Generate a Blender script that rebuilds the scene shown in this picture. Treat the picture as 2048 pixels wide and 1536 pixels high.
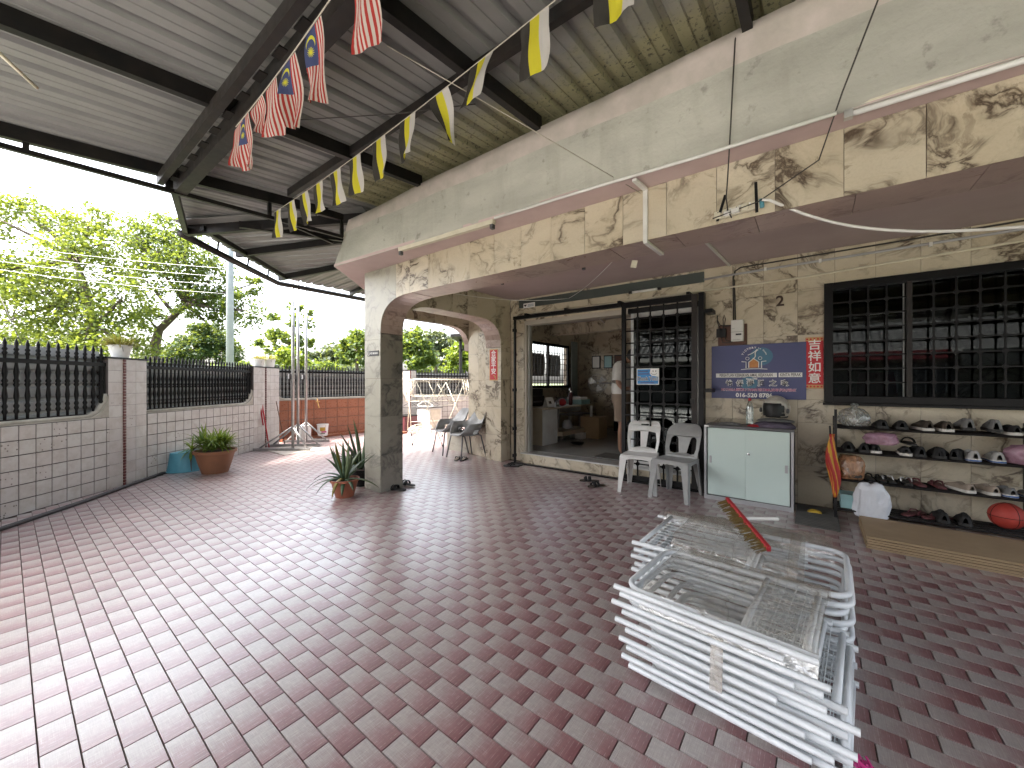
import bpy, bmesh, math, random
from math import sin, cos, pi, radians, sqrt, atan2
from mathutils import Vector, Matrix, Euler, noise as mnoise

S = bpy.context.scene
C = S.collection
for o in list(bpy.data.objects):
    bpy.data.objects.remove(o, do_unlink=True)
random.seed(7)
R = random.Random(11)

# ------------------------------------------------------------------ camera
H = 1.35                                   # eye height in metres; the porch tiles are 19 cm long
cam_d = bpy.data.cameras.new('camera')
cam = bpy.data.objects.new('camera', cam_d)
C.objects.link(cam)
cam_d.sensor_width = 36.0
cam_d.lens = 36.0 * 780.0 / 2048.0         # ultra wide phone lens, about 105 degrees across
cam_d.shift_y = -3.0 / 2048.0
cam_d.clip_start = 0.05
cam_d.clip_end = 3000.0
cam.location = (0, 0, H)
cam.rotation_euler = (radians(90), 0, radians(37.57))
S.camera = cam

# ------------------------------------------------------------------ sky, sun, exposure
SUN_EL, SUN_AZ = radians(57), radians(222)   # azimuth clockwise from +Y
W = bpy.data.worlds.new('World')
S.world = W
W.use_nodes = True
wn = W.node_tree.nodes; wl = W.node_tree.links
wn.clear()
sky = wn.new('ShaderNodeTexSky')
sky.sky_type = 'NISHITA'
sky.sun_disc = False
sky.sun_elevation = SUN_EL
sky.sun_rotation = SUN_AZ
sky.air_density = 1.0
sky.dust_density = 6.0
sky.ozone_density = 1.0
hs = wn.new('ShaderNodeHueSaturation')
hs.inputs['Saturation'].default_value = 0.45
bg = wn.new('ShaderNodeBackground')
bg.inputs['Strength'].default_value = 0.15
wo = wn.new('ShaderNodeOutputWorld')
wl.new(sky.outputs[0], hs.inputs['Color'])
wl.new(hs.outputs[0], bg.inputs['Color'])
wl.new(bg.outputs[0], wo.inputs[0])

sun_d = bpy.data.lights.new('sun', 'SUN')
sun_d.energy = 2.6
sun_d.angle = radians(4)
sun_d.color = (1.0, 0.95, 0.88)
sun = bpy.data.objects.new('sun', sun_d)
C.objects.link(sun)
sd = Vector((sin(SUN_AZ) * cos(SUN_EL), cos(SUN_AZ) * cos(SUN_EL), sin(SUN_EL)))
sun.rotation_euler = (-sd).to_track_quat('-Z', 'Y').to_euler()
sun.location = sd * 60

S.view_settings.view_transform = 'Standard'
S.view_settings.look = 'None'
S.view_settings.exposure = 3.05
S.view_settings.gamma = 1.0
S.view_settings.use_curve_mapping = False
S.render.engine = 'CYCLES'
S.cycles.max_bounces = 8
S.cycles.diffuse_bounces = 5
S.cycles.glossy_bounces = 4
S.cycles.transmission_bounces = 6
S.cycles.transparent_max_bounces = 16
S.cycles.use_denoising = True
S.cycles.caustics_reflective = False
S.cycles.caustics_refractive = False
S.cycles.sample_clamp_indirect = 8.0

# ------------------------------------------------------------------ helpers
def V(*a):
    return Vector(a)

def tag(o, label=None, cat=None, group=None, kind=None):
    if label: o['label'] = label
    if cat: o['category'] = cat
    if group: o['group'] = group
    if kind: o['kind'] = kind
    return o

def thing(name, label, cat, loc=(0, 0, 0), rz=0.0, group=None):
    o = bpy.data.objects.new(name, None)
    o.empty_display_size = 0.1
    C.objects.link(o)
    o.location = loc
    o.rotation_euler = (0, 0, rz)
    return tag(o, label, cat, group)

def wpos(o):
    p = Vector((0, 0, 0))
    while o is not None:
        p += Vector(o.location)
        o = o.parent
    return p

def link(name, me, m=None, parent=None, loc=None, rot=None, scale=None):
    o = bpy.data.objects.new(name, me)
    C.objects.link(o)
    if m is not None and len(me.materials) == 0:
        me.materials.append(m)
    if parent is not None: o.parent = parent
    if loc is not None: o.location = loc
    if rot is not None: o.rotation_euler = rot
    if scale is not None: o.scale = scale
    return o

def copy_tree(o, parent=None):
    c = o.copy()
    C.objects.link(c)
    c.parent = parent
    for ch in list(o.children):
        copy_tree(ch, c)
    return c

class MB:
    """collects geometry for one mesh"""
    def __init__(self):
        self.v = []; self.f = []; self.uv = []; self.mi = []; self.m = 0; self.has_uv = False
    def face(self, idx, uv=None):
        self.f.append(tuple(idx)); self.mi.append(self.m)
        self.uv.append(uv)
        if uv: self.has_uv = True
    def add(self, verts, faces):
        b = len(self.v)
        self.v += [tuple(p) for p in verts]
        for f in faces: self.face([b + i for i in f])
        return self
    def quad(self, a, b, c, d, uv=None):
        n = len(self.v); self.v += [tuple(a), tuple(b), tuple(c), tuple(d)]
        self.face((n, n + 1, n + 2, n + 3), uv); return self
    def box(self, c, s, rot=None):
        cx, cy, cz = c; x, y, z = s[0] / 2, s[1] / 2, s[2] / 2
        pts = [Vector((sx * x, sy * y, sz * z)) for sz in (-1, 1) for sy in (-1, 1) for sx in (-1, 1)]
        if rot is not None:
            M = rot if isinstance(rot, Matrix) else Euler(rot).to_matrix()
            pts = [M @ p for p in pts]
        pts = [p + Vector(c) for p in pts]
        return self.add(pts, [(0, 2, 3, 1), (4, 5, 7, 6), (0, 1, 5, 4), (2, 6, 7, 3), (0, 4, 6, 2), (1, 3, 7, 5)])
    def box2(self, a, b):
        return self.box([(a[i] + b[i]) / 2 for i in range(3)], [abs(b[i] - a[i]) for i in range(3)])
    def bar(self, a, b, w, h=None, up=(0, 0, 1)):
        a = Vector(a); b = Vector(b); h = w if h is None else h
        d = (b - a); L = d.length; d.normalize(); up = Vector(up)
        if abs(d.dot(up)) > 0.99: up = Vector((1, 0, 0))
        s = d.cross(up).normalized(); u = s.cross(d)
        M = Matrix((s, d, u)).transposed()
        return self.box((a + b) / 2, (w, L, h), M)
    def tube(self, pts, r, n=8, cap=True, closed=False):
        pts = [Vector(p) for p in pts]; k = len(pts)
        rr = r if isinstance(r, (list, tuple)) else [r] * k
        b = len(self.v); up = None
        for i, p in enumerate(pts):
            if closed: t = pts[(i + 1) % k] - pts[i - 1]
            elif i == 0: t = pts[1] - p
            elif i == k - 1: t = p - pts[i - 1]
            else: t = (pts[i + 1] - p).normalized() + (p - pts[i - 1]).normalized()
            if t.length < 1e-9: t = Vector((0, 0, 1))
            t.normalize()
            if up is None:
                up = Vector((0, 0, 1)) if abs(t.z) < 0.9 else Vector((1, 0, 0))
            s = t.cross(up)
            if s.length < 1e-6: s = t.cross(Vector((0, 1, 0)))
            s.normalize(); up = s.cross(t).normalized()
            for j in range(n):
                a = 2 * pi * j / n
                self.v.append(tuple(p + (s * cos(a) + up * sin(a)) * rr[i]))
        for i in range(k if closed else k - 1):
            i2 = (i + 1) % k
            for j in range(n):
                j2 = (j + 1) % n
                self.face((b + i * n + j, b + i * n + j2, b + i2 * n + j2, b + i2 * n + j))
        if cap and not closed:
            self.face([b + j for j in range(n)][::-1])
            self.face([b + (k - 1) * n + j for j in range(n)])
        return self
    def lathe(self, prof, c=(0, 0, 0), n=16, capb=True, capt=True, sx=1.0, sy=1.0):
        b = len(self.v); k = len(prof)
        for (r, z) in prof:
            for j in range(n):
                a = 2 * pi * j / n
                self.v.append((c[0] + r * cos(a) * sx, c[1] + r * sin(a) * sy, c[2] + z))
        for i in range(k - 1):
            for j in range(n):
                j2 = (j + 1) % n
                self.face((b + i * n + j, b + i * n + j2, b + (i + 1) * n + j2, b + (i + 1) * n + j))
        if capb: self.face([b + j for j in range(n)][::-1])
        if capt: self.face([b + (k - 1) * n + j for j in range(n)])
        return self
    def loft(self, rings, cap=True, closed=True):
        b = len(self.v); n = len(rings[0])
        for r in rings: self.v += [tuple(p) for p in r]
        for i in range(len(rings) - 1):
            for j in range(n if closed else n - 1):
                j2 = (j + 1) % n
                self.face((b + i * n + j, b + i * n + j2, b + (i + 1) * n + j2, b + (i + 1) * n + j))
        if cap and closed:
            self.face([b + j for j in range(n)][::-1])
            self.face([b + (len(rings) - 1) * n + j for j in range(n)])
        return self
    def prism(self, poly, z0, z1, fr=None):
        """polygon (u,v) extruded from z0 to z1 along n; fr=(O,U,Vv,N)"""
        O, U, Q, N = fr or (V(0, 0, 0), V(1, 0, 0), V(0, 1, 0), V(0, 0, 1))
        n = len(poly); b = len(self.v)
        for z in (z0, z1):
            for (u, w) in poly: self.v.append(tuple(O + U * u + Q * w + N * z))
        self.face([b + i for i in range(n)][::-1])
        self.face([b + n + i for i in range(n)])
        for i in range(n):
            j = (i + 1) % n
            self.face((b + i, b + j, b + n + j, b + n + i))
        return self
    def mesh(self, name, mats=None, smooth=False, off=None):
        me = bpy.data.meshes.new(name)
        vs = self.v if off is None else [(p[0] - off[0], p[1] - off[1], p[2] - off[2]) for p in self.v]
        me.from_pydata(vs, [], self.f)
        if self.has_uv:
            ul = me.uv_layers.new(name='UVMap')
            k = 0
            for f, u in zip(self.f, self.uv):
                for i in range(len(f)):
                    ul.data[k].uv = u[i] if u else (0, 0)
                    k += 1
        if mats is not None:
            for m in (mats if isinstance(mats, (list, tuple)) else [mats]): me.materials.append(m)
            if any(self.mi): me.polygons.foreach_set('material_index', self.mi)
        if smooth: me.polygons.foreach_set('use_smooth', [True] * len(me.polygons))
        me.update()
        return me
    def build(self, name, mats, parent=None, smooth=False, world=True, bevel=0.0, fix=False):
        """world=True: the verts are world coordinates, the object's origin is put at their centre"""
        if world:
            if self.v:
                xs = [p[0] for p in self.v]; ys = [p[1] for p in self.v]; zs = [p[2] for p in self.v]
                c = Vector(((min(xs) + max(xs)) / 2, (min(ys) + max(ys)) / 2, min(zs)))
            else: c = Vector((0, 0, 0))
            me = self.mesh(name, mats, smooth, c)
            o = link(name, me, None, parent, c - (wpos(parent) if parent else Vector((0, 0, 0))))
        else:
            me = self.mesh(name, mats, smooth)
            o = link(name, me, None, parent)
        if fix: fix_normals(me)
        if bevel > 0:
            md = o.modifiers.new('edge', 'BEVEL'); md.width = bevel; md.segments = 2; md.limit_method = 'ANGLE'
            md.angle_limit = radians(40)
        return o

def fix_normals(me):
    bm = bmesh.new(); bm.from_mesh(me)
    bmesh.ops.recalc_face_normals(bm, faces=bm.faces)
    bm.to_mesh(me); bm.free()

def smooth_by_angle(o, deg=40):
    me = o.data
    bm = bmesh.new(); bm.from_mesh(me)
    lim = radians(deg)
    for f in bm.faces: f.smooth = True
    for e in bm.edges:
        if len(e.link_faces) == 2 and e.calc_face_angle(0) > lim: e.smooth = False
    bm.to_mesh(me); bm.free()
    return o

def fill2d(outer, holes=(), ext=0.01):
    """flat plate with holes -> (verts, faces), centred on z=0, from a filled 2D curve"""
    cu = bpy.data.curves.new('plate', 'CURVE'); cu.dimensions = '2D'; cu.fill_mode = 'BOTH'; cu.extrude = ext / 2
    for loop in [outer] + list(holes):
        sp = cu.splines.new('POLY'); sp.points.add(len(loop) - 1); sp.use_cyclic_u = True
        for p, q in zip(sp.points, loop): p.co = (q[0], q[1], 0, 1)
    ob = bpy.data.objects.new('plate', cu)
    C.objects.link(ob)
    dg = bpy.context.evaluated_depsgraph_get(); dg.update()
    me = bpy.data.meshes.new_from_object(ob.evaluated_get(dg))
    vs = [Vector(v.co) for v in me.vertices]; fs = [tuple(p.vertices) for p in me.polygons]
    bpy.data.objects.remove(ob); bpy.data.meshes.remove(me); bpy.data.curves.remove(cu)
    return vs, fs

def rrect(w, h, r, n=5, cx=0, cy=0):
    out = []
    for (sx, sy, a0) in ((1, 1, 0), (-1, 1, 90), (-1, -1, 180), (1, -1, 270)):
        for i in range(n + 1):
            a = radians(a0 + 90 * i / n)
            out.append((cx + sx * (w / 2 - r) + r * cos(a), cy + sy * (h / 2 - r) + r * sin(a)))
    return out

def bez(p0, p1, p2, p3, n=10):
    p0, p1, p2, p3 = map(Vector, (p0, p1, p2, p3))
    return [(1 - t) ** 3 * p0 + 3 * (1 - t) ** 2 * t * p1 + 3 * (1 - t) * t * t * p2 + t ** 3 * p3 for t in [i / n for i in range(n + 1)]]

def catenary(a, b, sag, n=16):
    a = Vector(a); b = Vector(b)
    return [a.lerp(b, i / n) - Vector((0, 0, sag * 4 * (i / n) * (1 - i / n))) for i in range(n + 1)]

def text_mesh(s, size, m, name='lettering', ext=0.0008, align='CENTER', bold=0.0, shear=0.0, spacing=1.0, xs=1.0):
    cu = bpy.data.curves.new('t', 'FONT')
    cu.body = s; cu.size = size; cu.align_x = align; cu.align_y = 'CENTER'; cu.extrude = ext
    cu.offset = bold; cu.shear = shear; cu.space_character = spacing; cu.resolution_u = 3
    ob = bpy.data.objects.new('t', cu); C.objects.link(ob)
    dg = bpy.context.evaluated_depsgraph_get(); dg.update()
    me = bpy.data.meshes.new_from_object(ob.evaluated_get(dg))
    me.name = name
    bpy.data.objects.remove(ob); bpy.data.curves.remove(cu)
    if xs != 1.0:
        for v in me.vertices: v.co.x *= xs
    me.materials.clear(); me.materials.append(m)
    return me
# ------------------------------------------------------------------ materials
class NT:
    def __init__(self, name):
        self.m = bpy.data.materials.new(name); self.m.use_nodes = True
        self.t = self.m.node_tree; self.n = self.t.nodes; self.l = self.t.links
        self.n.clear()
        self.out = self.n.new('ShaderNodeOutputMaterial')
        self.b = self.n.new('ShaderNodeBsdfPrincipled')
        self.l.new(self.b.outputs[0], self.out.inputs[0])
    def node(self, typ, **kw):
        x = self.n.new(typ)
        for k, v in kw.items(): setattr(x, k, v)
        return x
    def lk(self, a, b): self.l.new(a, b)
    def val(self, sock, v):
        if hasattr(v, 'links') or hasattr(v, 'is_linked'): self.l.new(v, sock)
        else: sock.default_value = v
    def math(self, op, a, b=0.0, c=None, clamp=False):
        x = self.node('ShaderNodeMath', operation=op, use_clamp=clamp)
        self.val(x.inputs[0], a); self.val(x.inputs[1], b)
        if c is not None: self.val(x.inputs[2], c)
        return x.outputs[0]
    def mix(self, f, a, b, blend='MIX'):
        x = self.node('ShaderNodeMix', data_type='RGBA', blend_type=blend)
        self.val(x.inputs[0], f)
        self.val(x.inputs[6], a if not isinstance(a, tuple) else (*a[:3], 1)); self.val(x.inputs[7], b if not isinstance(b, tuple) else (*b[:3], 1))
        return x.outputs[2]
    def ramp(self, f, stops):
        x = self.node('ShaderNodeValToRGB')
        el = x.color_ramp.elements
        while len(el) > 1: el.remove(el[0])
        el[0].position, el[0].color = stops[0][0], (*stops[0][1][:3], 1) if isinstance(stops[0][1], tuple) else (stops[0][1],) * 3 + (1,)
        for p, c in stops[1:]:
            e = el.new(p); e.color = (*c[:3], 1) if isinstance(c, tuple) else (c, c, c, 1)
        self.lk(f, x.inputs[0]); return x.outputs[0]
    def obj(self):
        return self.node('ShaderNodeTexCoord').outputs['Object']
    def pos(self):
        return self.node('ShaderNodeNewGeometry').outputs['Position']
    def uv(self):
        return self.node('ShaderNodeTexCoord').outputs['UV']
    def rnd(self):
        return self.node('ShaderNodeObjectInfo').outputs['Random']
    def sep(self, v):
        return self.node('ShaderNodeSeparateXYZ'), v
    def xyz(self, v):
        x = self.node('ShaderNodeSeparateXYZ'); self.lk(v, x.inputs[0]); return x.outputs
    def comb(self, x, y, z=0.0):
        c = self.node('ShaderNodeCombineXYZ'); self.val(c.inputs[0], x); self.val(c.inputs[1], y); self.val(c.inputs[2], z); return c.outputs[0]
    def vadd(self, a, b):
        x = self.node('ShaderNodeVectorMath', operation='ADD'); self.val(x.inputs[0], a); self.val(x.inputs[1], b); return x.outputs[0]
    def vmul(self, a, b):
        x = self.node('ShaderNodeVectorMath', operation='MULTIPLY'); self.val(x.inputs[0], a); self.val(x.inputs[1], b); return x.outputs[0]
    def noise(self, vec, scale=5.0, detail=4.0, rough=0.55, dist=0.0):
        x = self.node('ShaderNodeTexNoise'); self.lk(vec, x.inputs['Vector'])
        x.inputs['Scale'].default_value = scale; x.inputs['Detail'].default_value = detail
        x.inputs['Roughness'].default_value = rough; x.inputs['Distortion'].default_value = dist
        return x.outputs['Fac']
    def bump(self, h, s=0.2, d=0.01):
        x = self.node('ShaderNodeBump'); x.inputs['Strength'].default_value = s; x.inputs['Distance'].default_value = d
        self.lk(h, x.inputs['Height']); self.lk(x.outputs[0], self.b.inputs['Normal']); return x
    def set(self, **kw):
        nm = dict(col='Base Color', rough='Roughness', metal='Metallic', spec='Specular IOR Level', trans='Transmission Weight', coat='Coat Weight', alpha='Alpha', ior='IOR', sss='Subsurface Weight', sheen='Sheen Weight')
        for k, v in kw.items():
            s = self.b.inputs[nm[k]]
            if isinstance(v, tuple): s.default_value = (*v[:3], 1)
            else: self.val(s, v)
        return self

def pm(name, c1, c2=None, scale=6.0, rough=0.5, metal=0.0, spec=0.5, bump=0.0, bscale=60.0, rvar=0.12, sheen=0.0, coat=0.0):
    """a painted / plastic / cloth material: two tones of wear, uneven gloss, fine relief"""
    t = NT(name); co = t.vadd(t.obj(), t.comb(t.math('MULTIPLY', t.rnd(), 17.0), t.math('MULTIPLY', t.rnd(), 5.0)))
    n1 = t.noise(co, scale, 5.0, 0.6)
    if c2 is None: c2 = tuple(x * 0.72 for x in c1)
    t.set(col=t.mix(t.ramp(n1, [(0.32, 0.0), (0.72, 1.0)]), c1, c2), metal=metal, spec=spec, sheen=sheen, coat=coat)
    t.set(rough=t.math('ADD', t.math('MULTIPLY', t.math('SUBTRACT', t.noise(co, scale * 3, 3.0), 0.5), rvar * 2), rough, clamp=True))
    if bump > 0: t.bump(t.noise(co, bscale, 4.0), bump, 0.004)
    return t.m

def marble_mat(name, cream, tan, vein, vein2, vs=3.0, amt=1.0, rough=0.28):
    t = NT(name)
    r = t.rnd()
    co = t.vadd(t.obj(), t.comb(t.math('MULTIPLY', r, 31.0), t.math('MULTIPLY', r, 17.0), t.math('MULTIPLY', r, 23.0)))
    # turn the grain direction of each slab a little
    rot = t.node('ShaderNodeVectorRotate', rotation_type='EULER_XYZ')
    t.lk(co, rot.inputs['Vector'])
    t.lk(t.comb(t.math('MULTIPLY', r, 2.0), t.math('MULTIPLY', r, 5.0), t.math('MULTIPLY', r, 3.0)), rot.inputs['Rotation'])
    c2 = t.vmul(rot.outputs[0], (1.0, 1.0, 0.55))
    base = t.mix(t.ramp(t.noise(c2, 1.9, 6, 0.6, 0.6), [(0.3, 0.0), (0.7, 1.0)]), cream, tan)
    base = t.mix(t.math('MULTIPLY', t.math('FRACT', t.math('MULTIPLY', r, 7.3)), 0.35), base, tuple(0.8 * x for x in tan))
    warp = t.node('ShaderNodeTexNoise'); t.lk(c2, warp.inputs['Vector']); warp.inputs['Scale'].default_value = 2.2; warp.inputs['Detail'].default_value = 3
    c3 = t.vadd(c2, t.vmul(warp.outputs['Color'], (0.55, 0.55, 0.55)))
    n = t.noise(c3, vs, 6, 0.6, 0.4)
    v1 = t.ramp(t.math('ABSOLUTE', t.math('SUBTRACT', n, 0.5)), [(0.0, 1.0), (0.010, 0.8), (0.035, 0.22), (0.085, 0.0)])
    mask = t.ramp(t.noise(c2, 2.6, 3, 0.5), [(0.40, 0.06), (0.60, 1.0)])
    base = t.mix(t.math('MULTIPLY', t.math('MULTIPLY', v1, mask), 0.95 * amt, clamp=True), base, vein)
    nb = t.noise(c3, vs * 3.2, 8, 0.72, 0.5)
    blot = t.ramp(nb, [(0.55, 0.0), (0.63, 1.0)])
    base = t.mix(t.math('MULTIPLY', t.math('MULTIPLY', blot, t.math('POWER', mask, 2.0)), 0.65 * amt, clamp=True), base, vein2)
    fine = t.noise(co, 90, 3, 0.6)
    base = t.mix(t.math('MULTIPLY', t.ramp(fine, [(0.45, 0.0), (0.7, 1.0)]), 0.18), base, tuple(0.6 * x for x in tan))
    t.set(col=base, rough=t.math('ADD', t.math('MULTIPLY', nb, 0.2), rough - 0.08), spec=0.45)
    t.bump(fine, 0.03, 0.002)
    return t.m

M = {}
M['marble'] = marble_mat('marble_cream', (0.60, 0.545, 0.43), (0.51, 0.44, 0.32), (0.085, 0.06, 0.042), (0.17, 0.125, 0.085), amt=1.15)
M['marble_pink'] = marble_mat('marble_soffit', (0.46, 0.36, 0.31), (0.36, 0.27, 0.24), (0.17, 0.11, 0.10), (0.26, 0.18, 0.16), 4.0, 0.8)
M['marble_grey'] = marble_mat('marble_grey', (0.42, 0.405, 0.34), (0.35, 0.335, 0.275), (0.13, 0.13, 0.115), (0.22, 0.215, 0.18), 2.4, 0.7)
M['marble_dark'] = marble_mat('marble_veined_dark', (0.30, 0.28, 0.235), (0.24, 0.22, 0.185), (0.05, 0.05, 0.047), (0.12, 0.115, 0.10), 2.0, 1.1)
M['grout'] = pm('grout', (0.16, 0.12, 0.10), (0.10, 0.08, 0.07), 20, 0.9)

# porch floor tile: pale at one end, brick red at the other, pressed with a woven grid
def floor_tile_mat():
    t = NT('porch_tile')
    uv = t.xyz(t.uv()); u, v = uv[0], uv[1]
    r = t.math('FRACT', t.math('ADD', t.math('MULTIPLY', t.rnd(), 1.0), t.node('ShaderNodeAttribute', attribute_name='shade').outputs['Fac']))
    co = t.vadd(t.comb(u, t.math('MULTIPLY', v, 0.5)), t.comb(t.math('MULTIPLY', r, 37.0), t.math('MULTIPLY', r, 11.0)))
    wob = t.math('MULTIPLY', t.math('SUBTRACT', t.noise(co, 3.0, 4), 0.5), 0.5)
    ln = t.noise(t.vmul(co, (60.0, 3.0, 1.0)), 1.0, 2)
    lm = t.noise(t.vmul(co, (4.0, 60.0, 1.0)), 1.0, 2)
    weave = t.math('ADD', t.math('MULTIPLY', ln, 0.6), t.math('MULTIPLY', lm, 0.4))
    g = t.math('ADD', t.math('ADD', u, wob), t.math('MULTIPLY', t.math('SUBTRACT', weave, 0.5), 0.5))
    g = t.math('ADD', g, t.math('MULTIPLY', t.math('SUBTRACT', r, 0.5), 0.30))
    col = t.ramp(g, [(0.18, (0.36, 0.325, 0.305)), (0.46, (0.31, 0.24, 0.23)), (0.74, (0.235, 0.105, 0.11)), (1.0, (0.16, 0.042, 0.050))])
    col = t.mix(t.ramp(weave, [(0.40, 0.0), (0.62, 0.38)]), col, (0.12, 0.085, 0.085))
    # thin pale pressed lines, a loose grid
    def lines(x, k, off, w):
        d = t.math('ABSOLUTE', t.math('SUBTRACT', t.math('FRACT', t.math('ADD', t.math('MULTIPLY', x, k), off)), 0.5))
        return t.math('LESS_THAN', d, w)
    lu = t.math('MAXIMUM', lines(u, 6.0, 0.0, 0.035), lines(u, 10.0, 0.3, 0.03))
    lv = t.math('MAXIMUM', lines(v, 3.0, 0.25, 0.02), lines(v, 5.0, 0.0, 0.018))
    lv = t.math('MULTIPLY', lv, t.math('LESS_THAN', u, 0.62))
    gl = t.math('MULTIPLY', t.math('MAXIMUM', lu, lv), t.ramp(t.noise(co, 9.0, 3), [(0.42, 0.0), (0.6, 1.0)]))
    col = t.mix(t.math('MULTIPLY', gl, 0.55), col, (0.52, 0.46, 0.43))
    # soot, scuffs
    po = t.pos()
    dirt = t.ramp(t.noise(po, 1.3, 6, 0.6), [(0.42, 0.0), (0.75, 1.0)])
    col = t.mix(t.math('MULTIPLY', dirt, 0.22), col, (0.17, 0.13, 0.115))
    col = t.mix(t.math('MULTIPLY', t.ramp(t.noise(po, 60, 3, 0.6), [(0.55, 0.0), (0.75, 1.0)]), 0.18), col, (0.10, 0.075, 0.07))
    t.set(col=col, spec=1.0)
    t.set(coat=1.0); t.b.inputs['Coat Roughness'].default_value = 0.30; t.b.inputs['Coat IOR'].default_value = 1.62
    t.set(rough=t.math('ADD', 0.40, t.math('ADD', t.math('MULTIPLY', weave, 0.14), t.math('MULTIPLY', dirt, 0.12))))
    t.bump(t.math('ADD', weave, t.math('MULTIPLY', gl, 0.4)), 0.10, 0.002)
    return t.m
M['tile'] = floor_tile_mat()

def wall_tile_mat():
    t = NT('glazed_wall_tile')
    r = t.rnd(); co = t.vadd(t.obj(), t.comb(t.math('MULTIPLY', r, 40.0), t.math('MULTIPLY', r, 13.0)))
    col = t.mix(t.math('FRACT', t.math('MULTIPLY', r, 9.7)), (0.52, 0.50, 0.465), (0.49, 0.45, 0.42))
    z = t.xyz(t.obj())[2]
    col = t.mix(t.math('MULTIPLY', t.ramp(t.noise(co, 7, 6, 0.65), [(0.45, 0.0), (0.70, 1.0)]), 0.55), col, (0.34, 0.29, 0.24))
    st = t.noise(t.vmul(co, (40.0, 40.0, 4.0)), 1.0, 3)
    col = t.mix(t.math('MULTIPLY', t.ramp(st, [(0.55, 0.0), (0.75, 1.0)]), 0.3), col, (0.40, 0.36, 0.30))
    # about one tile in eight is printed with dark leaf flecks
    vo = t.node('ShaderNodeTexVoronoi'); t.lk(co, vo.inputs['Vector']); vo.inputs['Scale'].default_value = 24.0
    fleck = t.math('LESS_THAN', vo.outputs['Distance'], 0.20)
    pick = t.math('GREATER_THAN', t.math('FRACT', t.math('MULTIPLY', r, 13.1)), 0.88)
    col = t.mix(t.math('MULTIPLY', t.math('MULTIPLY', fleck, pick), 0.8), col, (0.13, 0.10, 0.085))
    t.set(col=col, rough=t.math('ADD', 0.25, t.math('MULTIPLY', st, 0.25)), spec=0.5)
    return t.m
M['wall_tile'] = wall_tile_mat()
M['orange_tile'] = pm('orange_tile', (0.26, 0.09, 0.045), (0.21, 0.07, 0.036), 8, 0.3)
M['wall_grout'] = pm('wall_grout', (0.10, 0.08, 0.075), (0.065, 0.055, 0.05), 15, 0.9)
M['mosaic_red'] = pm('mosaic_red', (0.14, 0.035, 0.03), (0.08, 0.02, 0.02), 80, 0.35)
M['concrete_cap'] = pm('concrete_cap', (0.44, 0.41, 0.35), (0.28, 0.26, 0.21), 7, 0.85, bump=0.3)

def concrete_mat():
    t = NT('eave_concrete'); co = t.pos()
    a = t.noise(t.vmul(co, (1.0, 2.0, 3.0)), 1.1, 7, 0.6)
    col = t.mix(t.ramp(a, [(0.35, 0.0), (0.68, 1.0)]), (0.46, 0.455, 0.405), (0.33, 0.327, 0.29))
    pit = t.noise(co, 9.0, 5, 0.62)
    col = t.mix(t.math('MULTIPLY', t.ramp(pit, [(0.62, 0.0), (0.72, 1.0)]), 0.55), col, (0.15, 0.14, 0.12))
    streak = t.noise(t.vmul(co, (7.0, 7.0, 0.9)), 1.0, 5, 0.6)
    col = t.mix(t.math('MULTIPLY', t.ramp(streak, [(0.5, 0.0), (0.72, 1.0)]), 0.30), col, (0.23, 0.22, 0.18))
    t.set(col=col, rough=0.9, spec=0.25)
    t.bump(t.math('ADD', t.math('MULTIPLY', pit, 1.0), t.noise(co, 45, 3)), 0.35, 0.012)
    return t.m
M['concrete'] = concrete_mat()
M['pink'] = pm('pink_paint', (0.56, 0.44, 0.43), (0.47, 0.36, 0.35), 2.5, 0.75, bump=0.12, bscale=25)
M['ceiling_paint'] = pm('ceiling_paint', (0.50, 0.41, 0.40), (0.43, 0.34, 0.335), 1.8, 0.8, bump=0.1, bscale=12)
M['lip'] = pm('eave_lip_plaster', (0.52, 0.46, 0.43), (0.36, 0.33, 0.29), 5, 0.85, bump=0.25)

def sheet_mat(name='roof_sheet_metal', stains=True):
    t = NT(name); co = t.pos(); r = t.rnd()
    a = t.noise(t.vadd(co, t.comb(t.math('MULTIPLY', r, 9.0), 0.0)), 1.6, 5, 0.6)
    col = t.mix(t.ramp(a, [(0.35, 0.0), (0.7, 1.0)]), (0.255, 0.255, 0.25), (0.19, 0.19, 0.187))
    col = t.mix(t.math('MULTIPLY', r, 0.25), col, (0.22, 0.215, 0.21))
    sp = t.noise(t.vmul(co, (9.0, 1.0, 1.0)), 1.0, 5)
    col = t.mix(t.math('MULTIPLY', t.ramp(sp, [(0.58, 0.0), (0.7, 1.0)]), 0.35), col, (0.17, 0.165, 0.155))
    if stains:   # mossy water marks where the sheets run onto the eave
        y = t.xyz(co)[1]
        edge = t.math('ADD', y, t.math('MULTIPLY', t.noise(co, 3.5, 5), 0.9))
        k = t.ramp(t.math('SUBTRACT', edge, 2.0), [(0.45, 0.0), (0.8, 1.0)])
        k = t.math('MULTIPLY', k, t.math('GREATER_THAN', t.xyz(co)[0], -4.0))
        col = t.mix(t.math('MULTIPLY', k, 0.75), col, (0.33, 0.31, 0.16))
        sp2 = t.ramp(t.noise(co, 34, 4, 0.7), [(0.56, 0.0), (0.62, 1.0)])
        col = t.mix(t.math('MULTIPLY', t.math('MULTIPLY', sp2, k), 0.8), col, (0.06, 0.055, 0.04))
    t.set(col=col, metal=0.25, rough=t.math('ADD', 0.42, t.math('MULTIPLY', a, 0.25)), spec=0.4)
    return t.m
M['sheet'] = sheet_mat()
M['hoarding'] = pm('zinc_hoarding', (0.46, 0.48, 0.48), (0.37, 0.39, 0.39), 2.0, 0.45, metal=0.35)
M['black_steel'] = pm('black_steel_paint', (0.004, 0.004, 0.005), (0.013, 0.010, 0.009), 9, 0.45, spec=0.3)
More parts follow.
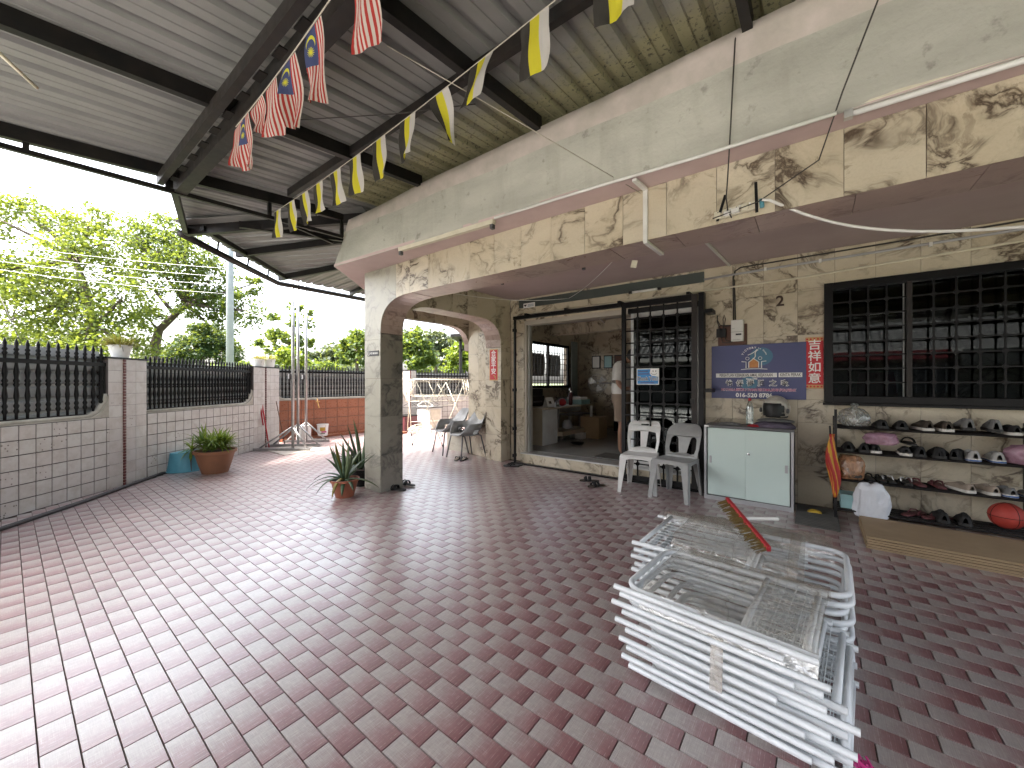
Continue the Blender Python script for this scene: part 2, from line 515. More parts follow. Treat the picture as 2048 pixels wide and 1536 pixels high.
M['dark_steel'] = pm('weathered_dark_steel', (0.008, 0.008, 0.0085), (0.024, 0.018, 0.015), 6, 0.5, spec=0.3)
M['gate_black'] = pm('gate_black_paint', (0.0025, 0.0025, 0.003), (0.006, 0.0058, 0.006), 12, 0.42, spec=0.2)
M['galv'] = pm('galvanised_pipe', (0.40, 0.40, 0.39), (0.28, 0.27, 0.26), 10, 0.35, metal=0.7)
M['pole_grey'] = pm('utility_pole_paint', (0.30, 0.34, 0.36), (0.22, 0.25, 0.27), 3, 0.6)
M['white_paint'] = pm('white_metal_paint', (0.70, 0.73, 0.74), (0.58, 0.61, 0.62), 7, 0.35, bump=0.03)
M['white_chip'] = pm('white_chipped_paint', (0.72, 0.75, 0.77), (0.55, 0.58, 0.60), 3, 0.33, bump=0.05, bscale=30)
M['white_plastic'] = pm('white_plastic', (0.72, 0.72, 0.70), (0.58, 0.57, 0.54), 5, 0.4)
M['cream_plastic'] = pm('cream_plastic', (0.66, 0.62, 0.50), (0.55, 0.51, 0.40), 9, 0.45)
M['aluminium'] = pm('aluminium', (0.60, 0.60, 0.58), (0.46, 0.46, 0.45), 6, 0.35, metal=0.6)
M['black_plastic'] = pm('black_plastic', (0.004, 0.004, 0.0045), (0.008, 0.008, 0.008), 12, 0.45, spec=0.3)
M['black_cloth'] = pm('black_cloth', (0.006, 0.006, 0.0065), (0.012, 0.0115, 0.012), 20, 0.85, bump=0.3, bscale=150)
M['grey_cloth'] = pm('grey_cloth', (0.19, 0.19, 0.185), (0.13, 0.13, 0.13), 20, 0.9, bump=0.3, bscale=150)
M['brown_cloth'] = pm('brown_cloth', (0.055, 0.042, 0.03), (0.035, 0.027, 0.02), 20, 0.85, bump=0.3, bscale=150)
M['beige_cloth'] = pm('beige_cloth', (0.30, 0.25, 0.20), (0.24, 0.19, 0.15), 20, 0.85, bump=0.3, bscale=150)
M['light_cloth'] = pm('pale_grey_mesh_cloth', (0.42, 0.42, 0.40), (0.32, 0.32, 0.31), 25, 0.8, bump=0.3, bscale=150)
M['maroon'] = pm('maroon_rubber', (0.12, 0.03, 0.035), (0.085, 0.022, 0.026), 10, 0.55)
M['sole_white'] = pm('white_rubber', (0.62, 0.60, 0.56), (0.48, 0.46, 0.42), 10, 0.6)
M['sole_blue'] = pm('blue_rubber', (0.03, 0.10, 0.30), (0.025, 0.08, 0.24), 10, 0.55)
M['sole_dark'] = pm('dark_rubber', (0.012, 0.012, 0.011), (0.022, 0.021, 0.02), 10, 0.7)
M['terracotta'] = pm('terracotta_plastic', (0.30, 0.10, 0.055), (0.24, 0.08, 0.045), 8, 0.5)
M['terracotta_dull'] = pm('terracotta_dusty', (0.26, 0.11, 0.05), (0.19, 0.085, 0.045), 5, 0.6)
M['soil'] = pm('soil', (0.05, 0.035, 0.025), (0.025, 0.018, 0.013), 30, 0.95, bump=0.6, bscale=40)
M['blue_tub'] = pm('blue_tub_plastic', (0.09, 0.30, 0.37), (0.07, 0.23, 0.30), 5, 0.4)
M['mint'] = pm('mint_cabinet_door', (0.56, 0.67, 0.63), (0.53, 0.64, 0.60), 2, 0.4, rvar=0.05)
M['cab_grey'] = pm('grey_cabinet_top', (0.10, 0.10, 0.105), (0.075, 0.075, 0.08), 6, 0.45)
M['cab_frame'] = pm('silver_cabinet_frame', (0.42, 0.42, 0.43), (0.34, 0.34, 0.35), 6, 0.4, metal=0.3)
M['grey_plastic'] = pm('silver_grey_plastic', (0.34, 0.345, 0.335), (0.25, 0.25, 0.245), 6, 0.42)
M['grey_shell'] = pm('dusty_grey_shell', (0.30, 0.31, 0.31), (0.21, 0.21, 0.205), 9, 0.45)
M['cardboard'] = pm('brown_board', (0.30, 0.215, 0.125), (0.25, 0.175, 0.10), 4, 0.8)
M['carton'] = pm('carton', (0.36, 0.26, 0.15), (0.30, 0.21, 0.12), 4, 0.85)
M['teal_box'] = pm('teal_box', (0.33, 0.55, 0.56), (0.29, 0.48, 0.50), 4, 0.6)
M['red_paper'] = pm('red_paper', (0.52, 0.012, 0.022), (0.45, 0.01, 0.02), 10, 0.5)
M['gold'] = pm('gold_print', (0.55, 0.34, 0.12), (0.48, 0.25, 0.08), 40, 0.45)
M['ink_white'] = pm('white_print', (0.78, 0.78, 0.76), (0.72, 0.72, 0.70), 10, 0.5)
M['ink_black'] = pm('black_print', (0.012, 0.012, 0.016), (0.02, 0.02, 0.024), 10, 0.5)
M['ink_magenta'] = pm('magenta_print', (0.50, 0.04, 0.20), (0.45, 0.035, 0.18), 10, 0.5)
M['ink_brown'] = pm('brown_digit', (0.05, 0.025, 0.015), (0.035, 0.018, 0.01), 10, 0.45)
M['sign_blue'] = pm('sign_navy', (0.050, 0.060, 0.165), (0.044, 0.052, 0.145), 3, 0.45)
M['logo_teal'] = pm('logo_teal', (0.045, 0.15, 0.24), (0.04, 0.13, 0.21), 8, 0.45)
M['logo_orange'] = pm('logo_orange', (0.52, 0.22, 0.06), (0.42, 0.16, 0.04), 30, 0.45)
M['card_blue'] = pm('card_blue', (0.012, 0.21, 0.50), (0.01, 0.17, 0.44), 5, 0.4)
M['wood_board'] = pm('meter_backboard', (0.115, 0.05, 0.03), (0.08, 0.035, 0.022), 9, 0.6)
M['wood_light'] = pm('pale_laminate', (0.42, 0.35, 0.25), (0.36, 0.30, 0.21), 5, 0.45)
M['fluoro_green'] = pm('dark_green_board', (0.05, 0.062, 0.055), (0.04, 0.05, 0.045), 4, 0.5)
M['shirt_white'] = pm('white_tshirt', (0.62, 0.61, 0.57), (0.54, 0.53, 0.49), 6, 0.9, bump=0.4, bscale=14)
M['shorts'] = pm('khaki_shorts', (0.25, 0.19, 0.14), (0.20, 0.15, 0.11), 6, 0.9, bump=0.4, bscale=18)
M['skin'] = pm('skin', (0.33, 0.18, 0.115), (0.29, 0.15, 0.095), 8, 0.5)
M['hair'] = pm('black_hair', (0.012, 0.010, 0.009), (0.02, 0.017, 0.015), 40, 0.5)
M['eye_white'] = pm('eye_white', (0.7, 0.68, 0.65), (0.66, 0.64, 0.6), 10, 0.3)
M['red_plastic'] = pm('red_plastic', (0.42, 0.02, 0.03), (0.34, 0.016, 0.024), 8, 0.4)
M['ball_red'] = pm('orange_red_rubber_ball', (0.40, 0.045, 0.03), (0.34, 0.035, 0.025), 30, 0.6, bump=0.4, bscale=220)
M['grey_paint'] = pm('helmet_grey', (0.40, 0.38, 0.33), (0.33, 0.31, 0.27), 7, 0.3)
M['rope'] = pm('rope', (0.45, 0.42, 0.36), (0.35, 0.32, 0.27), 30, 0.9)
M['wire_black'] = pm('black_wire', (0.02, 0.017, 0.015), (0.035, 0.03, 0.027), 20, 0.6)
M['rust'] = pm('rusty_iron', (0.13, 0.06, 0.035), (0.07, 0.04, 0.03), 18, 0.85)
M['straw'] = pm('broom_straw', (0.19, 0.125, 0.035), (0.12, 0.08, 0.022), 40, 0.85, bump=0.5, bscale=90)
M['cement'] = pm('pale_cement', (0.46, 0.45, 0.42), (0.38, 0.37, 0.34), 1.5, 0.85)
M['asphalt'] = pm('asphalt', (0.16, 0.155, 0.15), (0.13, 0.13, 0.125), 3, 0.9, bump=0.4, bscale=80)
M['grass'] = pm('grass_ground', (0.055, 0.085, 0.025), (0.075, 0.075, 0.035), 0.6, 0.95, bump=0.8, bscale=14)
M['paver'] = pm('dusty_cement', (0.36, 0.32, 0.28), (0.29, 0.26, 0.23), 3, 0.85)
M['bark'] = pm('bark', (0.11, 0.085, 0.065), (0.06, 0.045, 0.035), 6, 0.9, bump=0.8, bscale=25)
M['roof_tile'] = pm('grey_roof_tile', (0.11, 0.107, 0.10), (0.07, 0.067, 0.064), 3, 0.7)
M['awning_red'] = pm('red_awning', (0.32, 0.045, 0.05), (0.26, 0.04, 0.045), 3, 0.6)
M['house_plaster'] = pm('row_house_plaster', (0.13, 0.125, 0.11), (0.10, 0.095, 0.085), 1.5, 0.85)  # shade of the row house porch is put into this dark colour
M['interior_floor'] = pm('interior_floor_tile', (0.40, 0.40, 0.38), (0.34, 0.34, 0.33), 2, 0.16, rvar=0.06)
M['interior_ceiling'] = pm('interior_ceiling', (0.36, 0.34, 0.32), (0.32, 0.30, 0.28), 2, 0.85)
M['curtain'] = pm('pale_green_curtain', (0.34, 0.40, 0.37), (0.28, 0.33, 0.31), 4, 0.85)
M['mat_grey'] = pm('ribbed_grey_mat', (0.06, 0.06, 0.055), (0.095, 0.09, 0.08), 9, 0.9, bump=0.3)
M['yellow_leaf'] = pm('yellow_plastic', (0.42, 0.28, 0.03), (0.35, 0.22, 0.02), 10, 0.5)
M['chrome'] = pm('chrome', (0.62, 0.62, 0.62), (0.5, 0.5, 0.5), 10, 0.15, metal=0.95, rvar=0.03)
M['tan_door'] = pm('pale_door_jamb', (0.44, 0.40, 0.34), (0.37, 0.33, 0.28), 4, 0.6)

def leaf_mat(name, c1, c2, c3, trans=0.45):
    t = NT(name)
    r = t.node('ShaderNodeAttribute', attribute_name='leaf').outputs['Fac']
    col = t.ramp(r, [(0.0, c1), (0.55, c2), (1.0, c3)])
    t.set(col=col, rough=0.5, spec=0.35)
    tr = t.node('ShaderNodeBsdfTranslucent'); t.lk(t.mix(0.5, col, (0.30, 0.34, 0.03), 'MIX'), tr.inputs[0])
    mx = t.node('ShaderNodeMixShader'); mx.inputs[0].default_value = trans
    t.lk(t.b.outputs[0], mx.inputs[1]); t.lk(tr.outputs[0], mx.inputs[2]); t.lk(mx.outputs[0], t.out.inputs[0])
    return t.m
M['leaf_yellow'] = leaf_mat('leaves_yellow_green', (0.05, 0.085, 0.015), (0.09, 0.135, 0.022), (0.17, 0.19, 0.04))
M['leaf_mid'] = leaf_mat('leaves_mid_green', (0.035, 0.07, 0.018), (0.06, 0.105, 0.025), (0.10, 0.15, 0.035))
M['leaf_dark'] = leaf_mat('leaves_dark_green', (0.018, 0.042, 0.014), (0.03, 0.065, 0.02), (0.05, 0.09, 0.025), 0.3)
M['leaf_lime'] = leaf_mat('leaves_lime', (0.07, 0.12, 0.015), (0.12, 0.18, 0.02), (0.18, 0.23, 0.03))
M['leaf_far'] = leaf_mat('leaves_far_grey_green', (0.07, 0.09, 0.06), (0.09, 0.115, 0.075), (0.12, 0.14, 0.09), 0.25)
M['leaf_blade'] = leaf_mat('grass_blade_leaf', (0.05, 0.11, 0.015), (0.10, 0.18, 0.025), (0.20, 0.27, 0.06), 0.4)
M['leaf_aloe'] = leaf_mat('aloe_leaf', (0.04, 0.075, 0.04), (0.06, 0.10, 0.05), (0.10, 0.13, 0.06), 0.08)
M['leaf_dry'] = leaf_mat('dry_yellow_leaf', (0.16, 0.15, 0.03), (0.22, 0.19, 0.04), (0.20, 0.12, 0.05), 0.3)

def glass_mat(name, refl=0.14, tint=(0.55, 0.6, 0.6), rough=0.02):
    t = NT(name)
    t.n.remove(t.b)
    tr = t.node('ShaderNodeBsdfTransparent'); tr.inputs[0].default_value = (*tint, 1)
    gl = t.node('ShaderNodeBsdfGlossy'); gl.inputs['Roughness'].default_value = rough; gl.inputs[0].default_value = (0.9, 0.95, 0.95, 1)
    fr = t.node('ShaderNodeFresnel'); fr.inputs[0].default_value = 1.5
    wob = t.noise(t.obj(), 3.0, 2)
    b = t.node('ShaderNodeBump'); b.inputs['Strength'].default_value = 0.02; t.lk(wob, b.inputs['Height']); t.lk(b.outputs[0], gl.inputs['Normal'])
    mx = t.node('ShaderNodeMixShader'); t.lk(t.math('ADD', t.math('MULTIPLY', fr.outputs[0], 0.6), refl, clamp=True), mx.inputs[0])
    t.lk(tr.outputs[0], mx.inputs[1]); t.lk(gl.outputs[0], mx.inputs[2]); t.lk(mx.outputs[0], t.out.inputs[0])
    return t.m
M['glass'] = glass_mat('window_glass', 0.005, (0.35, 0.38, 0.38))
M['clear_plastic'] = glass_mat('clear_bottle_plastic', 0.12, (0.85, 0.88, 0.88), 0.08)

def film_mat(name, tint, op, gl=0.25):
    """crumpled clear film: mostly see-through, milky folds, sharp glints"""
    t = NT(name); t.n.remove(t.b)
    co = t.obj()
    n1 = t.noise(co, 7.0, 3, 0.5, 1.0); n2 = t.noise(co, 30.0, 3, 0.5, 1.0)
    fold = t.ramp(t.math('ABSOLUTE', t.math('SUBTRACT', n1, 0.5)), [(0.0, 1.0), (0.03, 0.35), (0.12, 0.0)])
    tr = t.node('ShaderNodeBsdfTransparent'); tr.inputs[0].default_value = (0.93, 0.92, 0.90, 1)
    df = t.node('ShaderNodeBsdfDiffuse'); df.inputs[0].default_value = (*tint, 1)
    g = t.node('ShaderNodeBsdfGlossy'); g.inputs['Roughness'].default_value = 0.12
    b = t.node('ShaderNodeBump'); b.inputs['Strength'].default_value = 0.9; b.inputs['Distance'].default_value = 0.02
    t.lk(t.math('ADD', n1, t.math('MULTIPLY', n2, 0.22)), b.inputs['Height'])
    t.lk(b.outputs[0], g.inputs['Normal']); t.lk(b.outputs[0], df.inputs['Normal'])
    m1 = t.node('ShaderNodeMixShader'); t.lk(t.math('ADD', op, t.math('MULTIPLY', fold, 0.35), clamp=True), m1.inputs[0])
    t.lk(tr.outputs[0], m1.inputs[1]); t.lk(df.outputs[0], m1.inputs[2])
    m2 = t.node('ShaderNodeMixShader'); m2.inputs[0].default_value = gl
    t.lk(m1.outputs[0], m2.inputs[1]); t.lk(g.outputs[0], m2.inputs[2]); t.lk(m2.outputs[0], t.out.inputs[0])
    return t.m
M['film'] = film_mat('stretch_film', (0.50, 0.46, 0.40), 0.10, 0.16)
M['bag_clear'] = film_mat('clear_bag_film', (0.40, 0.42, 0.41), 0.28, 0.10)
M['bag_pink'] = film_mat('pink_bag_film', (0.38, 0.22, 0.29), 0.80, 0.04)
M['bag_orange'] = film_mat('orange_bag_film', (0.38, 0.20, 0.11), 0.55, 0.05)
M['bag_white'] = film_mat('white_bag_film', (0.60, 0.62, 0.66), 0.97, 0.03)

def flag_perak():
    t = NT('flag_black_yellow_white'); u = t.xyz(t.uv())[0]
    r = t.node('ShaderNodeValToRGB'); r.color_ramp.interpolation = 'CONSTANT'
    e = r.color_ramp.elements; e[0].position = 0; e[0].color = (0.022, 0.02, 0.018, 1); e[1].position = 0.34; e[1].color = (0.62, 0.56, 0.02, 1)
    x = e.new(0.67); x.color = (0.55, 0.53, 0.51, 1)
    t.lk(u, r.inputs[0])
    n = t.noise(t.obj(), 9, 3)
    t.set(col=t.mix(t.math('MULTIPLY', n, 0.2), r.outputs[0], (0.3, 0.28, 0.25)), rough=0.8, spec=0.2)
    tr = t.node('ShaderNodeBsdfTranslucent'); t.lk(r.outputs[0], tr.inputs[0])
    mx = t.node('ShaderNodeMixShader'); mx.inputs[0].default_value = 0.3
    t.lk(t.b.outputs[0], mx.inputs[1]); t.lk(tr.outputs[0], mx.inputs[2]); t.lk(mx.outputs[0], t.out.inputs[0])
    return t.m
M['flag_perak'] = flag_perak()

def flag_stripes():
    t = NT('flag_red_white_stripes'); uv = t.xyz(t.uv()); u, v = uv[0], uv[1]   # u along the fly, v up the hoist
    st = t.math('LESS_THAN', t.math('FRACT', t.math('MULTIPLY', v, 7.0)), 0.5)
    col = t.mix(st, (0.40, 0.045, 0.04), (0.56, 0.50, 0.46))
    can = t.math('MULTIPLY', t.math('LESS_THAN', u, 0.5), t.math('GREATER_THAN', v, 0.43))
    col = t.mix(can, col, (0.06, 0.075, 0.17))
    def dist(cx, cy):
        return t.math('SQRT', t.math('ADD', t.math('POWER', t.math('MULTIPLY', t.math('SUBTRACT', u, cx), 2.0), 2.0), t.math('POWER', t.math('SUBTRACT', v, cy), 2.0)))
    cres = t.math('MULTIPLY', t.math('LESS_THAN', dist(0.19, 0.715), 0.21), t.math('GREATER_THAN', dist(0.225, 0.715), 0.18))
    ang = t.math('ARCTAN2', t.math('SUBTRACT', v, 0.715), t.math('MULTIPLY', t.math('SUBTRACT', u, 0.31), 2.0))
    star = t.math('LESS_THAN', dist(0.31, 0.715), t.math('ADD', 0.095, t.math('MULTIPLY', t.math('COSINE', t.math('MULTIPLY', ang, 14.0)), 0.05)))
    col = t.mix(t.math('MAXIMUM', cres, star), col, (0.60, 0.58, 0.05))
    t.set(col=col, rough=0.8, spec=0.2)
    tr = t.node('ShaderNodeBsdfTranslucent'); t.lk(col, tr.inputs[0])
    mx = t.node('ShaderNodeMixShader'); mx.inputs[0].default_value = 0.3
    t.lk(t.b.outputs[0], mx.inputs[1]); t.lk(tr.outputs[0], mx.inputs[2]); t.lk(mx.outputs[0], t.out.inputs[0])
    return t.m
M['flag_stripes'] = flag_stripes()

def umbrella_mat():
    t = NT('red_yellow_umbrella_cloth'); co = t.xyz(t.obj())
    a = t.math('ADD', t.math('MULTIPLY', t.math('ARCTAN2', co[1], co[0]), 0.95), t.math('MULTIPLY', co[2], 5.0))
    s = t.math('ADD', t.math('FRACT', a), t.math('MULTIPLY', t.math('SUBTRACT', t.noise(t.obj(), 12, 3), 0.5), 0.5))
    t.set(col=t.ramp(s, [(0.0, (0.36, 0.02, 0.02)), (0.52, (0.38, 0.03, 0.02)), (0.56, (0.55, 0.30, 0.02)), (0.9, (0.50, 0.24, 0.015)), (0.94, (0.34, 0.02, 0.03))]), rough=0.6)
    return t.m
M['umbrella'] = umbrella_mat()
# ------------------------------------------------------------------ ground and porch floor
FW = Vector((-sin(radians(37.57)), cos(radians(37.57)), 0)); RT = Vector((cos(radians(37.57)), sin(radians(37.57)), 0))
def proj(p):
    v = Vector(p) - Vector((0, 0, H)); w = v.dot(FW)
    return (1024 + 780 * v.dot(RT) / w, 765 - 780 * v.z / w, w) if w > 0.05 else (0, 0, -1)

tag(MB().box2((-400, -400, -0.5), (400, 400, -0.06)).build('ground', M['grass']), kind='structure')
tag(MB().box2((-60, -12.0, -0.055), (60, -9.0, -0.05)).build('road', M['asphalt']), kind='structure')

PX, PY, GAP = 0.1914, 0.0957, 0.0022
tag(MB().box2((-8.5, -9.0, -0.052), (6.0, -1.28, -0.004)).build('bounce_apron', M['cement']), kind='structure')  # unseen pale ground, added to bounce sunlight up into the porch
floor = MB().box2((-10.6, -1.28, -0.055), (5.2, 11.5, -0.0075)).build('porch_floor', M['grout'])
tag(floor, kind='structure')

def in_yard(x, y):
    if x > 5.0 or y < -1.25 or y > 10.5: return False
    if y > 5.36 and x > -5.15: return False
    if y > 5.30 and x > -4.15: return False
    if y < -0.03: lim = -6.27
    elif y < 3.6: lim = -6.27 - (y + 0.03) * 0.845
    else: lim = -9.62
    if x < lim - 0.05: return False
    if y > 7.3 and (x + 9.4) * 0.86 < (y - 7.3) * 0.5 - 0.05: return False
    return True

cells = []
for r in range(-56, 106):
    y0 = 1.0305 + r * PY
    off = -1.249 + (0.5 * PX if r % 2 else 0.0)
    for k in range(-60, 40):
        x0 = off + k * PX
        cx, cy = x0 + PX / 2, y0 + PY / 2
        if not in_yard(cx, cy): continue
        u, v, w = proj((cx, cy, 0))
        vis = w > 0.2 and -40 < u < 2090 and v < 1590
        hidden = 1200 < u < 1700 and v > 1150          # under the stacks of frames
        cells.append((w if vis and not hidden else 99 + abs(w), cx, cy))
cells.sort()
def tile_mesh():
    b = MB(); x, y = (PX - GAP) / 2, (PY - GAP) / 2; e = 0.0016
    n = [(-x, -y, -.009), (x, -y, -.009), (x, y, -.009), (-x, y, -.009), (-x + e, -y + e, 0), (x - e, -y + e, 0), (x - e, y - e, 0), (-x + e, y - e, 0)]
    b.v = n
    uv = lambda i: ((n[i][0] + x) / (2 * x), (n[i][1] + y) / (2 * y))
    for f in ((4, 5, 6, 7), (0, 1, 5, 4), (1, 2, 6, 5), (2, 3, 7, 6), (3, 0, 4, 7)): b.face(f, [uv(i) for i in f])
    return b
tm = tile_mesh().mesh('floor_tile', M['tile'])
tm.attributes.new('shade', 'FLOAT', 'FACE')
for w, cx, cy in cells[:300]:
    o = link('floor_tile', tm, None, floor, Vector((cx, cy, R.uniform(-.0004, .0004))) - wpos(floor))
    o.rotation_euler = (R.gauss(0, .0016), R.gauss(0, .0012), R.gauss(0, .0008))
rest = MB(); rest.has_uv = True
proto = tile_mesh(); shade = []
for w, cx, cy in cells[300:]:
    b = len(rest.v); tx, ty, dz = R.gauss(0, .0016), R.gauss(0, .0012), R.uniform(-.0004, .0004); s = R.random()
    for p in proto.v: rest.v.append((p[0] + cx, p[1] + cy, p[2] + dz + p[1] * tx - p[0] * ty))
    for f, uv in zip(proto.f, proto.uv):
        rest.f.append(tuple(b + i for i in f)); rest.uv.append(uv); rest.mi.append(0); shade.append(s)
ro = rest.build('farther_floor_tiles', M['tile'], floor)
a = ro.data.attributes.new('shade', 'FLOAT', 'FACE'); a.data.foreach_set('value', shade)
tag(ro, kind='stuff')

# ------------------------------------------------------------------ the house
house = thing('house', 'single storey house clad in cream marble with arched porch', 'house', (-1.5, 6.0, 0))

def slab(parent, poly, fr, m, th=0.010, gap=0.0016, name='marble_slab'):
    cx = sum(p[0] for p in poly) / len(poly); cy = sum(p[1] for p in poly) / len(poly)
    w = max(p[0] for p in poly) - min(p[0] for p in poly); h = max(p[1] for p in poly) - min(p[1] for p in poly)
    if w < 0.012 or h < 0.012: return None
    q = [(cx + (p[0] - cx) * (1 - 2 * gap / w), cy + (p[1] - cy) * (1 - 2 * gap / h)) for p in poly]
    d = R.uniform(-.0006, .0006)
    return MB().prism(q, -0.002, th + d, fr).build(name, m, parent)

def rect_sub(r, h):
    (a, b, c, d), (e, f, g, i) = r, h
    if e >= c or g <= a or f >= d or i <= b: return [r]
    out = []
    if b < f: out.append((a, b, c, f))
    if d > i: out.append((a, i, c, d))
    lo, hi = max(b, f), min(d, i)
    if a < e: out.append((a, lo, e, hi))
    if c > g: out.append((g, lo, c, hi))
    return out

def slab_grid(parent, fr, us, vs, m, holes=(), th=0.010, name='marble_slab', pick=None):
    for i in range(len(us) - 1):
        for j in range(len(vs) - 1):
            rs = [(us[i], vs[j], us[i + 1], vs[j + 1])]
            for h in holes: rs = [q for r in rs for q in rect_sub(r, h)]
            for (a, b, c, d) in rs:
                mm = pick(i, j) if pick else m
                slab(parent, [(a, b), (c, b), (c, d), (a, d)], fr, mm, th, name=name)

X, Y, Z = V(1, 0, 0), V(0, 1, 0), V(0, 0, 1)
def arch_pts(cx, cz, a, b, n=2.6, k=10, sgn=-1):
    """from the springing point up to the crown; sgn=-1: the left haunch"""
    out = []
    for i in range(k + 1):
        t = pi / 2 * i / k
        out.append((cx + sgn * a * abs(cos(t)) ** (2 / n), cz + b * abs(sin(t)) ** (2 / n)))
    return out
def strips(parent, pts, fr, depth, m, flip=False, th=0.010):
    """narrow slabs that line the underside of an arch; pts (u,v) in fr=(O,U,Vv,N), lined back along -N by depth"""
    O, U, Q, N = fr
    for i in range(len(pts) - 1):
        p = O + U * pts[i][0] + Q * pts[i][1]; q = O + U * pts[i + 1][0] + Q * pts[i + 1][1]
        d = (q - p); L = d.length; d.normalize()
        n = d.cross(N) if not flip else N.cross(d)
        if flip: slab(parent, [(0, -depth), (L, -depth), (L, 0), (0, 0)], (p, d, N, n), m, th)
        else: slab(parent, [(0, 0), (L, 0), (L, -depth), (0, -depth)], (p, d, N, n), m, th)

BT, BB = 2.737, 2.365           # beam top and bottom
AL = arch_pts(-3.57, 1.95, 0.60, 0.415)
# front beam and corner pillar: one cast piece, faced with slabs
core = [(-4.50, 0), (-4.182, 0), (-4.182, 1.95)] + [(x - 0.010, z + 0.010) for x, z in AL[1:]] + [(5.0, BB + 0.011), (5.0, BT), (-4.50, BT)]
beam = MB().prism(core, 0, 0.312, (V(0, 3.112, 0), X, Z, -Y)).build('front_beam', M['grout'], house)
frF = (V(0, 2.80, 0), X, Z, -Y)
ZJ = [0.0, 0.45, 0.93, 1.40, 1.88]
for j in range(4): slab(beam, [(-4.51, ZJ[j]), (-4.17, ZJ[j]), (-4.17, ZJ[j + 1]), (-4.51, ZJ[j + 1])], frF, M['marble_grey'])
cut = lambda a, b: [p for p in AL if a < p[0] < b]
def z_at(x):
    for p, q in zip(AL, AL[1:]):
        if p[0] <= x <= q[0] + 1e-6: return p[1] + (q[1] - p[1]) * (x - p[0]) / max(1e-6, q[0] - p[0])
    return BB
slab(beam, [(-4.51, 1.88), (-4.17, 1.88), (-4.17, 1.95)] + cut(-4.169, -3.86) + [(-3.86, z_at(-3.86)), (-3.86, BT), (-4.51, BT)], frF, M['marble_grey'])
slab(beam, [(-3.86, z_at(-3.86))] + cut(-3.86, -3.606) + [(-3.606, z_at(-3.606)), (-3.606, BT), (-3.86, BT)], frF, M['marble'])
xs = [-0.174 + 0.312 * k for k in range(-11, 16)]
slab_grid(beam, frF, xs, [BB, BT], M['marble'])
# inner side of the corner pillar, lining of the arch, underside of the beam
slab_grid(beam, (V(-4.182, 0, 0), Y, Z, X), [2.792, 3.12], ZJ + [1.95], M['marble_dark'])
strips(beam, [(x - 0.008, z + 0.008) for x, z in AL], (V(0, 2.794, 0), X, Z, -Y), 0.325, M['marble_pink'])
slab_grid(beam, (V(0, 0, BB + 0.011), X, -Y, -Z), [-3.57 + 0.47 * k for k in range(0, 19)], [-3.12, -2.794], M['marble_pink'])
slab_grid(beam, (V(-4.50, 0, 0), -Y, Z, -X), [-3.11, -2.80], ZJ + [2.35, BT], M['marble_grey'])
slab_grid(beam, (V(0, 3.112, 0), -X, Z, Y), [-5.0 + 0.62 * k for k in range(0, 15)], [BB, 2.78], M['marble'])

# side arch (runs from the corner pillar to the house)
SA = arch_pts(3.72, 1.95, 0.60, 0.445, k=8)                       # haunch at the pillar
SB = arch_pts(4.553, 1.95, 0.60, 0.445, k=8, sgn=1)               # haunch at the house
ST = 2.395
core = [(3.112, 0), (3.112, 1.95)] + [(y - 0.010, z + 0.010) for y, z in SA[1:]] + [(y + 0.010, z + 0.010) for y, z in SB[::-1]] + [(5.163, 0.0), (5.42, 0), (5.42, 2.90), (3.112, 2.90)]
sbeam = MB().prism(core[1:], 0, 0.33, (V(-4.54, 0, 0), Y, Z, X)).build('side_beam', M['grout'], house)
frI = (V(-4.21, 0, 0), Y, Z, X)
ys = [3.12, 3.42, 3.72, 4.03, 4.34, 4.553]
slab(sbeam, [(3.121, 1.96)] + [(y + 0.001, z) for y, z in SA[1:5]] + [(SA[4][0], 2.798), (3.121, 2.798)], frI, M['marble'])
slab(sbeam, SA[4:] + [(3.72, 2.798), (SA[4][0], 2.798)], frI, M['marble'])
slab_grid(sbeam, frI, ys[2:], [ST, 2.798], M['marble'])
slab(sbeam, SB[::-1][0:5] + [(SB[4][0], 2.798), (4.553, 2.798)], frI, M['marble'])
slab(sbeam, SB[::-1][4:] + [(5.41, 1.95), (5.41, 2.798), (SB[4][0], 2.798)], frI, M['marble'])
slab_grid(sbeam, frI, [5.153, 5.41], ZJ + [1.95], M['marble'])
frS = (V(-4.212, 0, 0), Y, Z, X)
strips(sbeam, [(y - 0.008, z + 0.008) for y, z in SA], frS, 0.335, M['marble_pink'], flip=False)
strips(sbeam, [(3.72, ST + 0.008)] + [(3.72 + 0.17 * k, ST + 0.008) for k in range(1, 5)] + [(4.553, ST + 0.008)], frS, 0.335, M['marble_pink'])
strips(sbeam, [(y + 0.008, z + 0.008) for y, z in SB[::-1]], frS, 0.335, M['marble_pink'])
jd = V(1, 0, 0); jl = 0.352
slab_grid(sbeam, (V(-4.552, 5.163, 0), jd, Z, -Y), [0, jl], ZJ + [1.95], M['marble'])

# wall between the two side arches, with book-matched slabs, and the low step beyond it
dd = (V(-4.555, 5.27, 0) - V(-5.2, 5.41, 0)); dl = dd.length; dd.normalize(); dn = V(dd.y, -dd.x, 0)
frD = (V(-5.2, 5.41, 0), dd, Z, dn)
cw = MB().prism([(0, 0), (dl, 0), (dl, 2.74), (0, 2.74)], -0.25, -0.002, frD).build('arch_wall', M['grout'], house)
slab_grid(cw, frD, [0, dl / 2, dl], [0, 0.43, 0.905, 1.39, 1.88, 2.35], M['marble'], th=0.01)
slab_grid(cw, frD, [0, dl], [2.35, 2.74], M['marble'], th=0.01)
MB().box2((-5.84, 5.44, 0), (-5.215, 5.9, 0.34)).build('low_step', M['marble_grey'], house, bevel=0.004)

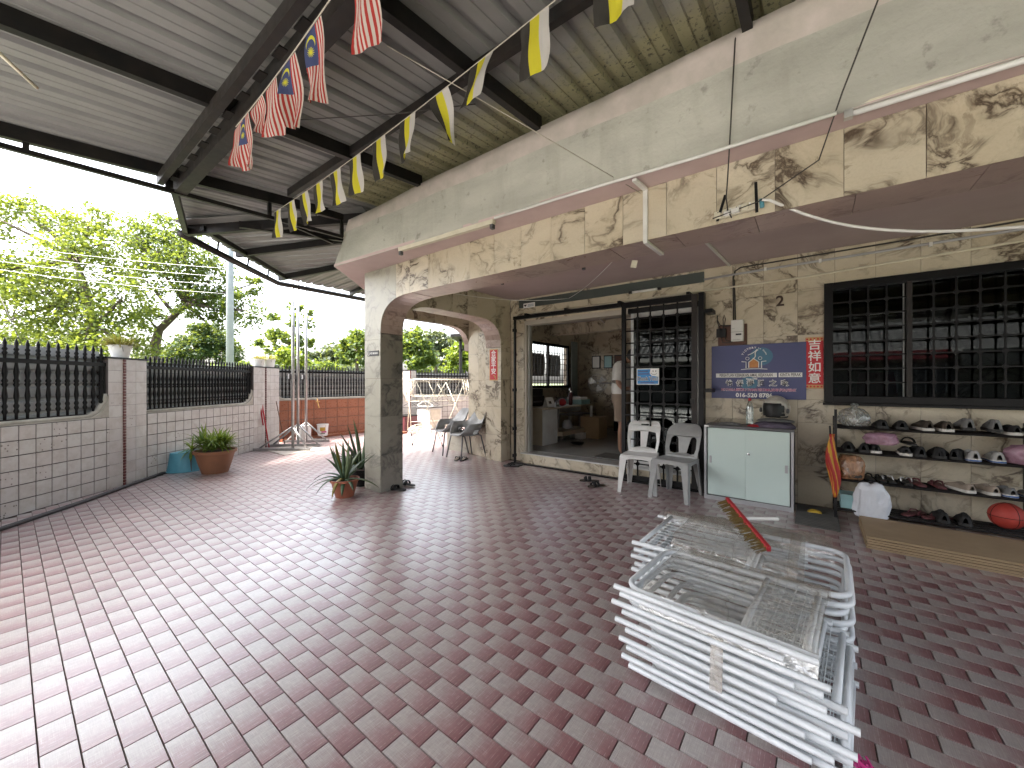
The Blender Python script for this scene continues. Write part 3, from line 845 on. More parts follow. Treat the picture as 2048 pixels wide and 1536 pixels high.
# outer side arch under the eave
OB = arch_pts(4.84, 1.95, 0.58, 0.44, k=8, sgn=1)
core = [(3.47, 0), (3.72, 0), (3.72, 2.39), (4.84, 2.40)] + [(y + .01, z + .01) for y, z in OB[::-1][1:]] + [(5.62, 1.95), (5.62, 2.735), (3.47, 2.735)]
ob = MB().prism(core, 0, 0.12, (V(-5.33, 0, 0), Y, Z, X)).build('outer_beam', M['grout'], house)
frO = (V(-5.21, 0, 0), Y, Z, X)
slab_grid(ob, frO, [3.72, 4.0, 4.28, 4.56, 4.84], [2.39, 2.73], M['marble'])
slab(ob, OB[::-1] + [(5.42, 2.73), (4.84, 2.73)], frO, M['marble'])
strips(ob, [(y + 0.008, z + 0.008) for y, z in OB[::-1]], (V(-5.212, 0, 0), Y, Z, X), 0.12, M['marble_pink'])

# facade wall with the door and window openings
DOOR = (-3.9, 0.165, -1.15, 2.40); WIN = (0.125, 1.16, 2.75, 2.39)
fw = MB()
for (a, b, c, d) in [r2 for r1 in rect_sub((-4.2, 0.0, 4.6, 2.80), DOOR) for r2 in rect_sub(r1, WIN)]:
    fw.box2((a, 5.43, b), (c, 5.60, d))
fw.box2((-5.2, 5.46, 2.30), (-4.55, 5.60, 2.8))
facade = fw.build('facade_wall', M['grout'], house)
us = [-4.2, -3.92] + [-0.772 + 0.322 * k for k in range(-9, 0)] + [-0.772 + 0.322 * k for k in range(0, 17)]
slab_grid(facade, (V(0, 5.43, 0), X, Z, -Y), us, [0, 0.43, 0.905, 1.39, 1.88, 2.365, 2.79], M['marble'], holes=[DOOR, WIN])
# sill of the door
sill = MB().box2((-3.9, 5.31, 0), (-1.1, 5.60, 0.150)).build('door_sill', M['grout'], house)
slab_grid(sill, (V(0, 5.312, 0), X, Z, -Y), [-3.9, -3.42, -2.95, -2.47, -2.0, -1.55, -1.1], [0, 0.153], M['marble'])
MB().box2((-3.9, 5.30, 0.153), (-1.1, 5.62, 0.168)).build('threshold', M['aluminium'], sill)

# porch ceiling and the painted underside of the eave
MB().box2((-4.2, 3.12, 2.792), (5.0, 5.43, 2.85)).build('porch_ceiling', M['ceiling_paint'], house)
eave_poly = [(-4.54, 2.404), (-3.34, 2.461), (-2.2, 2.532), (-1.19, 2.566), (-0.55, 2.606), (0.7, 2.63), (5.0, 2.64), (5.0, 2.80), (-4.2, 2.80), (-4.2, 5.4), (-5.62, 5.9), (-5.62, 3.62)]
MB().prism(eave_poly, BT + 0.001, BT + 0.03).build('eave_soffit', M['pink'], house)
for k, yy in enumerate((4.05,)):
    MB().box2((-4.2, yy - 0.012, 2.786), (5.0, yy + 0.012, 2.7925)).build('ceiling_batten', M['ceiling_paint'], house)

# rough concrete eave band
def eave_band():
    b = MB()
    path = [(5.0, 2.64)] + [(0.7 - 0.12 * k, None) for k in range(0, 44)]
    lo = [(-4.54, 2.404), (-3.34, 2.461), (-2.2, 2.532), (-1.19, 2.566), (-0.55, 2.606), (0.7, 2.63), (5.0, 2.64)]
    def ylo(x):
        for p, q in zip(lo, lo[1:]):
            if p[0] <= x <= q[0]: return p[1] + (q[1] - p[1]) * (x - p[0]) / (q[0] - p[0])
        return 2.404
    cols = []
    x = 5.0
    while x > -4.54:
        cols.append((Vector((x, ylo(x), BT)), Vector((x + (0.19 * max(0, (-3.6 - x) / 0.94) if x < -3.6 else 0), 2.50, 3.30)), Vector((0, 1, 0)))); x -= 0.09
    cols.append((Vector((-4.54, 2.404, BT)), Vector((-4.35, 2.50, 3.30)), Vector((0.5, 0.7, 0))))
    for k in range(1, 14):
        t = k / 13
        cols.append((Vector((-4.54, 2.404, BT)).lerp(Vector((-5.62, 3.62, BT)), t), Vector((-4.35, 2.5, 3.30)).lerp(Vector((-5.35, 3.65, 3.30)), t), Vector((0.7, 0.7, 0))))
    for k in range(1, 24):
        cols.append((Vector((-5.62, 3.62 + k * 0.1, BT)), Vector((-5.35, 3.65 + k * 0.1, 3.3)), Vector((1, 0, 0))))
    rings = []
    for p, q, n in cols:
        ring = []
        for i in range(12):
            t = i / 11
            c = p.lerp(q, t)
            w = mnoise.noise((c.x * 1.6, c.y * 1.6, c.z * 2.5)) * 0.020 + mnoise.noise((c.x * 5, c.y * 5, c.z * 6)) * 0.006
            edge = 1.0 if 0 < i < 11 else 0.25
            ring.append(c + n * w * edge - n * 0.018 * (1 if i >= 9 else 0) + Vector((0, 0, mnoise.noise((c.x * 0.8, 3.1, c.y)) * 0.035 * (t > 0.8))))
        ring.append(ring[-1] + n * 0.30 + Vector((0, 0, 0.02)))
        ring.append(p + n * 0.30 + Vector((0, 0, 0.032)))
        rings.append(ring)
    for i in range(len(rings) - 1):
        pass
    b.loft(rings)
    for k, f in enumerate(b.f):
        pass
    o = b.build('eave_band', [M['concrete'], M['lip']], house, fix=True)
    n = 14
    for p in o.data.polygons:
        vs = sorted(i % n for i in p.vertices)
        p.use_smooth = True
        if vs[0] >= 8 and vs[-1] <= 12: p.material_index = 1
    return o
eave_band()
# roof over everything, walls not seen from the porch
MB().box2((-5.3, 2.75, 3.31), (5.0, 10.2, 3.42)).build('roof_slab', M['concrete_cap'], house)
MB().box2((-5.2, 5.60, 0), (-5.08, 7.05, 2.9)).box2((-5.2, 9.0, 0), (-5.08, 10.0, 2.9)).box2((-5.2, 7.05, 0), (-5.08, 9.0, 1.22)).box2((-5.2, 7.05, 2.30), (-5.08, 9.0, 2.9)).build('left_wall', M['marble'], house)
MB().box2((-5.08, 9.62, 0), (4.6, 9.75, 2.9)).build('back_wall', M['marble'], house)
MB().box2((-0.60, 5.60, 0.1), (-0.48, 9.62, 2.9)).build('inner_wall', M['marble'], house)
MB().box2((4.5, 5.60, 0), (4.6, 9.62, 2.9)).build('right_wall', M['house_plaster'], house)
MB().box2((-5.08, 5.60, 0.10), (4.5, 9.62, 0.165)).build('room_floor', M['interior_floor'], house)
MB().box2((-5.08, 5.60, 2.74), (4.5, 9.62, 2.80)).build('room_ceiling', M['interior_ceiling'], house)
MB().box2((-5.08, 8.1, 2.50), (-0.6, 8.35, 2.74)).build('ceiling_beam', M['marble'], house)
# ------------------------------------------------------------------ metal canopy over the porch
canopy = thing('canopy', 'corrugated metal canopy on black steel rafters over the tiled yard', 'canopy', (-1.5, 0.5, 3.1))
def zroof(x, y): return 3.145 + 0.0945 * y

def clip_convex(bm, poly):
    n = len(poly)
    cx = sum(p[0] for p in poly) / n; cy = sum(p[1] for p in poly) / n
    for i in range(n):
        p, q = poly[i], poly[(i + 1) % n]
        nx, ny = q[1] - p[1], -(q[0] - p[0])
        if nx * (cx - p[0]) + ny * (cy - p[1]) > 0: nx, ny = -nx, -ny
        g = bm.verts[:] + bm.edges[:] + bm.faces[:]
        if not g: return
        bmesh.ops.bisect_plane(bm, geom=g, dist=1e-6, plane_co=(p[0], p[1], 0), plane_no=(nx, ny, 0), clear_outer=True)

def corrugate(poly, rib, zf, pitch=0.205, per=3, parent=None, mat=None, name='roof_sheet', lift=0.0, rib_h=0.034):
    """trapezoid-ribbed sheets over a convex plan polygon; rib=(dx,dy) is the direction the ribs run"""
    d = Vector((rib[0], rib[1])).normalized(); s = Vector((d.y, -d.x))
    ss = [s.dot(Vector(p)) for p in poly]; dd_ = [d.dot(Vector(p)) for p in poly]
    s0, s1, d0, d1 = min(ss), max(ss), min(dd_), max(dd_)
    w = pitch * per; k = 0; out = []
    x = math.floor(s0 / w) * w
    while x < s1:
        prof = []
        for i in range(per):
            o = x + i * pitch
            prof += [(o, 0), (o + pitch * .30, 0), (o + pitch * .315, 0.006), (o + pitch * .345, 0.006), (o + pitch * .36, 0), (o + pitch * .66, 0), (o + pitch * .735, rib_h), (o + pitch * .90, rib_h), (o + pitch * .975, 0)]
        prof.append((x + w + 0.012, 0.0))
        tilt = R.uniform(-.002, .002)
        bm = bmesh.new(); rows = []
        nseg = max(2, int((d1 - d0) / 0.9))
        for j in range(nseg + 1):
            t = d0 - 0.02 + (d1 - d0 + 0.04) * j / nseg
            rows.append([bm.verts.new((s.x * a + d.x * t, s.y * a + d.y * t, h + lift + 0.0025 * (k % 2) + tilt)) for a, h in prof])
        for j in range(nseg):
            for i in range(len(prof) - 1):
                bm.faces.new((rows[j][i], rows[j][i + 1], rows[j + 1][i + 1], rows[j + 1][i]))
        clip_convex(bm, poly)
        if len(bm.faces):
            for v in bm.verts: v.co.z += zf(v.co.x, v.co.y)
            c = Vector((sum(v.co.x for v in bm.verts), sum(v.co.y for v in bm.verts), sum(v.co.z for v in bm.verts))) / len(bm.verts)
            for v in bm.verts: v.co -= c
            me = bpy.data.meshes.new(name); bm.to_mesh(me); me.materials.append(mat)
            out.append(link(name, me, None, parent, c - wpos(parent)))
        bm.free(); x += w; k += 1
    return out
P1 = [(-4.62, -2.9), (5.0, -2.9), (5.0, 2.80), (-4.20, 2.80), (-4.62, 2.30)]
P1b = [(-4.62, 0.84), (-4.62, 2.30), (-5.95, 1.32)]
corrugate(P1, (0, 1), zroof, parent=canopy, mat=M['sheet'])
corrugate(P1b, (0, 1), zroof, parent=canopy, mat=M['sheet'])
def plane3(a, b, c):
    a, b, c = map(Vector, (a, b, c)); n = (b - a).cross(c - a)
    return lambda x, y: a.z - (n.x * (x - a.x) + n.y * (y - a.y)) / n.z
c1 = V(-5.95, 1.32, 3.235); c3 = V(-7.56, 3.03, 3.225); hc = V(-4.20, 2.64, 3.385); hd = V(-5.20, 3.72, 3.38)
c4 = V(-7.70, 9.6, 3.225)  # side sheets run on unseen past the arch, added to shade the side yard
z2 = plane3(c1, c3, hc)
z3 = plane3(c3, c4, hd)
corrugate([c1.xy, c3.xy, hd.xy, hc.xy], (0.78, 0.62), z2, parent=canopy, mat=M['sheet'])
corrugate([c3.xy, c4.xy, (-5.20, 9.6), hd.xy], (1, 0.05), z3, parent=canopy, mat=M['sheet'])

def rail(name, pts, w, h, m='black_steel', up=(0, 0, 1)):
    b = MB()
    for p, q in zip(pts, pts[1:]): b.bar(p, q, w, h, up)
    return b.build(name, M[m], canopy)
dz = 0.050
MB().bar((-4.2, 2.68, 3.34), (5.0, 2.68, 3.34), 0.02, 0.22).bar((-4.2, 2.68, 3.34), (-5.20, 3.80, 3.34), 0.02, 0.22).bar((-5.20, 3.80, 3.34), (-5.20, 9.6, 3.34), 0.02, 0.22).build('flashing', M['concrete_cap'], canopy)
for x in (-3.06, -1.66, -0.28, 1.12, 2.52, 3.92):
    rail('rafter', [(x, -2.8, zroof(x, -2.8) - dz), (x, 2.50, zroof(x, 2.50) - dz)], 0.05, 0.10)
# edge truss
rail('edge_rafter', [(-4.43, -2.8, zroof(0, -2.8) - dz), (-4.43, 2.48, zroof(0, 2.48) - dz)], 0.05, 0.10)
rail('truss_chord', [(-4.43, -2.8, 2.94), (-4.43, 0.0, 2.985), (-4.43, 2.45, 3.082)], 0.035, 0.035)
for y in (-1.6, -0.75, 0.09, 0.86, 1.66, 2.44):
    zc = 2.985 + 0.0395 * y if y > 0 else 2.985 + 0.016 * y
    rail('truss_strut', [(-4.43, y, zc), (-4.43, y, zroof(0, y) - 0.095)], 0.032, 0.032)
# main double beam
for k, (y, hh) in enumerate(((0.945, 0.14), (0.815, 0.10))):
    rail('main_beam', [(-4.46, y, 3.075 + 0.02 * k), (5.0, y, 3.075 + 0.02 * k)], 0.085 if k == 0 else 0.045, hh - 0.02, 'dark_steel')
for i in range(36):
    rail('batten_plate', [(-4.3 + i * 0.26, 0.86, 3.085), (-4.3 + i * 0.26, 0.905, 3.085)], 0.10, 0.008, 'dark_steel')
rail('outer_stub_beam', [(-4.46, 0.90, 3.10), (-5.92, 1.31, 3.16)], 0.05, 0.08, 'dark_steel')
for y, w in ((1.76, 0.045), (-0.7, 0.045), (-2.0, 0.045)):
    rail('purlin', [(-4.2 if y > 0 else -4.43, y, zroof(0, y) - 0.045), (5.0, y, zroof(0, y) - 0.045)], w, 0.075, 'dark_steel')
rail('gutter_edge', [(-4.64, -2.9, 2.76), (5.0, -2.9, 2.76)], 0.10, 0.10)
# hip and the turned corner
zz = lambda p, d=0.06: V(p[0], p[1], z2(p[0], p[1]) - d)
MB().bar(V(c1.x, c1.y, 3.222), V(hc.x, hc.y, 3.37), 0.36, 0.006).build('hip_flashing', M['sheet'], canopy)
rail('hip_rafter', [zz(c1), zz(hc)], 0.06, 0.13)
a1, a2 = zz((-6.52, 2.02), .05), zz((-5.02, 2.86), .05)
rail('corner_rafter', [a1, a2], 0.05, 0.09)
a3, a4 = zz((-7.40, 2.93), .05), zz((-5.50, 3.62), .05)
rail('corner_rafter', [a3, a4], 0.05, 0.09)
rail('corner_purlin', [zz((-5.72, 1.42), .07), zz((-7.22, 2.96), .07)], 0.04, 0.06)
rail('corner_brace', [zz((-5.28, 1.66), .10), zz((-4.92, 2.72), .10)], 0.05, 0.07)
rail('corner_brace', [zz((-4.80, 2.02), .14), zz((-4.98, 2.62), .16)], 0.03, 0.03)
rail('side_rafter', [V(-7.55, 4.35, z3(-7.5, 4.35) - .05), V(-5.5, 4.1, z3(-5.5, 4.1) - .05)], 0.05, 0.08)
e1 = MB().tube([c1 + V(-.04, -.04, -.10), V(-6.69, 2.13, 3.09), c3 + V(-.05, -.03, -.09), c4 + V(-.03, 0, -.08)], 0.042, 10)
e1.build('perimeter_pipe', M['dark_steel'], canopy, smooth=True)
for q in ((0.25, c1, c3), (0.55, c1, c3), (0.8, c1, c3), (0.3, c3, c4), (0.6, c3, c4)):
    p = q[1].lerp(q[2], q[0])
    rail('edge_hanger', [p + V(0, 0, -.10), p + V(.04, 0, 0.01)], 0.02, 0.02)
# posts behind the view
for x in (-4.43, 0.2, 4.8):
    rail('canopy_post', [(x, -2.75, 0), (x, -2.75, 2.75)], 0.09, 0.09)

# thin things that hang from it
for (x, y, za, zb, lab) in ((-4.43, 0.05, 2.94, 2.39, 'thin pale cord hanging from the canopy edge, nearer the frame corner'), (-4.43, 0.20, 2.90, 2.30, 'thin pale cord hanging from the canopy edge, farther along the rail')):
    pass
tag(MB().tube([(-3.289, -0.039, 3.05), (-3.545, 0.112, 3.05)], 0.009, 8).build('hanging_rod', M['cream_plastic'], smooth=True),
    'short cream rod fixed under the canopy sheets at the picture edge', 'rod')

# ------------------------------------------------------------------ yard wall with iron fence
A0, A1 = V(-5.35, -1.18, 0), V(-7.02, 0.80, 0)      # first panel, up to the pillar
PIL = [(-7.00, 0.775), (-7.18, 0.955), (-7.42, 1.213), (-7.62, 1.06), (-7.24, 0.62)]
B0, B1 = V(-7.43, 1.22, 0), V(-8.77, 3.00, 0)
WT = 0.925

def wall_panel(name, label, p, q, top, th=0.12, cap=True, tile=0.152, tm='wall_tile', curve_ends=(False, True), h0=0.0, mcap='concrete_cap', tilew=None):
    t = thing(name, label, 'wall', ((p + q) / 2)[:])
    U = (q - p); L = U.length; U.normalize(); N = U.cross(Z)    # N to the right of p->q
    if N.dot(V(0, 0, 0) - p) < 0: N = -N
    fr = (p, U, Z, N) if U.cross(Z).dot(N) > 0 else (q, -U, Z, N)
    outer = [(0, 0), (L, 0)]
    rr = 0.27
    flip = fr[0] == q
    ends = curve_ends if not flip else curve_ends[::-1]
    if ends[1]: outer += [(L, top + rr)] + [(L - rr + rr * cos(a), top + rr - rr * sin(a)) for a in [radians(d) for d in range(0, 91, 9)]][0:]
    else: outer += [(L, top)]
    if ends[0]: outer += [(rr - rr * sin(a), top + rr - rr * cos(a)) for a in [radians(d) for d in range(0, 91, 9)]] + [(0, top + rr)]
    else: outer += [(0, top)]
    MB().prism(outer, -th, -0.002, fr).build('wall_core', M[mcap], t)
    # rounded coping
    line = [(u, v) for (u, v) in outer if v > top - 0.01]
    cb = MB()
    cb.tube([fr[0] + fr[1] * u + Z * (v + 0.012) + fr[3] * (-th * 0.45) for (u, v) in line], 0.034, 8)
    cb.build('coping', M[mcap], t, smooth=True)
    tw = tilew or tile
    n = int(L / tw) + 1
    k = int(round((top - 0.02) / tile)); hh = (top - 0.015) / k
    MB().prism([(0.0, 0), (L, 0), (L, top - 0.012), (0, top - 0.012)], -0.001, 0.003, fr).build('grout_bed', M['wall_grout'], t)
    cache = {}
    for i in range(n):
        for j in range(k):
            w = min(tw, L - i * tw)
            if w < 0.02: continue
            key = round(w, 3)
            if key not in cache:
                g = 0.004; a, b2 = w / 2 - g, hh / 2 - g
                m0 = MB(); e = 0.003
                pr = [(-a, -b2, 0), (a, -b2, 0), (a, b2, 0), (-a, b2, 0), (-a + e, -b2 + e, .006), (a - e, -b2 + e, .006), (a - e, b2 - e, .006), (-a + e, b2 - e, .006)]
                m0.add(pr, [(4, 5, 6, 7), (0, 1, 5, 4), (1, 2, 6, 5), (2, 3, 7, 6), (3, 0, 4, 7)])
                cache[key] = m0.mesh('wall_tile', M[tm])
            c = fr[0] + fr[1] * (i * tw + w / 2) + Z * (hh * (j + 0.5)) + fr[3] * 0.003
            o = link('wall_tile', cache[key], None, t, c - wpos(t))
            o.rotation_euler = (Matrix((fr[1], Z, fr[3])).transposed()).to_euler()
    return t, fr, L

def baluster_mesh(h):
    prof = [(.012, 0), (.012, .09), (.022, .12), (.014, .15), (.022, .18), (.013, .21), (.021, .29), (.013, .39), (.024, .42), (.016, .44), (.024, .46), (.015, .49), (.022, .56), (.012, .65)]
    z1 = prof[-1][1]; base = h - 0.26
    p = [(r, z / z1 * base) for r, z in prof]
    p += [(.012, h - .17), (.021, h - .15), (.012, h - .13), (.021, h - .11), (.012, h - .09), (.017, h - .05), (.008, h - .015), (.003, h)]
    return MB().lathe(p, (0, 0, 0), 8).mesh('baluster', M['gate_black'], True)
def fence_panel(label, p, q, z0, zr, zt, n, sheet=True, back=0.07):
    t = thing('iron_fence', label, 'fence', (((p + q) / 2) + Z * z0)[:])
    U = (q - p).normalized(); N = U.cross(Z)
    if N.dot(-p) < 0: N = -N
    L = (q - p).length
    m = baluster_mesh(zt - z0)
    off = -N * 0.05
    for i in range(n):
        c = p + U * (L * (i + 0.5) / n) + off + Z * z0
        link('baluster', m, None, t, c - wpos(t))
    MB().bar(p + off + Z * zr, q + off + Z * zr, 0.035, 0.045).build('top_rail', M['gate_black'], t)
    MB().bar(p + off + Z * (z0 + .02), q + off + Z * (z0 + .02), 0.03, 0.02).build('bottom_rail', M['gate_black'], t)
    for e in (p, q):
        MB().bar(e + off + Z * z0, e + off + Z * zr, 0.022, 0.022).build('end_bar', M['gate_black'], t)
    if sheet:
        # horizontal ribs of the zinc hoarding behind the bars
        b = MB(); o2 = -N * (0.05 + back); zs = []; z = z0 - 0.05
        while z < zt - 0.06:
            zs += [(z, 0), (z + .095, 0), (z + .110, .02), (z + .135, .02), (z + .15, 0)]; z += 0.15
        zs = [s for s in zs if s[0] <= zt - 0.05]
        for (za, da), (zb, db) in zip(zs, zs[1:]):
            b.quad(p + o2 - N * da + Z * za, q + o2 - N * da + Z * za, q + o2 - N * db + Z * zb, p + o2 - N * db + Z * zb)
        b.build('zinc_sheet', M['hoarding'], t)
    return t
w1, f1, _ = wall_panel('yard_wall', 'low pink-white tiled yard wall nearest the camera at the left edge', A0, A1, WT, tile=0.150)
fence_panel('black turned-bar fence on the nearest tiled wall, left of the pillar', A0, A1, WT + 0.02, 1.575, 1.80, 27)
w2, f2, _ = wall_panel('yard_wall', 'low pink-white tiled yard wall behind the fern pot, between two pillars', B0, B1, WT, tile=0.150)
fence_panel('black turned-bar fence between the two tiled pillars', B0, B1, WT + 0.02, 1.565, 1.735, 33)

def pillar(label, poly, h, faces, mosaic):
    t = thing('fence_pillar', label, 'pillar', (poly[1][0], poly[1][1], 0))
    MB().prism(poly, 0, h).build('pillar_core', M['wall_grout'], t)
    cx = sum(p[0] for p in poly) / len(poly); cy = sum(p[1] for p in poly) / len(poly)
    MB().prism([(cx + (p[0] - cx) * 1.10, cy + (p[1] - cy) * 1.10) for p in poly], h, h + 0.022).build('pillar_cap', M['black_plastic'], t)
    for (i, j) in faces:
        p = V(*poly[i], 0); q = V(*poly[j], 0); U = (q - p); L = U.length; U.normalize(); N = U.cross(Z)
        if N.dot(-p) < 0: U = -U; p = q; N = U.cross(Z)
        fr = (p, U, Z, N)
        n = max(1, round(L / 0.15)); k = 11
        slab_grid(t, fr, [L * a / n for a in range(n + 1)], [h * b / k for b in range(k + 1)], M['wall_tile'], th=0.006, name='wall_tile')
    m = V(*poly[mosaic], 0); d = (V(0, 0, 0) - m).normalized() * 0.004
    for i in range(44):
        MB().box(m + d + Z * (h * (i + 0.5) / 44), (0.032, 0.032, h / 44 - 0.006), (0, 0, radians(45))).build('mosaic_chip', M['mosaic_red'], t)
    return t
pillar('tiled fence pillar with a dark mosaic edge, the one nearest the camera', [(-7.03, 0.79), (-7.18, 0.955), (-7.42, 1.21), (-7.62, 1.02), (-7.23, 0.60)], 1.655, ((0, 1), (1, 2)), 1)
pillar('second tiled fence pillar, beyond the three steel stands', [(-8.77, 3.00), (-9.00, 3.30), (-9.26, 3.66), (-9.50, 3.50), (-9.02, 2.80)], 1.655, ((0, 1), (1, 2)), 1)
D0, D1 = V(-9.62, 3.70, 0), V(-9.74, 7.15, 0)
w3, f3, _ = wall_panel('yard_wall', 'low wall of terracotta-orange tiles with a tap, left of the corner pillar', D0, D1, 0.945, tile=0.235, tm='orange_tile', curve_ends=(True, False), tilew=0.30)
fence_panel('black fence above the terracotta-orange wall', D0, D1, 0.965, 1.60, 1.75, 44)
MB().bar(D0 + V(0.09, 0.10, 0.03), D1 + V(0.09, 0, 0.03), 0.16, 0.06).build('tile_kerb', M['orange_tile'], w3)
E0, E1 = V(-9.50, 7.42, 0), V(-7.95, 10.1, 0)
w4, f4, _ = wall_panel('yard_wall', 'low tiled side-yard wall seen through the arch behind the drying racks', E0, E1, 0.93, tile=0.155, curve_ends=(False, False))
fence_panel('black fence with pale sheets seen through the arch', E0, E1, 0.95, 1.55, 1.76, 34)
pillar('pink-white tiled pillar at the bend of the side-yard wall, seen through the arch', [(-9.62, 7.10), (-9.30, 7.22), (-9.42, 7.52), (-9.7, 7.5)], 1.70, ((0, 1), (1, 2)), 1)
# ------------------------------------------------------------------ iron grilles, door, window
def grille(parent, x0, x1, z0, z1, nx, nz, y, bar=0.016, node=0.030, first=None):
    """welded square bars with a small octagon ring at each crossing; one part per bar and per ring"""
    dx, dz_ = (x1 - x0) / nx, (z1 - z0) / nz
    vb = MB().box((0, 0, (z1 - z0) / 2), (bar, bar, z1 - z0)).mesh('upright_bar', M['gate_black'])
    hb = MB().box(((x1 - x0) / 2, 0, 0), (x1 - x0, bar * 0.8, bar)).mesh('cross_bar', M['gate_black'])
    for i in range(1, nx): link('upright_bar', vb, None, parent, V(x0 + dx * i, y, z0) - wpos(parent))
    for j in range(1, nz): link('cross_bar', hb, None, parent, V(x0, y, z0 + dz_ * j) - wpos(parent))
    ring = MB()
    pts = [(node * cos(radians(22.5 + 45 * k)), 0, node * sin(radians(22.5 + 45 * k))) for k in range(8)]
    inn = [(p[0] * .62, 0, p[2] * .62) for p in pts]
    ring.loft([[(p[0], -bar * .7, p[2]) for p in pts], [(p[0], bar * .7, p[2]) for p in pts]], cap=True)
    rm = ring.mesh('joint_ring', M['gate_black'])
    for i in range(1, nx):
        for j in range(1, nz):
            link('joint_ring', rm, None, parent, V(x0 + dx * i, y, z0 + dz_ * j) - wpos(parent))

gate = thing('sliding_gate', 'black sliding iron gate with square grille in front of the doorway', 'gate', (-1.56, 5.2, 0))
gx0, gx1, gz0, gz1 = -2.085, -1.045, 0.03, 2.445
fr = MB()
MB().box2((gx0, 5.185, gz0), (gx0 + 0.055, 5.225, gz1)).build('frame_post', M['gate_black'], gate, bevel=.003)
MB().box2((gx1 - 0.14, 5.185, gz0), (gx1 - 0.075, 5.225, gz1)).build('lock_post', M['dark_steel'], gate, bevel=.003)
MB().box2((gx1 - 0.065, 5.19, 0), (gx1, 5.30, gz1 + .01)).build('fixed_post', M['gate_black'], gate, bevel=.003)
MB().box2((gx0 + .055, 5.186, gz1 - 0.075), (gx1 - .14, 5.224, gz1)).build('top_bar', M['gate_black'], gate)
MB().box2((gx0 + .055, 5.186, gz0), (gx1 - .14, 5.224, gz0 + 0.06)).build('bottom_bar', M['gate_black'], gate)
grille(gate, gx0 + .05, gx1 - .14, gz0 + .06, gz1 - .07, 5, 14, 5.205, bar=0.017, node=0.027)
MB().box2((gx1 - 0.15, 5.17, 1.09), (gx1 - 0.10, 5.187, 1.15)).build('lock_box', M['dark_steel'], gate)
track = thing('gate_track', 'black gate track over the open doorway with its closing post', 'gate track', (-3.0, 5.2, 2.4))
MB().box2((-3.96, 5.175, 2.395), (gx0 - .005, 5.235, 2.45)).build('top_track', M['gate_black'], track)
MB().box2((-3.955, 5.185, 0.01), (-3.925, 5.22, 2.395)).build('closing_post', M['gate_black'], track)
MB().box2((-3.96, 5.18, 0.0), (-1.0, 5.24, 0.02)).build('floor_track', M['gate_black'], track)
for z in (0.10, 0.55, 1.2, 2.2):
    MB().box2((-3.985, 5.19, z), (-3.957, 5.28, z + 0.05)).build('hinge_lug', M['gate_black'], track)
for x in (-3.75, -3.0, -2.15, -1.25):
    MB().box2((x, 5.20, 2.452), (x + .04, 5.42, 2.485)).build('track_bracket', M['gate_black'], track)
for z in (1.23, 2.20):
    MB().box2((-1.04, 5.20, z), (-0.955, 5.415, z + 0.045)).build('wall_bracket', M['gate_black'], gate)

# sliding glass doors behind it
sd_ = thing('glass_door', 'dark glass sliding door with white edge behind the iron gate', 'door', (-1.55, 5.5, 0.17))
MB().box2((-2.055, 5.46, 0.17), (-2.015, 5.50, 2.33)).build('edge_stile', M['white_paint'], sd_)
MB().box2((-1.19, 5.46, 0.17), (-1.155, 5.50, 2.33)).build('far_stile', M['aluminium'], sd_)
MB().box2((-2.015, 5.46, 0.17), (-1.19, 5.50, 0.24)).build('bottom_stile', M['aluminium'], sd_)
MB().box2((-2.015, 5.46, 2.27), (-1.19, 5.50, 2.33)).build('top_stile', M['aluminium'], sd_)
MB().box2((-2.015, 5.478, 0.24), (-1.19, 5.484, 2.27)).build('pane', M['glass'], sd_)
MB().box2((-2.0, 5.70, 0.2), (-1.0, 5.72, 2.4)).build('curtain', M['black_cloth'], sd_)
jb = thing('door_frame', 'pale wooden door frame round the open doorway', 'door frame', (-3.0, 5.5, 0.17))
MB().box2((-3.9, 5.43, 0.168), (-3.865, 5.61, 2.40)).build('jamb', M['tan_door'], jb)
MB().box2((-3.862, 5.47, 0.168), (-3.835, 5.53, 2.33)).build('slide_channel', M['aluminium'], jb)
MB().box2((-3.865, 5.43, 2.33), (-2.09, 5.61, 2.40)).build('lintel_board', M['tan_door'], jb)
MB().box2((-2.088, 5.43, 2.33), (-1.15, 5.61, 2.40)).build('dark_lintel', M['black_plastic'], jb)

win = thing('barred_window', 'wide black-framed window with square iron grille above the shoe rack', 'window', (1.4, 5.42, 1.14))
WX0, WX1, WZ0, WZ1 = 0.103, 2.75, 1.135, 2.412
for nm, a, b in (('frame_side', (WX0, 5.37, WZ0), (WX0 + .075, 5.47, WZ1)), ('frame_side', (WX1 - .075, 5.37, WZ0), (WX1, 5.47, WZ1)),
                 ('frame_head', (WX0 + .075, 5.372, WZ1 - .075), (WX1 - .075, 5.468, WZ1)), ('frame_sill', (WX0 + .075, 5.372, WZ0), (WX1 - .075, 5.468, WZ0 + .075))):
    MB().box2(a, b).build(nm, M['gate_black'], win, bevel=.004)
MB().box2((WX0 - .01, 5.35, WZ0 - .025), (WX1 + .01, 5.40, WZ0 - .001)).build('sill_ledge', M['gate_black'], win)
MB().box2((0.735, 5.385, WZ0 + .075), (0.775, 5.44, WZ1 - .075)).build('mullion', M['dark_steel'], win)
MB().box2((0.722, 5.50, WZ0 + .05), (0.734, 5.515, WZ1 - .05)).build('sash_edge', M['aluminium'], win)
grille(win, WX0 + .075, 0.735, WZ0 + .075, WZ1 - .075, 4, 8, 5.41, bar=0.013, node=0.021)
grille(win, 0.775, WX1 - .075, WZ0 + .075, WZ1 - .075, 13, 8, 5.41, bar=0.013, node=0.021)
MB().box2((WX0 + .075, 5.50, WZ0 + .05), (0.73, 5.506, WZ1 - .05)).build('pane', M['glass'], win)
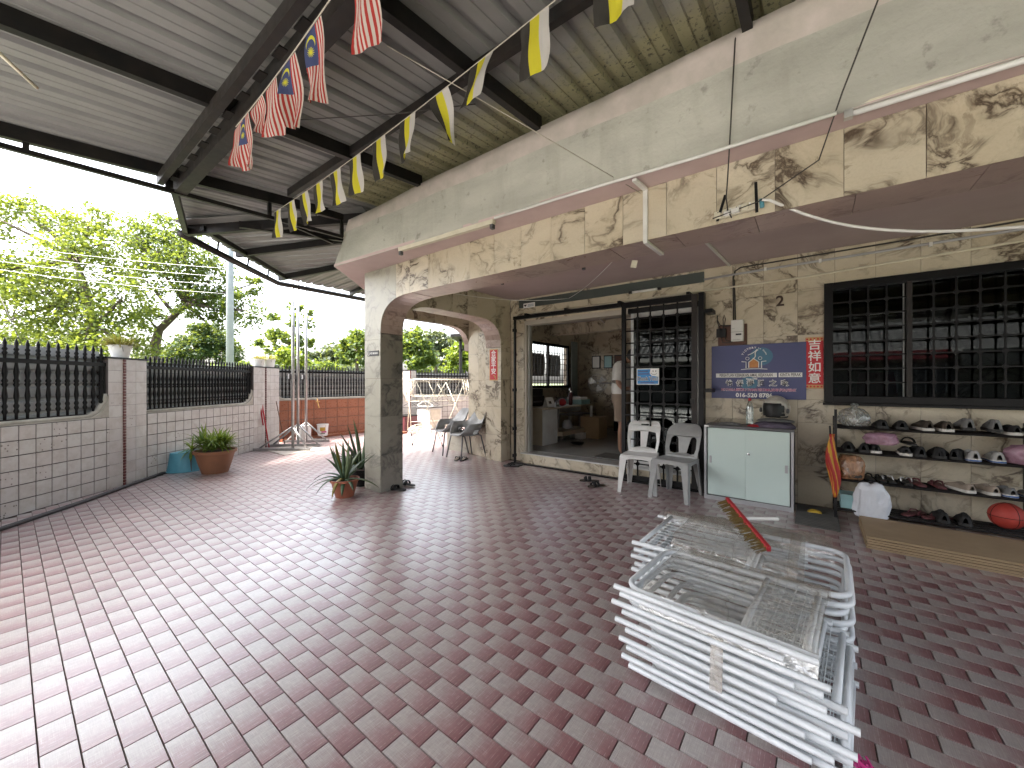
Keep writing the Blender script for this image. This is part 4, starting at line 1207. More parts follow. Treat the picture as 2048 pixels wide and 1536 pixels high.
MB().box2((0.73, 5.525, WZ0 + .05), (WX1 - .05, 5.531, WZ1 - .05)).build('pane', M['glass'], win)

# ------------------------------------------------------------------ signs and fittings on the facade
def sheet_text(parent, s, size, x, z, y, m, name='lettering', **kw):
    me = text_mesh(s, size, m, name, **kw)
    o = link(name, me, None, parent, V(x, y, z) - wpos(parent), (pi / 2, 0, 0))
    return o
def blob2d(parent, pts, x, z, y, m, name, th=0.001):
    return MB().prism([(x + a, z + b) for a, b in pts], 0, th, (V(0, y, 0), X, Z, -Y)).build(name, m, parent)
def ell(rx, rz, n=24, a0=0, a1=360): return [(rx * cos(radians(a0 + (a1 - a0) * i / n)), rz * sin(radians(a0 + (a1 - a0) * i / n))) for i in range(n if a1 - a0 == 360 else n + 1)]
def line2d(parent, pts, w, y, m, name, th=0.0012):
    b = MB()
    b.tube([V(p[0], y, p[1]) for p in pts], w / 2, 6)
    return b.build(name, m, parent)

sg = thing('name_board', 'navy blue society signboard with house emblem and white lettering', 'signboard', (-0.52, 5.40, 1.155))
SX0, SX1, SZ0, SZ1, SY = -0.995, -0.05, 1.158, 1.80, 5.385
MB().box2((SX0, SY, SZ0), (SX1, SY + .022, SZ1)).build('board', M['sign_blue'], sg)
cx = -0.545
blob2d(sg, ell(.115, .105), cx + .075, 1.655, SY - .001, M['logo_teal'], 'teal_disc')
blob2d(sg, ell(.09, .08), cx - .05, 1.34, SY - .001, M['logo_teal'], 'teal_disc')
blob2d(sg, [(-.045, -.05), (.045, -.05), (.045, .012), (0, .055), (-.045, .012)], cx, 1.575, SY - .0022, M['logo_orange'], 'little_house')
for s in (-1, 1):
    line2d(sg, [(cx + s * .078, 1.52), (cx + s * .078, 1.595), (cx + s * .125, 1.60)], .012, SY - .003, M['ink_white'], 'figure_outline')
    line2d(sg, [(cx, 1.632), (cx + s * .05, 1.592), (cx + s * .05, 1.525)], .010, SY - .003, M['ink_white'], 'figure_outline')
    line2d(sg, [(cx + s * .064 + .018 * cos(a), 1.635 + .018 * sin(a)) for a in [2 * pi * i / 12 for i in range(13)]], .006, SY - .003, M['ink_white'], 'figure_head')
line2d(sg, [(cx - .13, 1.505), (cx - .06, 1.512), (cx + .06, 1.512), (cx + .135, 1.505)], .009, SY - .003, M['ink_white'], 'ground_stroke')
line2d(sg, [(p.x, p.y) for p in bez((cx - .01, 1.63, 0), (cx + .05, 1.66, 0), (cx - .02, 1.70, 0), (cx + .045, 1.735, 0), 10)], .012, SY - .003, M['ink_white'], 'ribbon_stroke')
line2d(sg, [(p.x, p.y) for p in bez((cx - .06, 1.675, 0), (cx - .02, 1.69, 0), (cx + .0, 1.70, 0), (cx + .035, 1.74, 0), 10)], .010, SY - .003, M['ink_white'], 'ribbon_stroke')
for i, ch in enumerate('VICTORY'):
    a = radians(158 - i * 12.5)
    o = sheet_text(sg, ch, .030, cx + .115 * cos(a) * 1.05, 1.645 + .115 * sin(a), SY - .003, M['ink_white'], bold=.0012)
    o.rotation_euler = (pi / 2, pi / 2 - a + 0.0, 0)
for i, ch in enumerate('to Home'):
    a = radians(68 - i * 8.5)
    if ch == ' ': continue
    o = sheet_text(sg, ch, .024, cx + .125 * cos(a) * 1.05, 1.645 + .118 * sin(a), SY - .003, M['ink_white'], bold=.0006)
    o.rotation_euler = (pi / 2, pi / 2 - a, 0)
for x0, x1 in ((-.945, -.318), (-.302, -.085)):
    MB().box2((x0, SY - .0012, 1.411), (x1, SY + .001, 1.461)).build('white_panel', M['ink_white'], sg)
sheet_text(sg, 'PERSATUAN KEBAJIKAN AMAL KEJAYAAN', .050, -.632, 1.436, SY - .0028, M['ink_black'], bold=.0006, xs=0.585)
sheet_text(sg, 'KINTA PERAK', .050, -.193, 1.436, SY - .0028, M['ink_black'], bold=.0006, xs=0.62)
sheet_text(sg, 'Since 1998', .026, cx - .02, 1.392, SY - .0028, M['ink_white'], bold=.0008)
for i, ch in enumerate('怡保得胜之家'):
    x = -.80 + i * .111
    sheet_text(sg, ch, .076, x, 1.338, SY - .002, M['ink_white'], bold=.0045)
    sheet_text(sg, ch, .070, x, 1.338, SY - .0045, M['ink_black'], bold=.0004)
adr = 'NO 2 HALA BEKOR 3 TAMAN PERTAMA,30100 IPOH,PERAK'
sheet_text(sg, adr, .043, -.515, 1.262, SY - .002, M['ink_white'], shear=.25, bold=.0024, xs=0.66)
sheet_text(sg, adr, .043, -.515, 1.262, SY - .0045, M['ink_magenta'], shear=.25, bold=.0002, xs=0.66)
sheet_text(sg, '016-520 8786', .066, -.545, 1.197, SY - .003, M['ink_white'], bold=.0022, xs=1.0)

cp = thing('couplet_banner', 'red good-luck banner with white characters beside the navy signboard', 'banner', (0.02, 5.40, 1.2))
MB().box2((-.057, 5.392, 1.285), (.098, 5.400, 1.845)).build('paper', M['red_paper'], cp)
for z0, z1 in ((1.287, 1.325), (1.805, 1.843)):
    MB().box2((-.055, 5.3905, z0), (.096, 5.3915, z1)).build('gold_border', M['gold'], cp)
    for i in range(5):
        MB().box((-.042 + i * .031, 5.390, (z0 + z1) / 2), (.017, .001, .017), (0, radians(45), 0)).build('border_mark', M['red_paper'], cp)
for i, ch in enumerate('吉祥如意'):
    sheet_text(cp, ch, .118, .022, 1.755 - i * .122, 5.3895, M['ink_white'], bold=.0016)
cp2 = thing('couplet_banner', 'red paper banner with four white characters on the arch jamb', 'banner', (-4.41, 5.15, 1.38))
jn = -Y; jo = V(-4.362, 5.150, 0)
jrot = atan2(jd.y, jd.x)
def jamb_box(w, z0, z1, off, m, nm, dx=0):
    o = MB().box((0, 0, 0), (w, .002, z1 - z0)).build(nm, m, cp2, world=False)
    o.location = jo + jn * off + jd * dx + Z * ((z0 + z1) / 2) - wpos(cp2); o.rotation_euler = (0, 0, jrot)
jamb_box(.19, 1.385, 1.925, -.001, M['gold'], 'gold_edge')
jamb_box(.165, 1.40, 1.91, .001, M['red_paper'], 'paper')
for i, ch in enumerate('合家平安'):
    me = text_mesh(ch, .112, M['ink_white'], 'lettering', bold=.0016)
    link('lettering', me, None, cp2, jo + jn * .0035 + Z * (1.845 - i * .103) - wpos(cp2), (pi / 2, 0, jrot))
for a, b in (((.0, 1.47), (.04, 1.46)), ((.04, 1.46), (.035, 1.435)), ((.035, 1.435), (.055, 1.42))):
    p = jo + jn * .004 + jd * a[0] + Z * a[1]; q = jo + jn * .004 + jd * b[0] + Z * b[1]
    MB().tube([p, q], .008, 6).build('gold_flourish', M['gold'], cp2)

ns = thing('no_smoking_plate', 'small black no-smoking plate on the front of the corner pillar', 'sign', (-4.32, 2.78, 1.68))
MB().box2((-4.435, 2.780, 1.678), (-4.20, 2.788, 1.742)).build('plate', M['ink_black'], ns)
sheet_text(ns, 'NO SMOKING', .036, -4.285, 1.710, 2.7785, M['ink_white'], bold=.0006, xs=.72)
line2d(ns, [(-4.405 + .02 * cos(a), 1.71 + .022 * sin(a)) for a in [2 * pi * i / 14 for i in range(15)]], .006, 2.7785, M['ink_white'], 'ring')
line2d(ns, [(-4.419, 1.725), (-4.391, 1.695)], .005, 2.778, M['ink_white'], 'slash')

num = link('house_number', text_mesh('2', .165, M['ink_brown'], 'house_number', ext=.006, bold=.003), None, None, (-.29, 5.405, 2.277), (pi / 2, 0, 0))
tag(num, 'dark brown house number 2 on the marble wall above the signboard', 'house number')

brd = MB().box2((-4.0, 5.395, 2.625), (-1.085, 5.418, 2.755)).build('header_board', M['fluoro_green'])
tag(brd, 'long dark grey-green board along the wall top above the doorway', 'board')
lb = thing('sticker', 'small white shop sticker on the left end of the grey-green board', 'sticker', (-3.83, 5.39, 2.62))
MB().box2((-3.90, 5.389, 2.612), (-3.665, 5.393, 2.692)).build('card', M['ink_white'], lb)
blob2d(lb, [(-.035, .018), (.035, .018), (0, -.02)], -3.86, 2.652, 5.388, M['ink_black'], 'emblem')
for i in range(3): MB().box2((-3.81, 5.3875, 2.632 + i * .016), (-3.69, 5.3885, 2.638 + i * .016)).build('print_line', M['logo_teal'], lb)
lamp = thing('wall_tube', 'short white tube lamp at the right end of the grey-green board', 'lamp', (-1.95, 5.36, 2.60))
MB().tube([(-2.0, 5.375, 2.615), (-1.66, 5.375, 2.615)], .017, 10).build('tube', M['white_plastic'], lamp, smooth=True)
for x in (-2.03, -1.63): MB().box2((x - .02, 5.36, 2.60), (x + .02, 5.395, 2.632)).build('end_cap', M['black_plastic'], lamp)

mt = thing('electric_meter', 'white electricity meter and black fuse blocks on a brown board', 'meter', (-.78, 5.40, 1.80))
MB().box2((-.925, 5.40, 1.805), (-.615, 5.418, 2.055)).build('back_board', M['wood_board'], mt, bevel=.003)
MB().box2((-.775, 5.335, 1.845), (-.645, 5.40, 2.10)).build('meter_case', M['white_plastic'], mt, bevel=.006)
MB().box2((-.776, 5.333, 1.955), (-.644, 5.336, 1.958)).build('case_seam', M['cab_grey'], mt)
MB().box2((-.725, 5.333, 1.915), (-.665, 5.336, 1.935)).build('dial_window', M['ink_black'], mt)
MB().box2((-.75, 5.3335, 1.865), (-.675, 5.336, 1.895)).build('print_label', M['cab_frame'], mt)
MB().lathe([(.016, 0), (.016, .003)], (0, 0, 0), 12).build('dial', M['cab_frame'], mt, world=False).location = V(-.752, 5.334, 1.995) - wpos(mt)
mt.children[-1].rotation_euler = (pi / 2, 0, 0)
for x in (-.90, -.86): MB().box2((x - .035, 5.345, 1.905), (x + .030, 5.40, 2.01)).build('fuse_block', M['black_plastic'], mt, bevel=.006)
for pts in ([(-.90, 5.37, 2.01), (-.93, 5.38, 2.10), (-.93, 5.39, 2.18)], [(-.86, 5.37, 2.01), (-.868, 5.385, 2.13), (-.855, 5.39, 2.18), (-.842, 5.385, 2.13), (-.852, 5.38, 2.05), (-.775, 5.37, 2.035)],
            [(-.93, 5.385, 2.12), (-.90, 5.38, 2.06), (-.84, 5.38, 2.035), (-.78, 5.375, 2.04)], [(-.885, 5.37, 1.905), (-.87, 5.375, 1.84), (-.80, 5.375, 1.835), (-.76, 5.37, 1.845)], [(-.845, 5.37, 1.905), (-.83, 5.375, 1.86), (-.78, 5.375, 1.85)]):
    MB().tube(pts, .0055, 6).build('meter_wire', M['wire_black'], mt, smooth=True)

def pipe(name, label, cat, pts, r, m, n=8):
    return tag(MB().tube(pts, r, n).build(name, M[m], smooth=True), label, cat)
pipe('conduit', 'grey conduit pipe running along the wall above the barred window', 'conduit', [(-1.085, 5.40, 2.655), (-.43, 5.40, 2.668), (2.0, 5.40, 2.69), (4.0, 5.40, 2.70)], .013, 'cab_frame')
pipe('conduit', 'white conduit along the wall from the gate over the barred window', 'conduit', [(-3.85, 5.40, 2.515), (-2.1, 5.40, 2.505), (-1.05, 5.40, 2.513), (-.15, 5.40, 2.515), (1.5, 5.40, 2.585), (4.0, 5.40, 2.64)], .012, 'cream_plastic')
pipe('power_cable', 'thick black cable from the meter up the wall and off to the right', 'cable', [(-.755, 5.405, 2.10), (-.758, 5.40, 2.62), (-.74, 5.40, 2.70), (-.68, 5.40, 2.735), (.07, 5.40, 2.742), (1.45, 5.40, 2.757), (4, 5.40, 2.77)], .0085, 'wire_black')
pipe('meter_lead', 'thin black lead beside the thick cable above the meter', 'cable', [(-.735, 5.405, 2.10), (-.742, 5.403, 2.4), (-.748, 5.403, 2.60)], .006, 'wire_black')
for x in (-.43, .07, .9): 
    o = MB().box2((x - .012, 5.385, 2.652), (x + .012, 5.418, 2.69)).build('pipe_clip', M['white_plastic'])
    tag(o, {-.43: 'small white clip on the grey conduit, above the signboard', .07: 'small white clip on the grey conduit, at the window corner', .9: 'small white clip on the grey conduit, above the middle of the window'}[x], 'clip', 'white clips on the conduit')

# power strip strapped to the beam, its cord, trunking, lamps
ps = thing('power_strip', 'white multi-socket power strip held on the beam by black straps', 'power strip', (-.37, 2.77, 2.40))
def on_strip(u, v, w, h, d0, d1, m, nm, bev=0.0):
    a = radians(4.5)
    c = V(-.495, 0, 2.415) + V(cos(a), 0, sin(a) * .85) * (u + w / 2) + V(0, 0, v + h / 2)
    o = MB().box((c.x, 2.79 - (d0 + d1) / 2, c.z), (w, d1 - d0, h), (0, -a * .85, 0)).build(nm, M[m], ps, bevel=bev); return o
on_strip(0.0, -.030, .245, .052, .004, .030, 'cream_plastic', 'strip_body', .004)
for i in range(4):
    on_strip(.035 + i * .052, .006, .010, .010, .030, .034, 'ink_white', 'switch')
    on_strip(.018 + i * .052, .008, .006, .006, .030, .032, 'black_plastic', 'pin_hole')
on_strip(.055, -.028, .040, .030, .030, .052, 'white_plastic', 'round_plug', .008)
on_strip(.098, -.026, .045, .028, .030, .055, 'white_plastic', 'adapter_plug', .004)
on_strip(.152, -.028, .038, .040, .030, .05, 'cream_plastic', 'square_plug', .006)
on_strip(.002, -.034, .040, .040, .028, .05, 'cream_plastic', 'grey_plug', .008)
on_strip(.243, -.034, .026, .058, .006, .03, 'blue_tub', 'teal_end', .01)
for (x0, z0, x1, z1) in ((-.430, 2.525, -.475, 2.37), (-.268, 2.555, -.262, 2.37)):
    MB().bar((x0, 2.752, z0), (x1, 2.748, z1), .016, .004, (0, -1, 0)).build('black_strap', M['black_plastic'], ps)
pipe('extension_cable', 'slack white power cord swinging from the power strip to the right', 'cord', [(-.235, 2.74, 2.435)] + [p for p in bez((-.20, 2.76, 2.43), (.05, 2.9, 2.28), (.30, 3.05, 2.12), (1.2, 3.2, 2.13), 14)], .0085, 'white_plastic')
pipe('hanging_wire', 'thin dark wire dropping from the canopy to the power strip', 'wire', [(-.335, 2.50, 3.32), (-.34, 2.48, 3.25), (-.375, 2.56, 2.80), (-.41, 2.70, 2.60), (-.425, 2.745, 2.50), (-.415, 2.742, 2.42), (-.395, 2.745, 2.37)], .004, 'wire_black', 6)
pipe('loose_wire', 'thin brown wire from the power strip across the beam to upper right', 'wire', [(-.50, 2.74, 2.39), (-.25, 2.74, 2.43), (0.03, 2.72, 2.57), (0.12, 2.55, 2.80), (0.30, 2.30, 3.22)], .0035, 'wire_black', 6)
tr_ = thing('cable_trunking', 'white square cable trunking bent over the beam face', 'trunking', (-.93, 2.78, 2.36))
MB().box2((-.955, 2.772, 2.35), (-.925, 2.7895, 2.725)).build('front_run', M['white_plastic'], tr_)
MB().bar((-.955, 2.60, 2.724), (-.94, 2.78, 2.724), .03, .018).build('top_run', M['white_plastic'], tr_)
MB().bar((-.94, 2.78, 2.352), (-.93, 3.13, 2.352), .03, .018).build('under_run', M['white_plastic'], tr_)
MB().bar((-.93, 3.13, 2.784), (-.80, 5.43, 2.784), .03, .014).build('ceiling_run', M['white_plastic'], tr_)
pipe('eave_conduit', 'thin white conduit along the bottom edge of the concrete eave', 'conduit', [(-2.12, 2.515, 2.735), (-1.2, 2.548, 2.733), (-.55, 2.588, 2.732), (0.1, 2.60, 2.732)], .011, 'white_plastic')

def tube_lamp(label, a, b, tube=True, cat='lamp'):
    a = Vector(a); b = Vector(b); t = thing('tube_lamp', label, cat, ((a + b) / 2)[:])
    d = (b - a).normalized()
    MB().bar(a, b, .045, .04).build('batten', M['cream_plastic'], t, bevel=.003)
    if tube:
        MB().tube([a + V(0, -.01, -.045) + d * .03, b + V(0, -.01, -.045) - d * .03], .014, 10).build('tube', M['ink_white'], t, smooth=True)
        for p, s in ((a, 1), (b, -1)):
            MB().bar(p + d * .0 * s + V(0, -.01, -.045), p + d * .035 * s + V(0, -.01, -.045), .034, .04).build('tube_holder', M['aluminium'], t)
    else:
        for p, s in ((a, 1), (b, -1)): MB().box((p.x + .02 * s, p.y, p.z - .035), (.03, .035, .045)).build('tube_holder', M['cab_grey'], t)
    return t
tube_lamp('unlit tube lamp with bare tube under the eave, at right', (0.13, 2.64, 2.80 - .035), (1.35, 2.665, 2.80 - .035))
tube_lamp('empty cream tube-lamp batten under the eave, above the corner arch', (-3.38, 2.49, 2.722), (-2.15, 2.545, 2.722), tube=False)
tube_lamp('slim white tube lamp on the porch ceiling behind the beam', (-3.42, 4.20, 2.765), (-2.16, 4.25, 2.765), tube=False)
fl_ = MB().tube(catenary((-4.1, 3.25, 2.62), (-3.0, 5.35, 2.66), .10), .004, 5).tube(catenary((-3.0, 5.35, 2.66), (-.98, 3.2, 2.76), .09), .004, 5)
tag(fl_.build('fairy_light_wire', M['white_plastic'], smooth=True), 'thin string of fairy-light wire swagged below the porch ceiling', 'fairy lights')
for i, x in enumerate((-3.9, -3.65, -3.4, -3.2)): pass
note = MB().box((-1.25, 3.4, 2.40), (.05, .004, .065), (0, radians(12), radians(10))).build('paper_tag', M['cream_plastic'])
tag(note, 'small cream paper tag dangling below the porch beam', 'tag')
pipe('clothes_line', 'thin pale line strung from the canopy main beam down to the porch beam', 'line', [(-1.85, 1.28, 3.20), (-1.40, 2.05, 2.95), (-.968, 2.765, 2.70)], .0028, 'rope', 6)
for pts, lab in (([(-3.3, 0.9, 3.02), (-2.7, 1.2, 3.10), (-2.1, 1.5, 3.05), (-1.6, 1.72, 3.02)], 'slack dark wire under the canopy between the main beam and the rafter'),
                 ([(-1.25, 1.30, 3.12), (-1.0, 1.1, 3.05), (-.8, .95, 3.0)], 'curled dark wire hanging under the canopy above the flag string')):
    pipe('slack_wire', lab, 'wire', pts, .003, 'wire_black', 6)

ty = thing('thank_you_card', 'blue Thank You card with a smiling corner, hung on the gate grille', 'card', (-1.715, 5.16, 1.32))
TX0, TX1, TZ0, TZ1, TY = -1.865, -1.572, 1.322, 1.535, 5.168
MB().box2((TX0, TY, TZ0), (TX1, TY + .004, TZ1)).build('white_card', M['ink_white'], ty)
MB().box2((TX0 + .010, TY - .0012, TZ0 + .010), (TX1 - .010, TY + .001, TZ1 - .010)).build('blue_field', M['card_blue'], ty)
blob2d(ty, [(-.05, .0)] + [(-.048 + .0 + .052 * (1 - cos(a)) - .005, -.055 * sin(a)) for a in [pi / 2 * i / 8 for i in range(1, 9)]] + [(.062, -.062), (.064, .045), (-.042, .045)], TX1 - .066, TZ1 - .047, TY - .0016, M['ink_white'], 'face_corner')
for x in (-.075, -.040): blob2d(ty, ell(.006, .009, 10), TX1 + x, TZ1 - .036, TY - .003, M['ink_black'], 'eye_dot')
line2d(ty, [(p.x, p.y) for p in bez((TX1 - .098, TZ1 - .062, 0), (TX1 - .085, TZ1 - .088, 0), (TX1 - .045, TZ1 - .088, 0), (TX1 - .025, TZ1 - .066, 0), 8)], .005, TY - .003, M['ink_black'], 'smile')
sheet_text(ty, 'Thank You!', .072, (TX0 + TX1) / 2 - .004, TZ0 + .078, TY - .0022, M['ink_white'], bold=.004, xs=.80)
sheet_text(ty, 'Thank You!', .072, (TX0 + TX1) / 2 - .004, TZ0 + .078, TY - .0045, M['ink_black'], bold=.0002, xs=.80)
for k, w in enumerate((.13, .15)): MB().box2((TX0 + .02, TY - .0022, TZ1 - .045 - .035 * k), (TX0 + .02 + w, TY - .001, TZ1 - .030 - .035 * k)).build('small_print', M['sign_blue'], ty)
MB().box2((TX0 + .05, TY - .0022, TZ0 + .020), (TX1 - .06, TY - .001, TZ0 + .030)).build('small_print', M['sign_blue'], ty)
# ------------------------------------------------------------------ what stands in the room behind the doorway
iw = thing('inner_window', 'barred inner window with daylight at the far side of the room', 'window', (-5.05, 8.0, 1.22))
for nm, a, b in (('frame_side', (-5.09, 7.05, 1.22), (-5.04, 7.11, 2.30)), ('frame_side', (-5.09, 8.94, 1.22), (-5.04, 9.0, 2.30)), ('frame_head', (-5.09, 7.11, 2.24), (-5.04, 8.94, 2.30)), ('frame_sill', (-5.09, 7.11, 1.22), (-5.04, 8.94, 1.28)), ('mullion', (-5.09, 8.0, 1.28), (-5.045, 8.05, 2.24))):
    MB().box2(a, b).build(nm, M['gate_black'], iw)
vb = MB().box((0, 0, 0.48), (.012, .012, 0.96)).mesh('upright_bar', M['gate_black']); hb = MB().box((0, 0.90, 0), (.012, 1.80, .012)).mesh('cross_bar', M['gate_black'])
for i in range(14): link('upright_bar', vb, None, iw, V(-5.06, 7.19 + i * .125, 1.28) - wpos(iw))
for j in range(6): link('cross_bar', hb, None, iw, V(-5.06, 7.12, 1.40 + j * .135) - wpos(iw))
cu = MB(); n = 40
for k in range(2):
    cu.v += [(-4.98 + .03 * sin(i * 1.4), 9.02 + .30 * i / n, z) for i in range(n + 1) for z in ((2.42, 0.95) if k == 0 else ())]
for i in range(n): cu.face((2 * i, 2 * i + 1, 2 * i + 3, 2 * i + 2))
tag(cu.build('curtain', M['curtain'], smooth=True), 'pale grey-green curtain gathered at the side of the inner window', 'curtain')

desk = thing('desk', 'pale laminate desk just inside the doorway, seen from its end', 'desk', (-4.2, 6.9, .165))
MB().box2((-4.62, 5.85, .865), (-3.72, 7.75, .89)).build('desk_top', M['wood_light'], desk)
MB().box2((-4.24, 6.10, .17), (-3.98, 6.62, .865)).build('drawer_block', M['wood_light'], desk)
MB().box2((-3.98, 6.10, .17), (-3.965, 6.62, .86)).build('side_board', M['white_plastic'], desk)
for y in (7.68,):
    for x in (-3.76, -4.58): MB().box2((x - .02, y - .02, .165), (x + .02, y + .02, .865)).build('leg', M['white_plastic'], desk)
MB().box2((-4.3, 6.62, .30), (-3.85, 7.72, .38)).build('low_shelf', M['wood_light'], desk)
MB().box2((-4.6, 5.84, .17), (-4.26, 6.09, .865)).build('modesty_board', M['black_plastic'], desk)
DT = .89
prn = thing('printer', 'black printer on the end of the desk inside the doorway', 'printer', (-4.45, 6.35, DT))
MB().box2((-4.62, 6.1, DT), (-4.25, 6.6, DT + .20)).build('case', M['black_plastic'], prn, bevel=.015)
MB().box2((-4.30, 6.15, DT + .20), (-4.26, 6.55, DT + .34)).build('paper_tray', M['black_plastic'], prn)
MB().box2((-4.249, 6.2, DT + .07), (-4.246, 6.5, DT + .10)).build('slot', M['cab_grey'], prn)
cal_ = thing('desk_calendar', 'white tent desk calendar beside the printer', 'calendar', (-3.95, 6.25, DT))
MB().quad((-3.88, 6.14, DT), (-3.88, 6.40, DT), (-3.94, 6.40, DT + .18), (-3.94, 6.14, DT + .18)).build('front_sheet', M['ink_white'], cal_)
MB().quad((-4.0, 6.14, DT), (-4.0, 6.40, DT), (-3.943, 6.40, DT + .178), (-3.943, 6.14, DT + .178)).build('back_sheet', M['ink_white'], cal_)
MB().quad((-3.897, 6.21, DT + .06), (-3.897, 6.30, DT + .06), (-3.915, 6.30, DT + .11), (-3.915, 6.21, DT + .11)).build('printed_photo', M['ink_black'], cal_)
fl = thing('flask', 'tall dark red vacuum flask with steel lid on the desk', 'flask', (-3.95, 7.12, DT))
MB().lathe([(.038, 0), (.04, .01), (.04, .22), (.03, .25)], (0, 0, 0), 16).build('flask_body', M['maroon'], fl, world=False, smooth=True)
MB().lathe([(.03, .25), (.032, .26), (.032, .33), (.02, .34)], (0, 0, 0), 16).build('lid', M['chrome'], fl, world=False, smooth=True)
tag(MB().lathe([(.03, 0), (.07, .02), (.085, .07), (.06, .12), (.02, .14)], (-3.95, 6.78, DT), 14).build('pink_pot', M['red_plastic'], smooth=True), 'round pinkish red pot on the desk near the flask', 'pot')
tag(MB().lathe([(.03, 0), (.034, .04), (.034, .10)], (-3.9, 6.52, DT), 12).build('mug', M['chrome'], smooth=True), 'small shiny mug between the calendar and the red pot', 'mug')
tb = thing('tissue_box', 'pale blue boxes stacked at the far end of the desk', 'box', (-4.0, 7.5, DT))
MB().box2((-4.2, 7.3, DT), (-3.8, 7.7, DT + .10)).build('lower_box', M['teal_box'], tb); MB().box2((-4.15, 7.32, DT + .10), (-3.82, 7.62, DT + .15)).build('upper_box', M['ink_white'], tb)
tag(MB().box2((-3.95, 7.55, .165), (-3.52, 7.95, .62)).build('carton', M['carton'], bevel=.006), 'brown cardboard carton on the floor at the far end of the desk', 'carton')
tag(MB().box2((-4.2, 6.8, .165), (-3.95, 7.3, .30)).build('storage_tub', M['clear_plastic'], bevel=.02), 'clear storage tub under the low shelf of the desk', 'tub')
tag(MB().box2((-3.98, 7.35, .165), (-3.80, 7.52, .29)).build('white_carton', M['white_plastic'], bevel=.006), 'small white box under the desk shelf', 'box')
tag(MB().lathe([(.10, 0), (.13, .02), (.13, .035)], (-3.6, 6.75, .165), 18).build('black_lid', M['black_plastic'], smooth=True), 'flat black round lid lying on the room floor by the desk', 'lid')
tag(MB().lathe([(.02, 0), (.10, .03), (.11, .10), (.06, .19), (.01, .20)], (-4.05, 7.15, .38), 12).build('plastic_bag', M['bag_white'], smooth=True), 'crumpled white plastic bag on the low desk shelf', 'bag')
for k, (x, y) in enumerate(((-4.5, 8.1), (-4.5, 8.55))):
    ch = thing('inner_chair', ('dim grey chair standing behind the desk, the nearer one', 'dim grey chair standing behind the desk, the farther one')[k], 'chair', (x, y, .165), radians(70), 'dim chairs behind the desk')
    MB().box((0, 0, .44), (.42, .42, .03)).build('seat', M['grey_shell'], ch, world=False)
    MB().box((0, .2, .66), (.40, .03, .36), (radians(-10), 0, 0)).build('backrest', M['grey_shell'], ch, world=False)
    for sx in (-1, 1):
        for sy in (-1, 1): MB().tube([(sx * .18, sy * .18, .43), (sx * .21, sy * .21, 0)], .012, 6).build('leg', M['galv'], ch, world=False)
fan = thing('stand_fan', 'grey pedestal fan with round cage against the far room wall', 'fan', (-4.30, 9.15, .165))
MB().lathe([(.20, 0), (.20, .03), (.05, .06), (.02, .08)], (0, 0, 0), 20).build('base', M['black_plastic'], fan, world=False, smooth=True)
MB().tube([(0, 0, .07), (0, 0, 1.16)], .014, 8).build('pole', M['galv'], fan, world=False)
MB().lathe([(.05, 0), (.06, .08), (.03, .16)], (0, 0, 0), 12).build('motor', M['black_plastic'], fan, world=False, smooth=True)
fan.children[-1].location = (0, 0, 1.17); fan.children[-1].rotation_euler = (pi / 2 * -1, 0, radians(-30))
fh = V(sin(radians(30)) * .9, -.9, 0).normalized()
fs_ = fh.cross(Z)
for k in range(3):
    a = 2 * pi * k / 3 + .4
    b = MB(); r0 = [V(0, 0, 1.17) + fh * .06 + (fs_ * cos(a + s) + Z * sin(a + s)) * r for r, s in ((.04, -.4), (.20, -.5), (.21, .3), (.05, .4))]
    b.quad(*r0); b.build('blade', M['aluminium'], fan, world=False)
for rr in (.09, .15, .21, .235):
    MB().tube([V(0, 0, 1.17) + fh * (.10 if rr < .23 else .07) + (fs_ * cos(2 * pi * i / 24) + Z * sin(2 * pi * i / 24)) * rr for i in range(24)], .004, 5, closed=True).build('cage_ring', M['galv'], fan, world=False)
for k in range(28):
    a = 2 * pi * k / 28; e = fs_ * cos(a) + Z * sin(a)
    MB().tube([V(0, 0, 1.17) + fh * .105 + e * .03, V(0, 0, 1.17) + fh * .10 + e * .2, V(0, 0, 1.17) + fh * .07 + e * .235], .0025, 4).build('cage_wire', M['galv'], fan, world=False)
for k, (x, m, lab) in enumerate(((-4.56, 'ink_white', 'framed white certificate nearest the curtain'), (-4.22, 'teal_box', 'framed bluish certificate, second on the far room wall'), (-3.93, 'wood_board', 'framed dark brown picture, third on the far room wall'))):
    f = thing('wall_picture', lab, 'picture', (x, 9.6, 1.72), 0, 'pictures on the far room wall')
    MB().box2((x - .12, 9.595, 1.72), (x + .12, 9.618, 2.06)).build('frame', M['ink_black'], f); MB().box2((x - .095, 9.59, 1.745), (x + .095, 9.596, 2.035)).build('print', M[m], f)
spk = thing('speaker_box', 'dark loudspeaker box with round cones behind the person', 'speaker', (-3.62, 9.3, .165))
MB().box2((-3.85, 9.1, .165), (-3.35, 9.5, 1.25)).build('cabinet', M['black_plastic'], spk)
for z in (.45, .88): MB().lathe([(.17, 0), (.16, .02), (.06, .005), (.02, .02)], (0, 0, 0), 20).build('cone', M['cab_grey'], spk, world=False).location = V(-3.6, 9.095, z) - wpos(spk); spk.children[-1].rotation_euler = (pi / 2, 0, 0)
for (x, y, w) in ((-3.4, 7.2, 1.2),):
    tube_lamp('unlit tube lamp on the dim room ceiling', (x, y, 2.715), (x - .3, y + 1.1, 2.715))
dm = MB()
for i in range(9): dm.box((-2.72 + .055 * i, 5.93, .172), (.05, .42, .012))
tag(dm.build('door_mat', M['mat_grey']), 'striped dark door mat just inside the threshold', 'mat')
